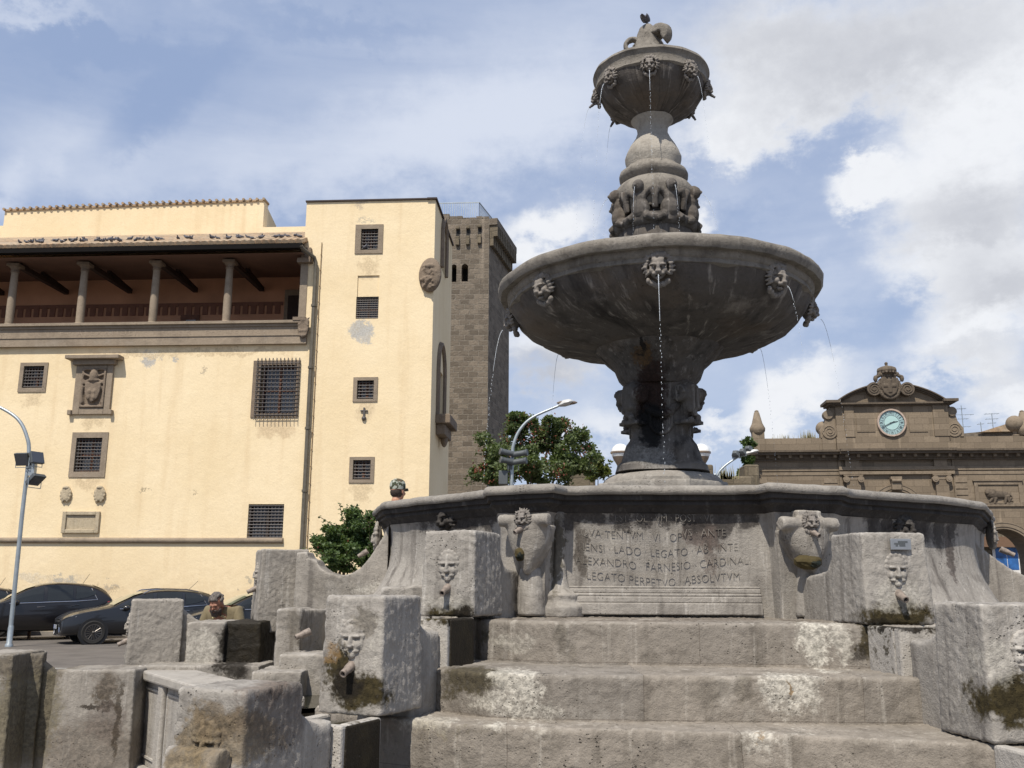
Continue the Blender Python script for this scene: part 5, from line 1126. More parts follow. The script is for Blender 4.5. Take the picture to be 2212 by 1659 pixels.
# ---- stem -----------------------------------------------------------------
shaft = [LP(1000, 96), LP(985, 92), LP(968, 86), LP(958, 78), LP(948, 73), LP(900, 73), LP(878, 76), LP(850, 72), LP(838, 72)]
def smod(a, z, r): return 1+.10*math.cos(4*(a-R(45-8.5)))*(1 if r < .5 else .5)-.05
m_ = MB(); m_.lathe([LP(1024, 112), LP(1012, 108), LP(1003, 98)]+shaft[1:], FC, 96, smod); st = m_.build('stem', 'stem_stone', fountain, smooth=True, disp=.012)
for k in range(4):                                                    # console volutes on the four corners
    az = -8.5+45+90*k; d = dirv(az); tt = Vector((-d.y, d.x, 0)); r0 = LP(880, 70)[0]+.035; m_ = MB(); zv = LP(866, 70)[1]; zl = LP(905, 70)[1]; zt_ = LP(838, 70)[1]; b = FC+d*r0
    for s in (-1, 1):
        m_.tube([b+d*.03+tt*s*.02+Vector((0, 0, zv)), b+d*.03+tt*s*.15+Vector((0, 0, zv))], .085, 16)
        pts = []
        for i in range(20): a = i/19*3.4*math.pi; rr_ = .085-.065*i/19; pts.append(b+d*(.03+rr_*math.cos(a))+tt*s*.155+Vector((0, 0, zv+rr_*math.sin(a))))
        m_.tube(pts, .014, 5)
    m_.tube([b+d*-.06+Vector((0, 0, zt_-.02)), b+d*.03+Vector((0, 0, zv+.05)), b+d*.04+Vector((0, 0, zv-.12)), b+d*-.03+Vector((0, 0, zl)), b+d*-.09+Vector((0, 0, LP(950, 70)[1]))], [.075, .10, .095, .075, .07], 10)
    for i in range(7): m_.ell(b+d*.09+tt*(.05*((i % 3)-1))+Vector((0, 0, zv-.05-.035*i)), .035, 7)
    m_.box(b+d*-.02+Vector((0, 0, zl-.09)), (.24, .24, .035), R(az)); m_.build('console', 'stem_stone', st, voxel=.014)
for k in range(4):                                                    # fruit garlands between them
    az0 = -8.5+90*k; m_ = MB(); r0 = LP(880, 66)[0]
    for i in range(11): a = az0-34+68*i/10; z_ = LP(878, 70)[1]-.13*math.cos(R((a-az0)*2.4)); m_.ell(FC+dirv(a)*(r0+.02)+Vector((0, 0, z_)), .042, 8)
    d = dirv(az0); tt = Vector((-d.y, d.x, 0)); pts = [FC+d*(r0-.01)+tt*.11*math.cos(a)+Vector((0, 0, LP(918, 70)[1]-.13*(1 if math.sin(a) > 0 else 0)*math.sin(a)+(.16 if a == 0 or a > 3.1 else 0))) for a in [math.pi*i/8 for i in range(9)]]
    m_.tube(pts, .022, 6); m_.build('garland', 'stem_stone', st, voxel=.012)
pr_ = LP(1030, 138)[0]; zp = 2.62
oct_ = [(pr_*1.06*math.cos(R(22.5+45*i)-R(98.5)), pr_*1.06*math.sin(R(22.5+45*i)-R(98.5))) for i in range(8)]
m_ = MB(); m_.prism([FC+Vector((x, y, 2.1)) for x, y in oct_], (0, 0, zp-2.1)); plo = m_.build('plinth', 'foot_stone', fountain, voxel=.02, disp=.01)
m_ = MB()
for i in range(8):
    a, b = Vector(oct_[i]), Vector(oct_[(i+1) % 8]); m0, m1 = a.lerp(b, .12), a.lerp(b, .88); n_ = Vector(((a+b).x, (a+b).y)).normalized()*.006
    for k in range(26):
        f = (k+.5)/26; p = m0.lerp(m1, f)+n_
        for j in range(5): m_.ell(FC+Vector((p.x, p.y, zp-.10-.055*j+(.025 if k % 2 else 0))), (.016, .016, .014), 5)
m_.build('lattice', 'foot_stone', plo)
m_ = MB(); c8 = [(x*.93, y*.93) for x, y in oct_]; m_.lathe([(pr_*.90, zp-.01), (pr_*.90, zp+.03), (pr_*.86, zp+.06), (pr_*.80, zp+.09)], FC, 64, lambda a, z, r: 1-.03*math.cos(4*(a-R(45-8.5)))); m_.build('foot', 'foot_stone', fountain, smooth=True, disp=.01)
# ---- steps ------------------------------------------------------------------
def step(zt_, px, back, zlow, label, xs=None, zback=None):
    m_ = MB(); nose = [PZ(u, v, zt_) for u, v in px] if px else [Vector(q) for q in xs]
    poly = [Vector((p.x, p.y, zlow)) for p in nose]+[Vector((x, y, zlow)) for x, y in back]
    m_.prism(poly, (0, 0, zt_-zlow)); return m_.build('step', 'step_stone', fountain, bevel=.022, voxel=.014, disp=.026, dscale=.22, label=label)
step(1.455, [(960, 1330), (1040, 1337), (1200, 1341), (1450, 1343), (1700, 1345), (1880, 1348), (2000, 1352)], [(2.9, 7.0), (-.6, 7.6)], 1.15, 'top step below the inscription')
step(1.22, [(880, 1428), (930, 1440), (1060, 1452), (1210, 1456), (1700, 1460), (1900, 1462), (2005, 1462), (2080, 1468)], [(2.7, 6.0), (-.9, 6.4)], .92, 'second step with white lime streaks')
step(1.0, [(770, 1540), (825, 1548), (1000, 1562), (1200, 1571), (1500, 1578), (1760, 1588), (2000, 1598), (2120, 1606), (2260, 1616)], [(2.6, 5.2), (-1.1, 5.5)], .66, 'third step, mossy at its left end')
step(.76, None, [(2.9, 4.6), (-1.3, 4.6)], .42, 'lowest visible step', xs=[(-1.5, 3.75, 0), (0, 3.5, 0), (1.5, 3.35, 0), (2.9, 3.2, 0)])
m_ = MB(); m_.prism([Vector(p) for p in ((-1.9, 3.5, .2), (-1.6, 3.15, .2), (0, 3.0, .2), (3.4, 2.7, .2), (4.5, 4, .2), (3, 6, .2), (-2, 6, .2))], (0, 0, .27)); m_.build('step', 'step_stone', fountain, bevel=.03)
m_ = MB(); q = [Vector((FC.x+7.2*math.sin(R(a)), FC.y-6.9*math.cos(R(a)), -.05)) for a in range(0, 360, 15)]; m_.prism(q, (0, 0, .24)); m_.build('base_platform', 'step_stone', fountain, bevel=.02)
# ---- piers with spouts ----------------------------------------------------------
def arm(corner, az, side, tops, bots, pitch, mat, face, Wd=.34, Dp=.38, tz=.10, troughs=(1, 1, 1), label=''):
    e = dirv(az); t = Vector((math.cos(R(az)), math.sin(R(az)), 0))      # t: to the right when looking outwards from the camera side
    for i, (zt_, zb) in enumerate(zip(tops, bots)):
        c = Vector(corner)+e*pitch*i; c.z = 0; lo, hi = (-Wd, 0) if side > 0 else (0, Wd); m_ = MB(); g = .035
        def q(r, s, z): return c+e*r+t*s+Vector((0, 0, z))
        m_.hexa([q(.02, lo-.01, zb), q(.02, hi+.01, zb), q(-Dp, hi+.02, zb), q(-Dp, lo-.02, zb), q(0, lo, zt_), q(0, hi, zt_), q(-Dp, hi, zt_), q(-Dp, lo, zt_)])
        p_ = m_.build('pier', mat, fountain, bevel=.014, voxel=.0115, disp=.022, dscale=.20, label=label)
        mid_ = (lo+hi)/2
        if i < 2 or True:
            zm = zt_-(zt_-bots[i])*.42 if i < 2 else zt_-.22; fm = inst('face_mask', face, p_, q(-.005, mid_, zt_-.215), az, .20)
            spout(q(.01, mid_, zt_-.335), az, .075, .018, p_, .45)
        if troughs[i]:
            zt2 = bots[i]+tz-.10+.0; L_t = .33; m_ = MB(); b2 = bots[i]-.55
            def bx(r0, r1, s0_, s1_, z0, z1): m_.hexa([q(r1, s0_, z0), q(r1, s1_, z0), q(r0, s1_, z0), q(r0, s0_, z0), q(r1, s0_, z1), q(r1, s1_, z1), q(r0, s1_, z1), q(r0, s0_, z1)])
            bx(L_t-.06, L_t, lo, hi, b2, zt2); bx(-.01, L_t-.06, lo, lo+.06, b2, zt2); bx(-.01, L_t-.06, hi-.06, hi, b2, zt2); bx(-.01, L_t-.06, lo+.06, hi-.06, b2, zt2-.10)
            tr = m_.build('trough', mat, fountain, bevel=.012)
            m_ = MB(); m_.add([q(.0, lo+.05, zt2-.03), q(L_t-.05, lo+.05, zt2-.03), q(L_t-.05, hi-.05, zt2-.03), q(0, hi-.05, zt2-.03)], [(0, 1, 2, 3)]); m_.build('water', 'trough_water', tr)
            m_ = MB(); ss = hi if side > 0 else lo; sg = 1 if side > 0 else -1
            m_.hexa([q(L_t-.02, ss+sg*.012, b2), q(L_t-.02, ss-sg*.02, b2), q(.01, ss-sg*.02, b2), q(.01, ss+sg*.012, b2), q(L_t-.03, ss+sg*.008, zt2-.005), q(L_t-.03, ss-sg*.02, zt2-.005), q(.01, ss-sg*.02, zt2-.005), q(.01, ss+sg*.008, zt2-.005)])
            if side > 0: m_.build('wet_algae', 'trough_wet', tr, bevel=.008)
        # narrow wall tying this pier to the one behind
        m_ = MB(); r_in = -Dp; r_out = -pitch+.33 if i else -Dp-.5; zh = zt_-.12
        s0_, s1_ = lo+.04, hi-.04; prof = [(r_in+.02, zt_-.06), (r_in-.10, zt_-.16), (r_in-.2, zt_-.20), (r_out, zt_-.18 if i else zt_+.0)]
        if i == 0: prof = [(r_in+.02, zt_-.05), (r_in-.08, zt_-.10), (r_in-.16, zt_-.20), (r_in-.55, zt_-.24)]
        pts = [q(r, s0_, z) for r, z in prof]+[q(prof[-1][0], s0_, bots[i]-.4), q(prof[0][0], s0_, bots[i]-.4)]
        m_.prism(pts, t*(s1_-s0_)); m_.build('link_wall', mat, fountain, bevel=.02, voxel=.02, disp=.015)
cA = P(1024, 1327, 5.6); arm((cA.x, cA.y, 0), -23.5, 1, (1.97, 1.60, 1.255), (1.47, 1.04, .45), 1.0, 'pier_stone', FACE, label='stepped pier with a worn face and spout, left of the steps')
cB = P(1873, 1346, 5.25); arm((cB.x, cB.y, 0), 7.0, -1, (1.95, 1.585, 1.2), (1.45, 1.0, .3), 1.03, 'pier_stone', FACE, Wd=.38, label='stepped pier with a worn face and spout, right of the steps')
cW = P(560, 1300, 8.2); arm((cW.x, cW.y, 0), -67.5, 1, (1.95, 1.53, 1.12), (1.25, .9, .1), 1.0, 'side_stone', FACE2, Wd=.40, Dp=.40, label='stepped pier on the far left side of the fountain')
# metal plate on the right pier
EP = Plane(cB+dirv(7)*.012, (math.cos(R(7)), math.sin(R(7)))); EP.o.z = 0; q = EP.rect(1922, 1164, 1966, 1188, 0); m_ = MB(); EP.box(m_, q[0], q[1], q[2], q[3], .0, .012); m_.build('name_plate', 'metal_plate', fountain, bevel=.003)
m_ = MB()
for j in range(3):
    for i in range(11):
        if rnd.random() < .8: s_ = q[0]+.02+(q[2]-q[0]-.04)*i/11; z_ = q[1]+.018+(q[3]-q[1]-.03)*j/3; EP.box(m_, s_, z_, s_+.006, z_+.010, .012, .013)
m_.build('engraving', 'flood_grey', fountain)
# console head on the lowest left pier (scrolled leaf)
e = dirv(-23.5); t = Vector((math.cos(R(-23.5)), math.sin(R(-23.5)), 0)); c = Vector((cA.x, cA.y, 0))+e*2.0; m_ = MB()
m_.tube([c+e*.05+t*-.30+Vector((0, 0, 1.0)), c+e*.05+t*-.04+Vector((0, 0, 1.0))], .05, 12); m_.tube([c+e*.10+t*-.17+Vector((0, 0, .98)), c+e*.13+t*-.17+Vector((0, 0, .75)), c+e*.05+t*-.17+Vector((0, 0, .45))], [.06, .10, .07], 10)
for s in (-1, 1): m_.tube([c+e*.08+t*(-.17+s*.10)+Vector((0, 0, .98)), c+e*.12+t*(-.17+s*.05)+Vector((0, 0, .84)), c+e*.10+t*(-.17)+Vector((0, 0, .70))], [.035, .03, .02], 8)
m_.build('leaf_console', 'pier_stone', fountain, voxel=.012, disp=.012)
# ---- niches on the splayed corners ------------------------------------------------
def niche(u0, v0, u1, v1, ul, ur, vt, vb, um, vm, ut, vtip, hole, az_n):
    a, b = PZ(u0, v0, ZR), PZ(u1, v1, ZR); N = Plane(Vector((a.x, a.y, 0)), (b.x-a.x, b.y-a.y)); o_ = -.02
    az = math.degrees(math.atan2(N.n.x, -N.n.y))
    s0, zt_ = N.sz(ul, vt, o_); s1, _ = N.sz(ur, vt, o_); _, zb_2 = N.sz(ul, vb, o_); rad = (zt_-zb_2)/2; zc = (zt_+zb_2)/2; st, ztip = N.sz(ut, vtip, o_)
    root = None; m_ = MB(); m_.tube([N.pt(s0, zc, o_), N.pt(s0+.04, zc, o_), N.pt((s0+s1)/2, zc, o_), N.pt(s1-.04, zc, o_), N.pt(s1, zc, o_)], [rad, rad*1.05, rad*.8, rad*1.05, rad], 16); sk = N.sz(um, 1100, -.05)[0]
    if um > 1500: N.box(m_, sk-.12, zc-.02, sk+.06, zc+.09, -.16, -.02)
    sm = (s0+s1)/2; hwid = (s1-s0)/2*.86; rings = []; K = 14
    for i in range(K+1):
        f = i/K; z = zb_2+.01+(ztip-zb_2-.01)*f; w = hwid*(1-f**1.9*.93); cs = sm+(st-sm)*f; pr2 = .045*(1-f**3)+.015; rings.append([N.pt(cs+w*math.cos(a_), z, -.15+(pr2+.12)*math.sin(a_)**.55 if 0 < a_ < math.pi else -.15) for a_ in [math.pi*j/12 for j in range(13)]])
    m_.loft([r[::-1] for r in rings]); no = m_.build('niche', 'side_stone', fountain, bevel=.0, voxel=.012, disp=.01, label='scrolled shell niche with a small mask and spout')
    sM, zM = N.sz(um, vm, o_+rad); inst('face_mask', LION, no, N.pt(sM, zM, o_+rad*.7), az, .125)
    spout(N.pt(sM, zM-.055, o_+rad), az+(-20 if az < 0 else 12), .07, .015, no, .5)
    sh, zh = N.sz((hole[0]+hole[2])/2, (hole[1]+hole[3])/2, .04); hw_ = abs(N.sz(hole[2], 1200, .05)[0]-N.sz(hole[0], 1200, .05)[0])/2; hh = abs(N.sz(1200, hole[3], .05)[1]-N.sz(1200, hole[1], .05)[1])/2
    M3 = Matrix((N.s, N.n, Vector((0, 0, 1)))).transposed(); m_ = MB(); m_.ell(N.pt(sh, zh, -.01), (hw_, .05, hh), 18, M3, .15); m_.build('moss', 'trough_moss', no)
    m_ = MB(); m_.ell(N.pt(sh+hw_*.2, zh-hh*.25, .015), (hw_*.55, .035, hh*.55), 12, M3, .3); m_.build('water', 'black_moss', no)
    m_ = MB(); sC, _ = N.sz(ut, vtip, -.05); m_.lathe([(.10, 1.46), (.095, ztip-.12), (.075, ztip+.05)], N.pt(sC, 0, -.13), 14); m_.build('niche_shaft', 'basin_stone', no, voxel=.015, disp=.012)
stone('trough_moss', (.09, .07, .03), (.035, .026, .012), (.16, .13, .07), .6, .5, .3, .01); stone('black_moss', (.012, .016, .010), (.005, .006, .004), (.04, .04, .02), .5, .5, .3, .01, rough=.5)
niche(1045, 1049, 1198, 1040, 1080, 1187, 1112, 1139, 1128, 1122, 1135, 1242, (1105, 1178, 1132, 1214), 0)
niche(1654, 1041, 1829, 1048, 1684, 1806, 1115, 1146, 1752, 1129, 1760, 1240, (1727, 1195, 1786, 1232), 0)
# dark masks under the rim on the side facets and the profile masks at the outer corners
def facet_mask(ua, va, ub, vb, um, vm, size, me, sp=False, offn=-.10, label=None):
    a, b = PZ(ua, va, ZR), PZ(ub, vb, ZR); N = Plane(Vector((a.x, a.y, 0)), (b.x-a.x, b.y-a.y)); s_, z_ = N.sz(um, vm, offn); az = math.degrees(math.atan2(N.n.x, -N.n.y)); inst('lion_mask', me, fountain, N.pt(s_, z_, offn), az, size, 0, label)
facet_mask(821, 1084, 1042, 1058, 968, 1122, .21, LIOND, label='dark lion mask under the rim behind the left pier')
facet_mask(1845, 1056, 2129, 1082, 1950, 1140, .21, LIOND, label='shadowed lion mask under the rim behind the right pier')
mLp = P(817, 1162, 8.1); inst('lion_mask', FACE2, fountain, mLp, -88, .27, 0, 'mask seen in profile at the left corner of the basin'); spout(mLp+Vector((-.10, -.02, -.12)), -88, .07, .018, fountain, .6)
mRp = P(2140, 1158, 8.3); inst('lion_mask', FACE2, fountain, mRp, 80, .27, 0, 'mask seen in profile at the right corner of the basin'); spout(mRp+Vector((.08, -.02, -.12)), 70, .10, .02, fountain, .5)
# ---- curved walls falling from the basin to the outer piers -------------------------
def curved_wall(px, Y, th, name, mat, base, label, dy=0.0):
    m_ = MB(); n = len(px); top = [P(u, v, Y+dy*(u-px[0][0])/(px[-1][0]-px[0][0])) for u, v in px]
    fr = [Vector((p.x, p.y, base)) for p in top]
    for i in range(n-1):
        m_.hexa([fr[i], fr[i+1], fr[i+1]+Vector((0, th, 0)), fr[i]+Vector((0, th, 0)), top[i], top[i+1], top[i+1]+Vector((0, th, 0)), top[i]+Vector((0, th, 0))])
    m_.build(name, mat, fountain, voxel=.018, disp=.022, label=label)
curved_wall([(640, 1192), (664, 1191), (666, 1206), (684, 1209), (690, 1224), (708, 1236), (733, 1243), (757, 1239), (778, 1227), (796, 1205), (812, 1180), (826, 1160), (840, 1130)], 8.0, .3, 'curved_wall', 'side_stone', .9, 'curved wall falling from the basin towards the far left piers', -.25)
curved_wall([(2085, 1140), (2104, 1160), (2118, 1180), (2141, 1198), (2165, 1215), (2190, 1232), (2216, 1243), (2300, 1262), (2360, 1262)], 7.6, .3, 'curved_wall', 'side_stone', .9, 'curved wall falling from the basin on the right side')
# sloping wall between the right piers
m_ = MB(); a = P(1938, 1352, 5.3); b = P(2030, 1352, 5.6); c_ = P(2080, 1568, 5.0); d_ = P(1990, 1450, 4.9)
m_.hexa([Vector((a.x, a.y, .7)), Vector((c_.x-.0, c_.y-.1, .7)), Vector((c_.x, b.y+.4, .7)), Vector((a.x, b.y+.4, .7)), a, Vector((b.x, b.y-.15, b.z)), Vector((b.x, b.y+.4, b.z)), Vector((a.x, b.y+.4, b.z))]); m_.build('side_wall', 'pier_stone', fountain, bevel=.03, voxel=.018, disp=.02)
# large low wall on the right, outside the second pier
m_ = MB(); a = P(2027, 1350, 6.2); m_.hexa([Vector((a.x, 6.3, .3)), Vector((a.x+2.6, 6.0, .3)), Vector((a.x+2.6, 7.6, .3)), Vector((a.x, 7.6, .3)), Vector((a.x, 6.3, 1.42)), Vector((a.x+2.6, 6.0, 1.42)), Vector((a.x+2.6, 7.6, 1.5)), Vector((a.x, 7.6, 1.5))]); m_.build('side_wall', 'side_stone', fountain, bevel=.04, voxel=.025, disp=.02)
# ---- lower left pool: panelled wall, ledges, short pier -----------------------------
pl0 = PZ(292, 1441, 1.0); pl1 = PZ(436, 1482, 1.0); d = (pl1-pl0).normalized()
PP = Plane(Vector((pl0.x, pl0.y, 0)), (d.x, d.y)); Lw = (pl1-pl0).length+.9; m_ = MB()
PP.box(m_, -.02, .2, Lw, .985, -.30, -.02); PP.box(m_, -.04, .93, Lw, 1.0, -.34, .035); PP.box(m_, -.03, .2, Lw, .33, -.02, .05); PP.box(m_, -.03, .33, .07, .93, -.02, .02)
gap = (Lw-.1)/3.2
for k in range(4): PP.box(m_, .07+gap*(k+1)-.09, .33, .07+gap*(k+1)+.03, .93, -.02, .02)
m_.build('panelled_wall', 'side_stone', fountain, bevel=.015, label='low pool wall with sunken panels')
m_ = MB()
for k in range(4):
    s0_, s1_ = .07+gap*k+(.03 if k else 0), .07+gap*(k+1)-.09
    for qd in ((s0_+.03, .38, s0_+.045, .88), (s1_-.045, .38, s1_-.03, .88), (s0_+.045, .865, s1_-.045, .88), (s0_+.045, .38, s1_-.045, .395)): PP.box(m_, *qd, -.02, -.008)
m_.build('panel_moulding', 'side_stone', fountain)
m_ = MB(); PP.box(m_, 0, .2, Lw, .90, -1.2, -.30); m_.build('pool_bed', 'trough_wet', fountain)
m_ = MB(); m_.add([PP.pt(0, .93, -.3), PP.pt(Lw, .93, -.3), PP.pt(Lw, .93, -1.2), PP.pt(0, .93, -1.2)], [(0, 1, 2, 3)]); m_.build('pool_water', 'trough_water', fountain)
def block(u0, u1, vt, Y, dep, zb, mat, label, vt1=None, batter=0, sk=0.0, bev=.014):
    a = P(u0, vt, Y); b = P(u1, vt1 or vt, Y+sk); m_ = MB(); z = a.z
    m_.hexa([Vector((a.x-batter, a.y-batter, zb)), Vector((b.x+batter, b.y-batter, zb)), Vector((b.x+batter, b.y+dep, zb)), Vector((a.x-batter, a.y+dep, zb)), Vector((a.x, a.y, z)), Vector((b.x, b.y, b.z)), Vector((b.x, b.y+dep, b.z)), Vector((a.x, a.y+dep, z))])
    return m_.build('stone_block', mat, fountain, bevel=bev, voxel=.015, disp=.024, label=label)
block(404, 488, 1343, 7.9, .5, .9, 'side_stone', 'low block between the two far left piers'); block(484, 566, 1342, 7.95, .5, .9, 'trough_wet', 'black wet block between the far left piers')
block(296, 560, 1437, 7.6, .5, .4, 'side_stone', 'ledge under the far left piers')
block(120, 292, 1446, 7.35, .45, .1, 'side_stone', 'long block right of the leftmost pier', batter=.03)
block(-80, 30, 1412, 7.3, .5, .1, 'side_stone', 'block at the left edge of the picture', batter=.03)
pD = block(596, 652, 1314, 6.9, .4, .8, 'side_stone', 'short pier with a spout in the left corner of the fountain'); block(650, 700, 1316, 6.95, .4, .8, 'side_stone', 'shaded cheek of the short pier', sk=.3)
spout(P(664, 1366, 6.85), -60, .09, .02, pD, .4)
block(542, 652, 1450, 6.4, .5, .3, 'side_stone', 'pale ledge below the short pier'); block(600, 720, 1412, 6.6, .4, .3, 'side_stone', 'inner wall of the left pool')
block(820, 922, 1268, 6.15, .5, .9, 'pier_stone', 'rounded shoulder behind the left piers', vt1=1262); block(905, 990, 1352, 5.6, .3, .9, 'pier_stone', 'block beside the upper left trough')
# ================================================================ water jets
def water_mat():
    m, t, b = new_mat('water'); b.inputs['Base Color'].default_value = (.80, .84, .88, 1); b.inputs['Roughness'].default_value = 0.08; b.inputs['Specular IOR Level'].default_value = 1.0
    b.inputs['Transmission Weight'].default_value = 0.55; b.inputs['IOR'].default_value = 1.33
water_mat()
def jet(tip, az, v0, zend, label, group, solid=.35, r=.006, seed=0):
    r *= .62
    rr = random.Random(seed); d = dirv(az); p = Vector(tip); T = math.sqrt(2*max(.05, (p.z-zend))/9.8); m_ = MB()
    pos = lambda tt: p+d*v0*tt+Vector((0, 0, -4.9*tt*tt-.15*tt))
    n = 12; ts = T*solid; m_.tube([pos(ts*i/n) for i in range(n+1)], [r*(1-.55*i/n) for i in range(n+1)], 6); tt = ts
    while tt < T:
        tt += rr.uniform(.004, .013); q = pos(tt)+Vector((rr.uniform(-1, 1), rr.uniform(-1, 1), 0))*.006; m_.ell(q, (r*rr.uniform(.35, .75), r*rr.uniform(.35, .75), r*rr.uniform(1.0, 2.6)), 6)
    o = m_.build('water_jet', 'water', None, loc=tip, smooth=True); tag(o, label, 'water jet', group)
BAYS0 = 0
WB = ['facing the viewer', 'on the right front', 'on the right side', 'on the right back', 'at the back', 'on the left back', 'on the left side', 'on the left front']
lab_b = {0: 'central water jet dropping from the large bowl past the dark stem', 1: 'short thin water jet below the right front lion mask of the large bowl', 2: 'dotted water jet falling from the rightmost mask of the large bowl',
         3: 'dotted water jet falling behind the large bowl above the obelisk finial', 5: 'very faint water jet behind the large bowl above the street lamp head', 6: 'bright water jet falling from the large bowl in front of the stone tower'}
for k, (tp, az) in enumerate(SP_BIG):
    if k in lab_b: jet(tp, az, .35, 2.3 if k != 1 else 3.7, lab_b[k], 'water jets of the large bowl', .45, .0075 if k in (0, 6) else .0055, k)
lab_s = {0: 'central water jet falling from the front mask of the small upper bowl', 1: 'dotted water jet from the right front mask of the small upper bowl', 7: 'bright water jet from the left front mask of the small upper bowl',
         6: 'long thin water jet from the leftmost mask of the small upper bowl', 5: 'faint water jet from the left back spout of the small upper bowl'}
for k, (tp, az) in enumerate(SP_SM):
    if k in lab_s: jet(tp, az, .30 if k != 0 else .12, 4.7, lab_s[k], 'water jets of the small bowl', .32, .0065 if k in (0, 7) else .0045, 20+k)
lab_f = {7: 'tiny water jet from the mouth of the left front winged figure', 0: 'tiny water jet from the mouth of the right front winged figure', 1: 'tiny curved water jet from the rightmost winged figure', 6: 'tiny curved water jet from the leftmost winged figure'}
for k, (tp, az) in enumerate(SP_FIG):
    if k in lab_f: jet(tp, az, .55 if k in (1, 6) else .25, 4.75, lab_f[k], 'water jets of the winged figures', .5, .005, 40+k)
# ================================================================ street lamps
def lamp_head(m_, c, az, L=.75, w=.30, tilt=-.18):
    d = dirv(az)+Vector((0, 0, -tilt)); d.normalize(); tt = Vector((-dirv(az).y, dirv(az).x, 0)); up = tt.cross(d)*-1
    if up.z < 0: up = -up
    rings = []
    for f, ww, h in ((0, .22, .3), (.12, .45, .6), (.4, .95, 1), (.75, 1, .9), (.93, .75, .55), (1, .35, .2)):
        rings.append([Vector(c)+d*L*f+tt*w/2*ww*math.cos(a)+up*(.10*h*math.sin(a) if math.sin(a) > 0 else .045*h*math.sin(a)) for a in [2*math.pi*k/14 for k in range(14)]])
    m_.loft(rings)
def flood(parent, c, az, el, s=.36, nm='floodlight', cyl=False):
    d = (dirv(az)*math.cos(R(el))+Vector((0, 0, math.sin(R(el))))).normalized(); tt = Vector((-dirv(az).y, dirv(az).x, 0)); up = tt.cross(d)*-1; m_ = MB()
    c = Vector(c)
    if cyl: m_.tube([c-d*.20, c-d*.17, c+d*.12, c+d*.18, c+d*.19], [.04, .06, .065, .08, .08], 14); m_.tube([c+Vector((0, 0, -.08)), c+Vector((0, 0, -.20))], .015, 5)
    else:
        a, b = s/2, s/2*.9
        m_.loft([[c-d*.10+tt*x*a*.55+up*z*b*.55 for x, z in ((-1, -1), (1, -1), (1, 1), (-1, 1))], [c-d*.02+tt*x*a*.95+up*z*b*.95 for x, z in ((-1, -1), (1, -1), (1, 1), (-1, 1))], [c+d*.08+tt*x*a+up*z*b for x, z in ((-1, -1), (1, -1), (1, 1), (-1, 1))]])
    o = m_.build(nm, 'flood_grey', parent, bevel=.012)
    m_ = MB(); 
    if not cyl:
        a, b = s/2*.88, s/2*.8; m_.add([c+d*.083+tt*x*a+up*z*b for x, z in ((-1, -1), (1, -1), (1, 1), (-1, 1))], [(0, 1, 2, 3)]); m_.build('lens', 'glass_dark', o)
        m_ = MB(); m_.tube([c+tt*s*.52, c+tt*s*.52+Vector((0, 0, -s*.6)), c-tt*s*.52+Vector((0, 0, -s*.6)), c-tt*s*.52], .012, 5); m_.build('bracket', 'galv', o)
    return o
def lamp_post(px, Y, rb_, rt, az_head, label, head=True, headL=.85):
    """px: points of the bent pole from the foot upwards"""
    pts = [P(u, v, Y) for u, v in px]; foot = Vector((pts[0].x, Y, 0)); x1 = pts[1].x
    ctl = [foot]+pts[1:]; fine = []
    n = len(ctl)
    for i in range(n-1):
        p0, p1, p2, p3 = ctl[max(0, i-1)], ctl[i], ctl[i+1], ctl[min(n-1, i+2)]
        for k in range(8):
            t_ = k/8; fine.append(.5*((2*p1)+(p2-p0)*t_+(2*p0-5*p1+4*p2-p3)*t_*t_+(3*p1-p0-3*p2+p3)*t_**3))
    fine.append(ctl[-1]); root = empty('street_lamp', foot, label, 'street lamp', 'curved street lamps round the square')
    m_ = MB(); m_.tube(fine, [rb_+(rt-rb_)*i/(len(fine)-1) for i in range(len(fine))], 12); m_.build('pole', 'galv', root, smooth=True)
    m_ = MB(); m_.lathe([(rb_*1.7, 0), (rb_*1.7, .06), (rb_*1.2, .1), (rb_*1.2, .5), (rb_, .55)], foot, 14); m_.build('base', 'galv', root, smooth=True)
    if head:
        m_ = MB(); lamp_head(m_, fine[-1], az_head, headL, .34, -.25); h = m_.build('lamp_head', 'lamp_white', root, smooth=True)
        d = dirv(az_head); m_ = MB(); m_.ell(fine[-1]+d*headL*.55+Vector((0, 0, .07)), (.24, .11, .05), 12, Matrix.Rotation(R(az_head+90), 3, 'Z')); m_.build('lens', 'globe_dark', h, smooth=True)
    return root, fine
Yl = 26.0
root, fine = lamp_post([(30, 1300), (47, 1120), (62, 985), (57, 940), (38, 905), (0, 880), (-45, 862)], Yl, .060, .040, -95, 'grey street lamp with three square floodlights at the left edge')
flood(root, P(50, 991, Yl-.1), -10, -25, .40); flood(root, P(78, 990, Yl-.1), 60, 20, .38); flood(root, P(76, 1034, Yl-.1), 70, -50, .42)
m_ = MB(); m_.tube([P(42, 1001, Yl), P(84, 1000, Yl)], .02, 5); m_.tube([P(60, 1015, Yl), P(76, 1021, Yl)], .02, 5); m_.box(P(71, 1003, Yl), (.18, .15, .22)); m_.box(P(70, 1020, Yl), (.16, .14, .2)); m_.build('bracket', 'galv', root)
Yl = 21.0
root, fine = lamp_post([(1102, 1100), (1105, 1040), (1107, 985), (1109, 962), (1122, 930), (1150, 902), (1206, 877)], Yl, .048, .028, 82, 'grey street lamp with four tubular spotlights in front of the flowering tree', headL=.36)
for (u, v, az) in ((1097, 978, -70), (1122, 980, 70), (1098, 996, -70), (1120, 997, 70)): flood(root, P(u, v, Yl-.15), az, 8 if az < 0 else 6, cyl=True, nm='spotlight')
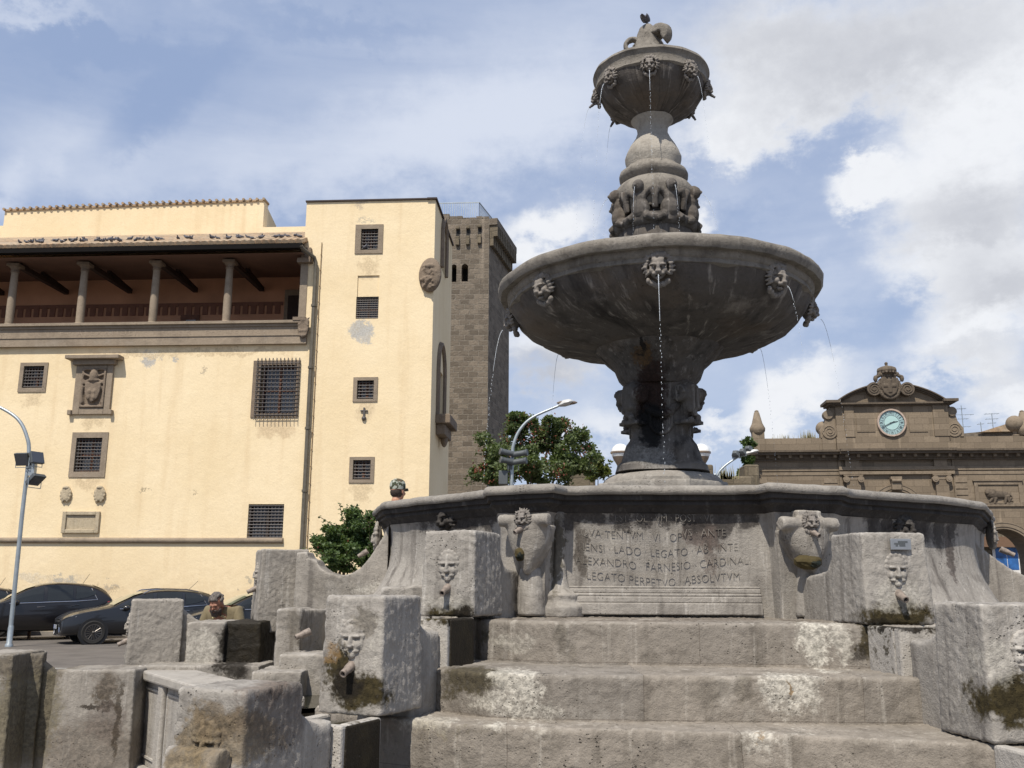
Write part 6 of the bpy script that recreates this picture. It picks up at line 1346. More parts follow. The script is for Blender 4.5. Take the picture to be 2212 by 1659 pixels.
m_ = MB(); m_.box(P(1087, 1032, Yl), (.20, .18, .30)); m_.tube([P(1088, 1019, Yl), P(1106, 1017, Yl)], .02, 5); m_.box(P(1101, 1008, Yl), (.12, .12, .14)); m_.build('control_box', 'flood_grey', root, bevel=.01)
Yl = 31.0
root, fine = lamp_post([(1540, 1120), (1542, 1060), (1550, 1026), (1562, 1010), (1580, 996), (1600, 984)], Yl, .05, .03, 80, 'grey street lamp with three square floodlights left of the clock gate', headL=.60)
for (u, v) in ((1589, 981), (1604, 977), (1616, 971)): flood(root, P(u, v-1, Yl-.1), 140, -35, .24)
# globe lamp behind the stem
Yq = 17.0
for i, (u, lab) in enumerate(((1340, 'white globe lamp half hidden behind the left of the fountain foot'), (1514, 'white globe lamp half hidden behind the right of the fountain foot'))):
    c = P(u, 978, Yq); foot = Vector((c.x, Yq, 0)); root = empty('globe_lamp', foot, lab, 'street lamp', 'globe lamps behind the fountain')
    m_ = MB(); m_.tube([foot, Vector((c.x, Yq, c.z-.3))], .045, 10); m_.lathe([(.14, 0), (.12, .3), (.06, .5)], foot, 14); m_.build('pole', 'iron', root, smooth=True)
    m_ = MB(); m_.ell(c, .165, 20); m_.build('globe', 'globe', root, smooth=True)
    m_ = MB(); m_.lathe([(.03, -.30), (.08, -.2), (.13, -.12), (.168, -.01), (.172, .0), (.172, .012)], c, 20, caps=False); m_.lathe([(.180, -.015), (.180, .015)], c, 20); m_.build('cup', 'globe_dark', root, smooth=True)
# iron cross at the foot of the palace
q = P(73, 1277, 30.0); m_ = MB(); m_.box((q.x, 30, (q.z+.15)/2), (.07, .07, q.z+.15)); m_.box((q.x-.105, 30, q.z-.05), (.14, .06, .08)); m_.box((q.x+.105, 30, q.z-.05), (.14, .06, .08)); tag(m_.build('cross', 'wood_brown', None), 'small brown cross standing between the lamp post and the nearest black car', 'cross')
# ================================================================ cars
def car_mats(nm, c, m_=.2):
    plain(nm, c, .3, 0, .4, .04, 2, coat=.7)
car_mats('paint_black', (.006, .005, .006)); car_mats('paint_navy', (.010, .011, .014)); car_mats('paint_red', (.25, .02, .02))
plain('tyre', (.016, .015, .014), .85); plain('rim_alloy', (.30, .29, .28), .3, .9); plain('rim_dark', (.12, .11, .10), .35, .8); plain('chrome', (.6, .6, .62), .15, 1.0)
plain('car_glass', (.014, .016, .016), .06, spec=.5, coat=.3); plain('windscreen', (.17, .22, .15), .06, spec=1.0, vary=.5, vs=1.2, coat=1.0); plain('headlight', (.55, .58, .62), .08, spec=1, coat=1.0); plain('grille_black', (.008, .008, .009), .5); plain('plate_white', (.55, .56, .55), .5); plain('plate_blue', (.02, .06, .25), .5); plain('taillight', (.25, .01, .01), .2, coat=1.0); plain('amber', (.5, .2, .05), .3)
def make_car(o_, ang, L, Hh, wd, paint, rimm, label, kind=0, plate=True, spokes=16):
    """body axis +x is forwards in car space; ang = heading"""
    ca, sa = math.cos(ang), math.sin(ang); O = Vector(o_); T = lambda x, y, z: O+Vector((ca*x-sa*y, sa*x+ca*y, z))
    root = empty('parked_car', O, label, 'car', 'dark cars parked below the palace wall')
    h = wd/2; k = Hh/1.5
    #  x(fraction), belt z, top z, belt halfwidth, roof halfwidth, nose lift
    st = [(.500, .60, .62, .70), (.488, .68, .72, .82), (.46, .74, .80, .90), (.40, .80, .90, .96), (.30, .88, .97, .99), (.215, .93, 1.02, 1.0), (.17, .95, 1.13, 1.0), (.07, .96, 1.34, 1.0), (-.02, .97, 1.46, 1.0), (-.12, .985, 1.50, 1.0), (-.25, 1.0, 1.485, 1.0), (-.35, 1.03, 1.44, .99), (-.42, 1.05, 1.34, .97), (-.465, 1.05, 1.20, .94), (-.492, .98, 1.02, .90), (-.5, .80, .86, .84)]
    zs = .22*k
    def sect(i):
        x, bz, tz, w = st[i]; x *= L; bz *= k; tz *= k; w *= h
        rw = w*(.985 - min(1, max(0, (tz-bz)/.45))*.22); mz = (zs+bz)/2
        half = [(0, zs-.0), (w*.80, zs), (w*.95, zs+.06), (w*1.0, mz-.06), (w*.995, mz+.08), (w*.965, bz-.03), (w*.945, bz), ((w*.945+rw)/2+.015, (bz+tz)/2), (rw*.93, tz-.045), (rw*.80, tz-.008), (rw*.4, tz+.012), (0, tz+.018)]
        return x, half
    rings = []
    for i in range(len(st)):
        x, hf = sect(i); rings.append([T(x, y, z) for y, z in hf]+[T(x, -y, z) for y, z in reversed(hf[1:-1])])
    m_ = MB(); m_.loft(rings); body = m_.build('body', paint, root, smooth=True, subdiv=1, angle=180)
    def side(f, t, s, off=.012):        # point on the cabin side: f = position along, t = 0 belt .. 1 roof
        for i in range(len(st)-1):
            if st[i][0] >= f >= st[i+1][0]:
                g = (st[i][0]-f)/(st[i][0]-st[i+1][0]); x0, a = sect(i); x1, b = sect(i+1); hf = [(p[0]*(1-g)+q_[0]*g, p[1]*(1-g)+q_[1]*g) for p, q_ in zip(a, b)]
                seq = [hf[6], hf[7], hf[8]]; tt = t*2; j = min(1, int(tt)); tt -= j; y = seq[j][0]*(1-tt)+seq[j+1][0]*tt; z = seq[j][1]*(1-tt)+seq[j+1][1]*tt
                return T(f*L, s*(y+off), z)
    def strip(fs, lo, hi, s, nm, mat_, par):
        m2 = MB(); r_ = [[side(f, l_, s), side(f, (l_+h_)/2, s), side(f, h_, s)] for f, l_, h_ in zip(fs, lo, hi)]
        for i in range(len(r_)-1):
            for j in range(2): m2.add([r_[i][j], r_[i+1][j], r_[i+1][j+1], r_[i][j+1]], [(0, 1, 2, 3) if s < 0 else (3, 2, 1, 0)])
        return m2.build(nm, mat_, par, smooth=True)
    for s in (-1, 1):
        strip([.165, .10, .04, -.035], [.12, .08, .08, .08], [.20, .84, .90, .92], s, 'side_window', 'car_glass', root)
        strip([-.06, -.14, -.22], [.08, .08, .10], [.92, .92, .90], s, 'side_window', 'car_glass', root)
        strip([-.24, -.31, -.37], [.12, .20, .42], [.88, .84, .62], s, 'side_window', 'car_glass', root)
        m2 = MB(); m2.tube([side(f, .02, s, .02) for f in (.17, .05, -.1, -.25, -.38)]+[side(-.34, .85, s, .02)], .012, 5); m2.build('window_trim', 'chrome', root)
        m2 = MB(); q = side(.13, .12, s, .10); m2.ell(q, (.10, .10, .075), 10); m2.tube([side(.13, .02, s, -.02), q], .03, 5); m2.build('wing_mirror', paint, root, smooth=True)
        for f in (.0, -.215): 
            m2 = MB(); a, b = side(f, 0, s, .03), side(f-.05, 0, s, .03); m2.tube([a-Vector((0, 0, .12)), b-Vector((0, 0, .11))], .016, 6); m2.build('door_handle', 'chrome', root)
        m2 = MB()
        for f0 in (-.045,): m2.tube([side(f0, 0, s, .004)-Vector((0, 0, z)) for z in (0, .2, .4, .55)], .006, 4)
        m2.build('door_gap', 'black', root)
        if kind == 1: m2 = MB(); m2.tube([side(.02, .99, s, -.02)+Vector((0, 0, .02))]+[side(f, .99, s, -.02)+Vector((0, 0, .06)) for f in (-.02, -.12, -.25)]+[side(-.33, .99, s, -.02)+Vector((0, 0, .03))], .018, 6); m2.build('roof_rail', 'chrome', root, smooth=True)
    # windscreen and rear window on the top line
    def top(f, y, off=.012):
        for i in range(len(st)-1):
            if st[i][0] >= f >= st[i+1][0]:
                g = (st[i][0]-f)/(st[i][0]-st[i+1][0]); _, a = sect(i); _, b = sect(i+1); ym = a[9][0]*(1-g)+b[9][0]*g; z = (a[9][1]+.012*(1-abs(y)))*(1-g)+(b[9][1]+.012*(1-abs(y)))*g+.014*(1-y*y); return T(f*L, ym*y, z+off)
    for fs, nm, mt in (((.20, .17, .12, .07, .02), 'windscreen', 'windscreen'), ((-.365, -.40, -.43, -.455), 'rear_window', 'car_glass')):
        m2 = MB(); ys = (-1, -.5, 0, .5, 1); r_ = [[top(f, y) for y in ys] for f in fs]
        for i in range(len(r_)-1):
            for j in range(4): m2.add([r_[i][j], r_[i][j+1], r_[i+1][j+1], r_[i+1][j]], [(0, 1, 2, 3)])
        m2.build(nm, mt, root, smooth=True)
    # wheels
    Rw = .325*k; 
    for fx in (.315, -.30):
        for s in (-1, 1):
            y = s*(h-.085); X = Vector((-sa*s, ca*s, 0)); c = T(fx*L, y, Rw)
            def ringpts(r, off): return [c+X*off+(Vector((ca, sa, 0))*math.cos(a)+Vector((0, 0, 1))*math.sin(a))*r for a in [2*math.pi*i/32 for i in range(32)]]
            m2 = MB(); m2.loft([ringpts(Rw+.065, -.05), ringpts(Rw+.065, .088), ringpts(Rw+.02, .088)], True, True); m2.build('wheel_arch', 'grille_black', root)
            m2 = MB(); m2.loft([ringpts(Rw*.66, .02), ringpts(Rw*.70, .095), ringpts(Rw*.9, .108), ringpts(Rw, .085), ringpts(Rw, -.08)], True, False); wh = m2.build('wheel', 'tyre', root, smooth=True)
            m2 = MB(); m2.loft([ringpts(Rw*.70, .06), ringpts(Rw*.70, .097), ringpts(Rw*.62, .097), ringpts(Rw*.60, .05)], True, False); m2.add(ringpts(Rw*.66, .03), [tuple(range(32))])
            for i in range(spokes):
                a = 2*math.pi*i/spokes+.2; dr_ = Vector((ca, sa, 0))*math.cos(a)+Vector((0, 0, 1))*math.sin(a); m2.tube([c+X*.088+dr_*Rw*.08, c+X*.092+dr_*Rw*.66], .011 if spokes > 8 else .03, 5)
            m2.ell(c+X*.085, Rw*.13, 8); m2.build('rim', rimm, wh, smooth=True)
    # front
    def fr(y, z, x=.0): 
        w = y/h; return T(L*.5-.015-.17*abs(w)**2.4-max(0, z-.55*k)*.45+x, y, z)
    def patch(ys, zs_, nm, mat_, x=.02):
        m2 = MB(); G2 = [[fr(y, z, x) for y in ys] for z in zs_]
        for i in range(len(zs_)-1):
            for j in range(len(ys)-1): m2.add([G2[i][j], G2[i][j+1], G2[i+1][j+1], G2[i+1][j]], [(0, 1, 2, 3)])
        return m2.build(nm, mat_, root)
    lin = lambda a, b, n: [a+(b-a)*i/n for i in range(n+1)]
    patch(lin(-.36, .36, 8), (.60*k, .66*k), 'grille', 'grille_black', .05); gr_ = patch(lin(-.40, .40, 8), (.27*k, .40*k), 'lower_grille', 'grille_black', .03)
    m2 = MB(); m2.tube([fr(y, .245*k, .04) for y in lin(-.42, .42, 8)], .016, 5); m2.tube([fr(-.42, .25*k, .04), fr(-.47, .33*k, .04), fr(-.42, .46*k, .04)], .012, 5); m2.tube([fr(.42, .25*k, .04), fr(.47, .33*k, .04), fr(.42, .46*k, .04)], .012, 5); m2.tube([fr(y, .67*k, .055) for y in lin(-.36, .36, 8)], .012, 5); m2.build('grille_trim', 'chrome', root)
    for s in (-1, 1):
        m2 = MB(); zt = .74*k; pts = [(.50, .60), (.62, .60), (.76, .66), (.82, .76), (.70, .76), (.55, .70)]
        q = [T(L*.5-.055-.17*abs(y/h)**2.4-max(0, z*k-.55*k)*.60-(.26*(y-.62) if y > .62 else 0), s*y*h/.9, z*k) for y, z in pts]
        o_c = sum(q, Vector())/6; m2.add(q+[o_c+Vector((ca, sa, 0))*.05+Vector((0, 0, .01))], [(i, (i+1) % 6, 6) if s < 0 else (6, (i+1) % 6, i) for i in range(6)]); hl = m2.build('headlight', 'headlight', root, smooth=True)
        m2 = MB(); m2.ell(fr(s*.60*h/.9, .36*k, .0), .06, 8); m2.build('fog_light', 'headlight', root)
        m2 = MB(); p = T(-L*.455, s*h*.80, .93*k); m2.ell(p, (.12, .12, .16), 10); m2.build('tail_light', 'taillight', root, smooth=True)
    if plate:
        m2 = MB(); m2.box(T(L*.5+.035, -.0, .47*k), (.02, .36, .11), ang); pl_ = m2.build('number_plate', 'plate_white', root)
        m2 = MB(); m2.box(T(L*.5+.047, .160, .47*k), (.004, .04, .105), ang); m2.box(T(L*.5+.047, -.160, .47*k), (.004, .04, .105), ang); m2.build('plate_band', 'plate_blue', pl_)
    m2 = MB(); m2.tube([top(-.30, 0, .0), top(-.36, 0, .30) if kind else top(-.34, 0, .32)], .006, 4); m2.build('aerial', 'black', root)
    return root
HD = math.pi+R(33)
def place(u, v, Y): q = P(u, v, Y); return Vector((q.x, Y, 0))
make_car(place(303, 1330, 28.6), HD, 4.45, 1.50, 1.80, 'paint_navy', 'rim_dark', 'dark grey hatchback with roof rails, grille towards the viewer, nearest the grey pier', 1)
make_car(place(72, 1330, 29.6), HD-R(2), 4.35, 1.68, 1.82, 'paint_black', 'rim_alloy', 'tall black car with a five-spoke wheel at the left, below the palace wall', 0, False, 5)
make_car(place(540, 1330, 29.0), HD, 4.3, 1.46, 1.78, 'paint_navy', 'rim_dark', 'dark blue car partly hidden behind the bearded person', 0, False)
make_car(place(-110, 1330, 30.6), HD, 4.3, 1.55, 1.78, 'paint_black', 'rim_dark', 'dark car barely in view at the very left edge', 0, False)
make_car(place(780, 1330, 30.0), HD, 4.2, 1.46, 1.76, 'paint_red', 'rim_dark', 'red car hidden behind the fountain piers', 0, False) if False else None
# parking kerb line and bay marks on the asphalt
m_ = MB(); m_.box((-14, 31.9, .06), (40, .25, .12)); tag(m_.build('kerb', 'pavestone', None), kind='structure')
plain('paint_line', (.42, .41, .38), .8, vary=.4, vs=4); m_ = MB(); q0, q1 = P(180, 1434, 20.2), P(300, 1424, 20.6); m_.add([(q0.x-2, 19.4, .004), (q1.x+8, 19.9, .004), (q1.x+8, 20.02, .004), (q0.x-2, 19.52, .004)], [(0, 1, 2, 3)]); tag(m_.build('road_marking', 'paint_line', None), kind='structure')
# ================================================================ people
plain('skin_tan', (.26, .12, .075), .55, vary=.15, vs=12); plain('skin_fair', (.46, .24, .15), .55, vary=.1, vs=12); plain('shirt_khaki', (.175, .142, .082), .9, vary=.12, vs=8, bump=.01, bs=14); plain('shirt_white', (.78, .77, .74), .9, bump=.006, bs=14); plain('trousers', (.05, .055, .08), .9); plain('hair_grey', (.11, .095, .085), .75, vary=.6, vs=60, bump=.01, bs=80); plain('hair_dark', (.035, .022, .016), .8, vary=.4, vs=60, bump=.006, bs=90); plain('beard', (.055, .042, .036), .85, vary=.6, vs=60, bump=.01, bs=90); plain('print_cream', (.62, .55, .33), .8); plain('lips', (.28, .09, .06), .5); plain('eye_dark', (.02, .014, .01), .3)
def camo():
    m, t, b = new_mat('camo'); tc = t.node('ShaderNodeTexCoord').outputs['Object']; c = t.mix(t.rng(t.noise(tc, 14, 2), .48, .52), (.045, .055, .03), (.36, .38, .33)); c = t.mix(t.rng(t.noise(t.vmath('ADD', tc, (4, 4, 4)), 17, 2), .55, .58), c, (.085, .062, .035)); t.put(b.inputs['Base Color'], c); b.inputs['Roughness'].default_value = .9
camo()
def skin_body(root, joints, edges, mat, name, sub=2):
    """one continuous skinned surface; joints: (x, y, z, radius)"""
    me = bpy.data.meshes.new(name); base = wloc(root); me.from_pydata([(j[0]-base.x, j[1]-base.y, j[2]-base.z) for j in joints], edges, []); o = bpy.data.objects.new(name, me); col.objects.link(o); o.parent = root; o.location = (0, 0, 0); WL[o.name] = base
    md = o.modifiers.new('skin', 'SKIN'); md.use_smooth_shade = True
    for i, j in enumerate(joints): v = me.skin_vertices[0].data[i]; v.radius = (j[3], j[3] if len(j) < 5 else j[4]); v.use_root = (i == 0)
    md = o.modifiers.new('s', 'SUBSURF'); md.levels = sub; md.render_levels = sub; me.materials.append(MATS[mat]); return o
def person(foot, face_az, h, skin, shirt, label, lean=0.0, bow=0.0, arms='down', hair='hair_dark', build_=1.0):
    root = empty('person', foot, label, 'person'); d = dirv(face_az); t = Vector((-d.y, d.x, 0)); F = Vector(foot)
    A = lambda x, f, z: F+t*x+d*f+Vector((0, 0, z*h))
    b = build_; fz = lean
    chest = A(0, fz*.75, .74); neck = A(0, fz+(.05 if bow else 0), .835 if not bow else .815); hc = A(0, fz+.03+(.10 if bow else 0), .925 if not bow else .852)
    J = []; E = []
    def add(p, r, prev=None, r2=None): J.append((p.x, p.y, p.z, r) if r2 is None else (p.x, p.y, p.z, r, r2)); 
    def jt(p, r, prev, r2=None):
        add(p, r, None, r2); i = len(J)-1
        if prev is not None: E.append((prev, i))
        return i
    p0 = jt(A(0, 0, .53), .135*b, None, .11*b); w_ = jt(A(0, fz*.3, .62), .13*b, p0, .105*b); c_ = jt(chest, .155*b, w_, .11*b); n0 = jt(A(0, fz*.93, .81), .07, c_); n1 = jt(neck, .052, n0); hd = jt(A(0, fz+(.02 if not bow else .08), .87 if not bow else .838), .05, n1)
    hands = []
    for s in (-1, 1):
        sh = jt(A(s*.19*b, fz*.8, .795), .062, c_)
        if arms == 'down': el = jt(A(s*.25*b, fz*.5+.02, .63), .043, sh); wr = jt(A(s*.26*b, fz*.5+.10, .50), .029, el)
        else: el = jt(A(s*.24*b, fz*.8+.05, .62), .045, sh); wr = jt(A(s*.12*b, fz+.22, .55), .030, el)
        hands.append((wr, s)); hp = jt(A(s*.09, 0, .50), .085*b, p0); kn = jt(A(s*.10, .03, .28), .058, hp); an = jt(A(s*.10, 0, .05), .038, kn); jt(A(s*.105, .14, .022), .034, an)
    for wr, s in hands:
        q = Vector(J[wr][:3]); dd = (q-Vector(J[wr-1][:3])).normalized(); pl_ = jt(q+dd*.06, .032, wr, .020); side_ = dd.cross(Vector((0, 0, 1))).normalized() if abs(dd.z) < .95 else t
        for i in range(4): f0 = jt(q+dd*(.10)+side_*(-.027+.018*i), .009, pl_); f1 = jt(q+dd*(.13-.004*abs(i-1.5))+side_*(-.028+.019*i)+d*.012, .008, f0); jt(q+dd*(.155-.006*abs(i-1.5))+side_*(-.028+.019*i)+d*.026, .007, f1)
        th = jt(q+dd*.05+side_*-.04+d*.01, .010, pl_); jt(q+dd*.085+side_*-.052+d*.02, .008, th)
    body = skin_body(root, J, E, skin, 'body')
    # head, face
    rt = Matrix.Rotation(R(face_az), 3, 'Z') @ Matrix.Rotation(R(bow), 3, 'X'); H = lambda x, y, z: hc+rt @ Vector((x, -y, z)); m_ = MB(); E_ = lambda x, y, z, a, b_, c: m_.ell(H(x, y, z), (a, b_, c), 14, rt)
    E_(0, -.01, .02, .076, .095, .098); E_(0, .03, -.055, .055, .062, .062); E_(0, .03, -.02, .064, .062, .08); E_(0, .098, -.018, .012, .022, .016); E_(0, .09, .008, .010, .014, .026); E_(0, .055, -.105, .026, .026, .020)
    for s in (-1, 1): E_(s*.078, -.005, -.01, .010, .02, .032); E_(s*.035, .082, .024, .024, .012, .009); E_(s*.042, .07, -.03, .022, .016, .022)
    m_.ell(neck+Vector((0, 0, .02)), (.055, .055, .07), 12); head = m_.build('head', skin, body, voxel=.007, smooth=2)
    m_ = MB()
    for s in (-1, 1): m_.ell(H(s*.032, .088, .005), (.011, .006, .006), 8, rt)
    m_.build('eyes', 'eye_dark', body); m_ = MB(); m_.ell(H(0, .090, -.058), (.022, .008, .006), 8, rt); m_.build('mouth', 'lips', body)
    # shirt follows the torso
    J2 = []; E2 = []; J, E = J2, E2
    def jt2(p, r, prev, r2=None):
        J2.append((p.x, p.y, p.z, r) if r2 is None else (p.x, p.y, p.z, r, r2)); i = len(J2)-1
        if prev is not None: E2.append((prev, i))
        return i
    a0 = jt2(A(0, 0, .50), .16*b, None, .135*b); a1 = jt2(A(0, fz*.3, .62), .155*b, a0, .13*b); a2 = jt2(chest, .18*b, a1, .132*b); a3 = jt2(A(0, fz*.92, .812), .085, a2, .085)
    for s in (-1, 1): s1_ = jt2(A(s*.195*b, fz*.8, .797), .080, a2); e1 = A(s*(.25 if arms == 'down' else .24)*b, fz*.8+.03, .66); jt2(e1, .072, s1_)
    sh_o = skin_body(root, J2, E2, shirt, 'shirt'); sh_o.parent = body
    J3 = []; E3 = []
    J3.append((*A(0, 0, .50), .15*b, .125*b))
    for s in (-1, 1):
        i = len(J3); J3.append((*A(s*.09, 0, .45), .10*b)); E3.append((0, i)); J3.append((*A(s*.10, .03, .28), .075)); E3.append((i, i+1)); J3.append((*A(s*.10, 0, .06), .065)); E3.append((i+1, i+2))
    tr_o = skin_body(root, J3, E3, 'trousers', 'trousers'); tr_o.parent = body
    m_ = MB()
    for s in (-1, 1): m_.ell(A(s*.105, .06, .022), (.055, .13, .045), 12, Matrix.Rotation(R(face_az), 3, 'Z'))
    m_.build('shoes', 'black', body, smooth=True)
    return root, body, H, rt, A
q = P(494, 1320, 12.2)
foot = Vector((q.x, 12.2, .19)); hh = 1.43
root, body, H, rt, A = person(foot, -14, hh, 'skin_tan', 'shirt_khaki', 'bearded person with curly grey hair in a khaki t-shirt looking down behind the wall', lean=.16, bow=24, arms='front', build_=1.05)
m_ = MB(); rr_ = random.Random(5)
for k in range(90):
    a = rr_.uniform(0, 6.28); th = rr_.uniform(0, 1.25); x, y, z = math.sin(th)*math.cos(a)*.085, math.sin(th)*math.sin(a)*.10-.015, math.cos(th)*.115+.02
    if y > .05 and z < .07: continue
    m_.ell(H(x, y, z), rr_.uniform(.014, .024), 6)
m_.build('hair', 'hair_grey', body, voxel=.009)
m_ = MB()
for k in range(80):
    a = rr_.uniform(-1.6, 1.6); f = rr_.uniform(0, 1); m_.ell(H(math.sin(a)*(.068-.02*f), .035+math.cos(a)*.045, -.045-.075*f), rr_.uniform(.014, .022), 6)
for x in (-.03, -.015, 0, .015, .03): m_.ell(H(x, .098, -.042), .010, 6)
m_.build('beard', 'beard', body, voxel=.008)
ch = A(0, .16*.75, .74); d = dirv(-14); t = Vector((-d.y, d.x, 0)); 
bpy.context.view_layer.update(); dg_ = bpy.context.evaluated_depsgraph_get()
shirt_ = [o for o in body.children if o.name.startswith('shirt')][0]; she = shirt_.evaluated_get(dg_); iw = she.matrix_world.inverted()
for i, c_ in enumerate('Royal Yacht'):
    if c_ == ' ': continue
    a = (i-5)*.115; p0 = A(0, .9, .762)+t*.145*math.sin(a)+Vector((0, 0, -.16*(1-math.cos(a)))); ok, hit, nrm, _ = she.ray_cast(iw @ p0, (iw.to_3x3() @ -d).normalized())
    cc = (she.matrix_world @ hit)+d*.004 if ok else p0-d*.6
    M = Matrix.Translation(cc) @ Matrix(((t.x, 0, d.x, 0), (t.y, 0, d.y, 0), (0, 1, 0, 0), (0, 0, 0, 1))) @ Matrix.Rotation(R(-18), 4, 'X') @ Matrix.Rotation(-a, 4, 'Z'); text_mesh(c_, .050, .006, 'shirt_lettering', 'print_cream', M, body)
q = P(856, 1060, 11.3); foot = Vector((q.x, 11.3, 0)); hh = (q.z+.02)/.925
root, body, H, rt, A = person(Vector((q.x, 11.3, .9)), 150, 1.55, 'skin_fair', 'shirt_white', 'child in a camouflage cap and white shirt seen from behind above the basin rim', arms='front', build_=.70)
dz = q.z-H(0, 0, 0).z; root.location.z += dz; 
m_ = MB(); m_.lathe([(.088, .0), (.092, .03), (.090, .07), (.075, .105), (.04, .128), (.008, .134)], (0, 0, 0), 28); m2 = MB(); off = H(0, -.005, .015)
m2.add([off+rt @ Vector((v[0], v[1]*1.12, v[2])) for v in m_.v], m_.f)
pts = []
for k in range(13): a = math.pi*k/12; pts.append((.08*math.cos(a), .085+.085*math.sin(a)))
m2.prism([off+rt @ Vector((x, -y, .012-.02*(y > .12))) for x, y in pts], (0, 0, .008)); m2.build('cap', 'camo', body, smooth=True, angle=50)
m_ = MB(); m_.ell(H(0, -.022, -.018), (.078, .085, .070), 14, rt); m_.build('hair', 'hair_dark', body, smooth=True)
# something for the child to stand on: the raised rear steps of the fountain
m_ = MB(); fz_ = .9+dz; m_.box((q.x, 11.3, (fz_+.19)/2), (1.6, 1.3, max(.05, fz_-.19))); m_.build('step', 'step_stone', fountain, bevel=.02, label='rear step hidden behind the basin')
# ================================================================ trees
def leafmat(nm, a, b_):
    m, t, b = new_mat(nm); oi = t.node('ShaderNodeNewGeometry'); rn = oi.outputs['Random Per Island']; c = t.mix(rn, a, b_); t.put(b.inputs['Base Color'], c); b.inputs['Roughness'].default_value = .55
    tr = t.node('ShaderNodeBsdfTranslucent'); t.put(tr.inputs[0], t.mix(.5, c, (.18, .26, .03))); ms = t.node('ShaderNodeMixShader'); ms.inputs[0].default_value = .28; t.l.new(b.outputs[0], ms.inputs[1]); t.l.new(tr.outputs[0], ms.inputs[2]); t.l.new(ms.outputs[0], t.n['Material Output'].inputs[0])
leafmat('leaf_green', (.045, .072, .022), (.14, .175, .065)); leafmat('leaf_dark', (.040, .075, .022), (.11, .165, .05)); leafmat('leaf_olive', (.14, .14, .035), (.09, .12, .03)); leafmat('leaf_red', (.26, .06, .04), (.15, .04, .03)); plain('bark', (.10, .075, .05), .9, vary=.3, vs=10, bump=.02, bs=20); leafmat('dry_grass', (.42, .36, .20), (.30, .27, .13))
def leaf(m_, c, s, rr, droop=.0):
    d = Vector((rr.gauss(0, 1), rr.gauss(0, 1), rr.gauss(0, .6)-droop)).normalized(); n = Vector((rr.gauss(0, 1), rr.gauss(0, 1), rr.gauss(0, 1)+.6)); t = d.cross(n).normalized(); c = Vector(c)
    m_.add([c, c+d*s*.5+t*s*.30, c+d*s, c+d*s*.5-t*s*.30], [(0, 1, 2, 3)])
def tree(name, label, foot, crown, nleaf, ls, leafm, trunk_r, seed, cat, group=None, flowers=0, sprays=40, openness=.5):
    """crown: list of (centre, radii) clumps. limbs run to the clumps, sprays stick out of them"""
    rr = random.Random(seed); root = empty(name, foot, label, cat, group); F = Vector(foot); top = sum((Vector(c) for c, r in crown), Vector())/len(crown)
    m_ = MB(); fork = F.lerp(Vector((F.x, F.y, top.z)), .45); m_.tube([F, F.lerp(fork, .5)+Vector((.05, .03, 0)), fork], [trunk_r, trunk_r*.8, trunk_r*.65], 10)
    for c, r in crown: c = Vector(c); m_.tube([fork, fork.lerp(c, .5)+Vector((rr.uniform(-.2, .2), rr.uniform(-.2, .2), .1)), c], [trunk_r*.5, trunk_r*.3, trunk_r*.1], 7)
    tips = []
    for i in range(sprays):
        c, r = crown[i % len(crown)]; a = rr.uniform(0, 6.28); th = math.acos(rr.uniform(-.35, 1)); u_ = Vector((math.sin(th)*math.cos(a)*r[0], math.sin(th)*math.sin(a)*r[1], math.cos(th)*r[2])); st_ = Vector(c)+u_*.45; en = Vector(c)+u_*rr.uniform(1.05, 1.32)+Vector((0, 0, rr.uniform(-.1, .15)*r[2])); tips.append((st_, en)); m_.tube([st_, en], [trunk_r*.08, .006], 4)
    m_.build('trunk', 'bark', root, smooth=True)
    m_ = MB(); per = nleaf//len(crown)
    for c, r in crown:
        c = Vector(c); subs = [(c+Vector((rr.gauss(0, .42)*r[0], rr.gauss(0, .42)*r[1], rr.gauss(0, .42)*r[2])), rr.uniform(.16, .36)) for _ in range(20)]
        for i in range(per):
            s_, k = rr.choice(subs); v = Vector((rr.gauss(0, 1), rr.gauss(0, 1), rr.gauss(0, 1))); v.normalize(); v *= rr.uniform(.3, 1)**.5*k; q = s_+Vector((v.x*r[0], v.y*r[1], v.z*r[2])); leaf(m_, q, ls*rr.uniform(.6, 1.2), rr)
    for st_, en in tips:
        L_ = (en-st_).length; n = int(L_/ls*5)
        for i in range(n): q = st_.lerp(en, (i+rr.random())/n)+Vector((rr.gauss(0, 1), rr.gauss(0, 1), rr.gauss(0, 1)))*ls*.35; leaf(m_, q, ls*rr.uniform(.6, 1.1), rr, .3)
    m_.build('crown', leafm, root)
    if flowers:
        m_ = MB()
        for i in range(flowers):
            c, r = rr.choice(crown); a = rr.uniform(0, 6.28); th = math.acos(rr.uniform(-.3, .95)); q = Vector(c)+Vector((math.sin(th)*math.cos(a)*r[0], -abs(math.sin(th)*math.sin(a))*r[1], math.cos(th)*r[2]))*rr.uniform(.75, 1.05)
            for k in range(9): leaf(m_, q+Vector((rr.gauss(0, 1), rr.gauss(0, 1), rr.gauss(0, 1.3)))*ls*.7, ls*.65, rr, 1.2)
        m_.build('seed_pods', 'leaf_red', root)
    return root
Yt_ = 24.0
def CL(u, v, Y, ru, rv, ry=None): k = Y/FPX; return (tuple(P(u, v, Y)), (ru*k, (ry or ru)*k, rv*k))
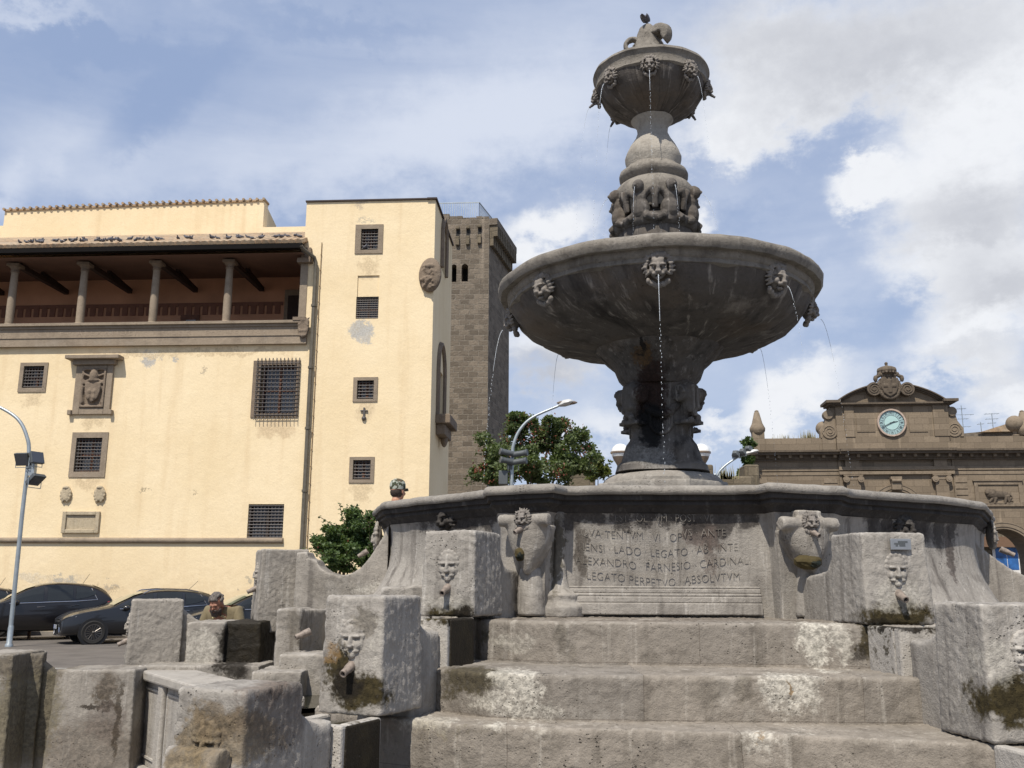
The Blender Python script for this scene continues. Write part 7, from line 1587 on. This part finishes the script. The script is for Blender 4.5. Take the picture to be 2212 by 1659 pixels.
tree('flowering_tree', 'broad green tree with red seed pods in front of the stone tower', (P(1150, 1000, Yt_).x, Yt_, 0), [CL(1090, 980, Yt_, 62, 50), CL(1150, 950, Yt_+.6, 66, 52), CL(1215, 970, Yt_, 62, 54), CL(1060, 1030, Yt_-.3, 52, 34), CL(1240, 1010, Yt_-.2, 46, 34), CL(1150, 1020, Yt_-.6, 90, 42), CL(1195, 925, Yt_+.2, 40, 22), CL(1120, 915, Yt_, 30, 18)], 36000, .10, 'leaf_green', .125, 11, 'tree', flowers=70, sprays=110)
Yb = 14.5
tree('leafy_bush', 'dense green bush beside the drain pipe, left of the basin', (P(745, 1200, Yb).x, Yb, 0), [CL(745, 1150, Yb, 60, 52), CL(710, 1180, Yb, 48, 38), CL(785, 1150, Yb+.2, 48, 44), CL(740, 1205, Yb-.2, 56, 28), CL(800, 1190, Yb, 36, 40)], 24000, .060, 'leaf_dark', .075, 12, 'bush', flowers=3, sprays=60)
Yo = 36.0
tree('small_tree', 'small yellowish tree between the flowering tree and the fountain foot', (P(1300, 1030, Yo).x, Yo, 0), [CL(1292, 1005, Yo, 18, 18), CL(1305, 1018, Yo, 14, 14), CL(1282, 1025, Yo, 12, 14)], 1800, .16, 'leaf_olive', .10, 13, 'tree', sprays=16)
Yi = 78.5
tree('climbing_ivy', 'dark green ivy growing up the left end of the clock gate', (P(1612, 1030, Yi).x, Yi, 0), [CL(1617, 962, Yi, 14, 16, 12), CL(1610, 985, Yi, 14, 18, 12), CL(1617, 1008, Yi, 13, 22, 10), CL(1605, 1030, Yi, 10, 18, 10)], 3600, .30, 'leaf_dark', .10, 14, 'plant', sprays=14)
m_ = MB(); rr = random.Random(4)
for i in range(240):
    cx_ = rr.choice((1695, 1744, 1744, 1750, 1570)) ; q = P(cx_+rr.gauss(0, 10), 949 if cx_ > 1600 else 1030, 79.8 if cx_ > 1600 else 40); L_ = rr.uniform(.15, .6)*(1.6 if cx_ == 1744 else 1); d = Vector((rr.gauss(0, .15), 0, 1)); m_.add([q+Vector((-.02, 0, -.1)), q+Vector((.02, 0, -.1)), q+d*L_], [(0, 1, 2)])
tag(m_.build('dry_grass', 'dry_grass', None), 'tufts of dry grass on the gate parapet', 'grass', kind='stuff')
# ================================================================ pigeons
def pigeon_mesh():
    m_ = MB(); m_.ell((0, 0, .10), (.055, .12, .06), 10, Matrix.Rotation(R(-20), 3, 'X')); m_.ell((0, -.11, .175), (.028, .032, .03), 8); m_.ell((0, -.085, .14), (.032, .035, .05), 8); m_.ell((0, .15, .065), (.035, .08, .012), 8); m_.ell((0, -.145, .172), (.007, .018, .007), 6)
    for s in (-1, 1): m_.ell((s*.05, .03, .10), (.014, .11, .045), 8); m_.tube([(s*.02, 0, .06), (s*.02, 0, 0)], .006, 4)
    o = m_.build('pig', 'pigeon', None, loc=(0, 0, 0), voxel=.012); freeze(o); me = o.data; bpy.data.objects.remove(o); return me
PM = pigeon_mesh()
def pigeon(pos, rz, s, label, group=None):
    o = bpy.data.objects.new('pigeon', PM); col.objects.link(o); o.location = pos; o.rotation_euler = (0, 0, rz); o.scale = (s,)*3; tag(o, label, 'pigeon', group)
pigeon(fcx+Vector((-.02, -.02, zf+.40)), R(155), .72, 'dark pigeon perched on the very top of the fountain finial')
pigeon(FAC.pt(*FAC.sz(789, 539), .02), R(40), .95, 'dark pigeon on the sill of the highest tower window')
ORD = ['first', 'second', 'third', 'fourth', 'fifth', 'sixth', 'seventh', 'eighth', 'ninth', 'tenth', 'eleventh', 'twelfth', 'thirteenth', 'fourteenth', 'fifteenth', 'sixteenth', 'seventeenth', 'eighteenth', 'nineteenth', 'twentieth', 'twenty-first', 'twenty-second', 'twenty-third', 'twenty-fourth', 'twenty-fifth', 'twenty-sixth', 'twenty-seventh', 'twenty-eighth']
BAYS = ['left of column one', 'right of column one', 'right of column two', 'right of column three', 'right of column four']
cnt = [0]*5
xs = [78, 97, 110, 122, 131, 160, 173, 245, 262, 270, 283, 291, 300, 330, 372, 385, 396, 440, 460, 495, 500, 512, 520, 560, 603, 625, 640, 662, 668, 676, 690, 705, 742, 752, 762, 778, 790, 815, 822, 838, 880, 915, 930, 948, 975, 990, 1000, 1018, 1030, 1055, 1062, 1160, 1195, 1215, 1265, 1378, 1405, 1485, 1550, 1562, 1580, 1610, 1630, 1680, 1750, 1785, 1800, 1890, 1935, 1945, 2000, 2065]
rr = random.Random(8)
for i, x in enumerate(xs):
    u = x*.3064; f = rr.uniform(.05, .30); a = FAC.hit(u, 525, .7); s_ = FAC.sz(u, 525, .7)[0]; p = FAC.pt(s_, ze, .75).lerp(UP.pt(s_, zb), f)
    b_ = sum(u > k for k in (36, 186, 341, 498)); cnt[b_] += 1
    pigeon(p+Vector((0, 0, .12)), rr.uniform(0, 6.28), rr.uniform(.72, .95), '%s pigeon from the left on the loggia roof, %s' % (ORD[cnt[b_]-1], BAYS[b_]), 'pigeons on the tiled loggia roof')
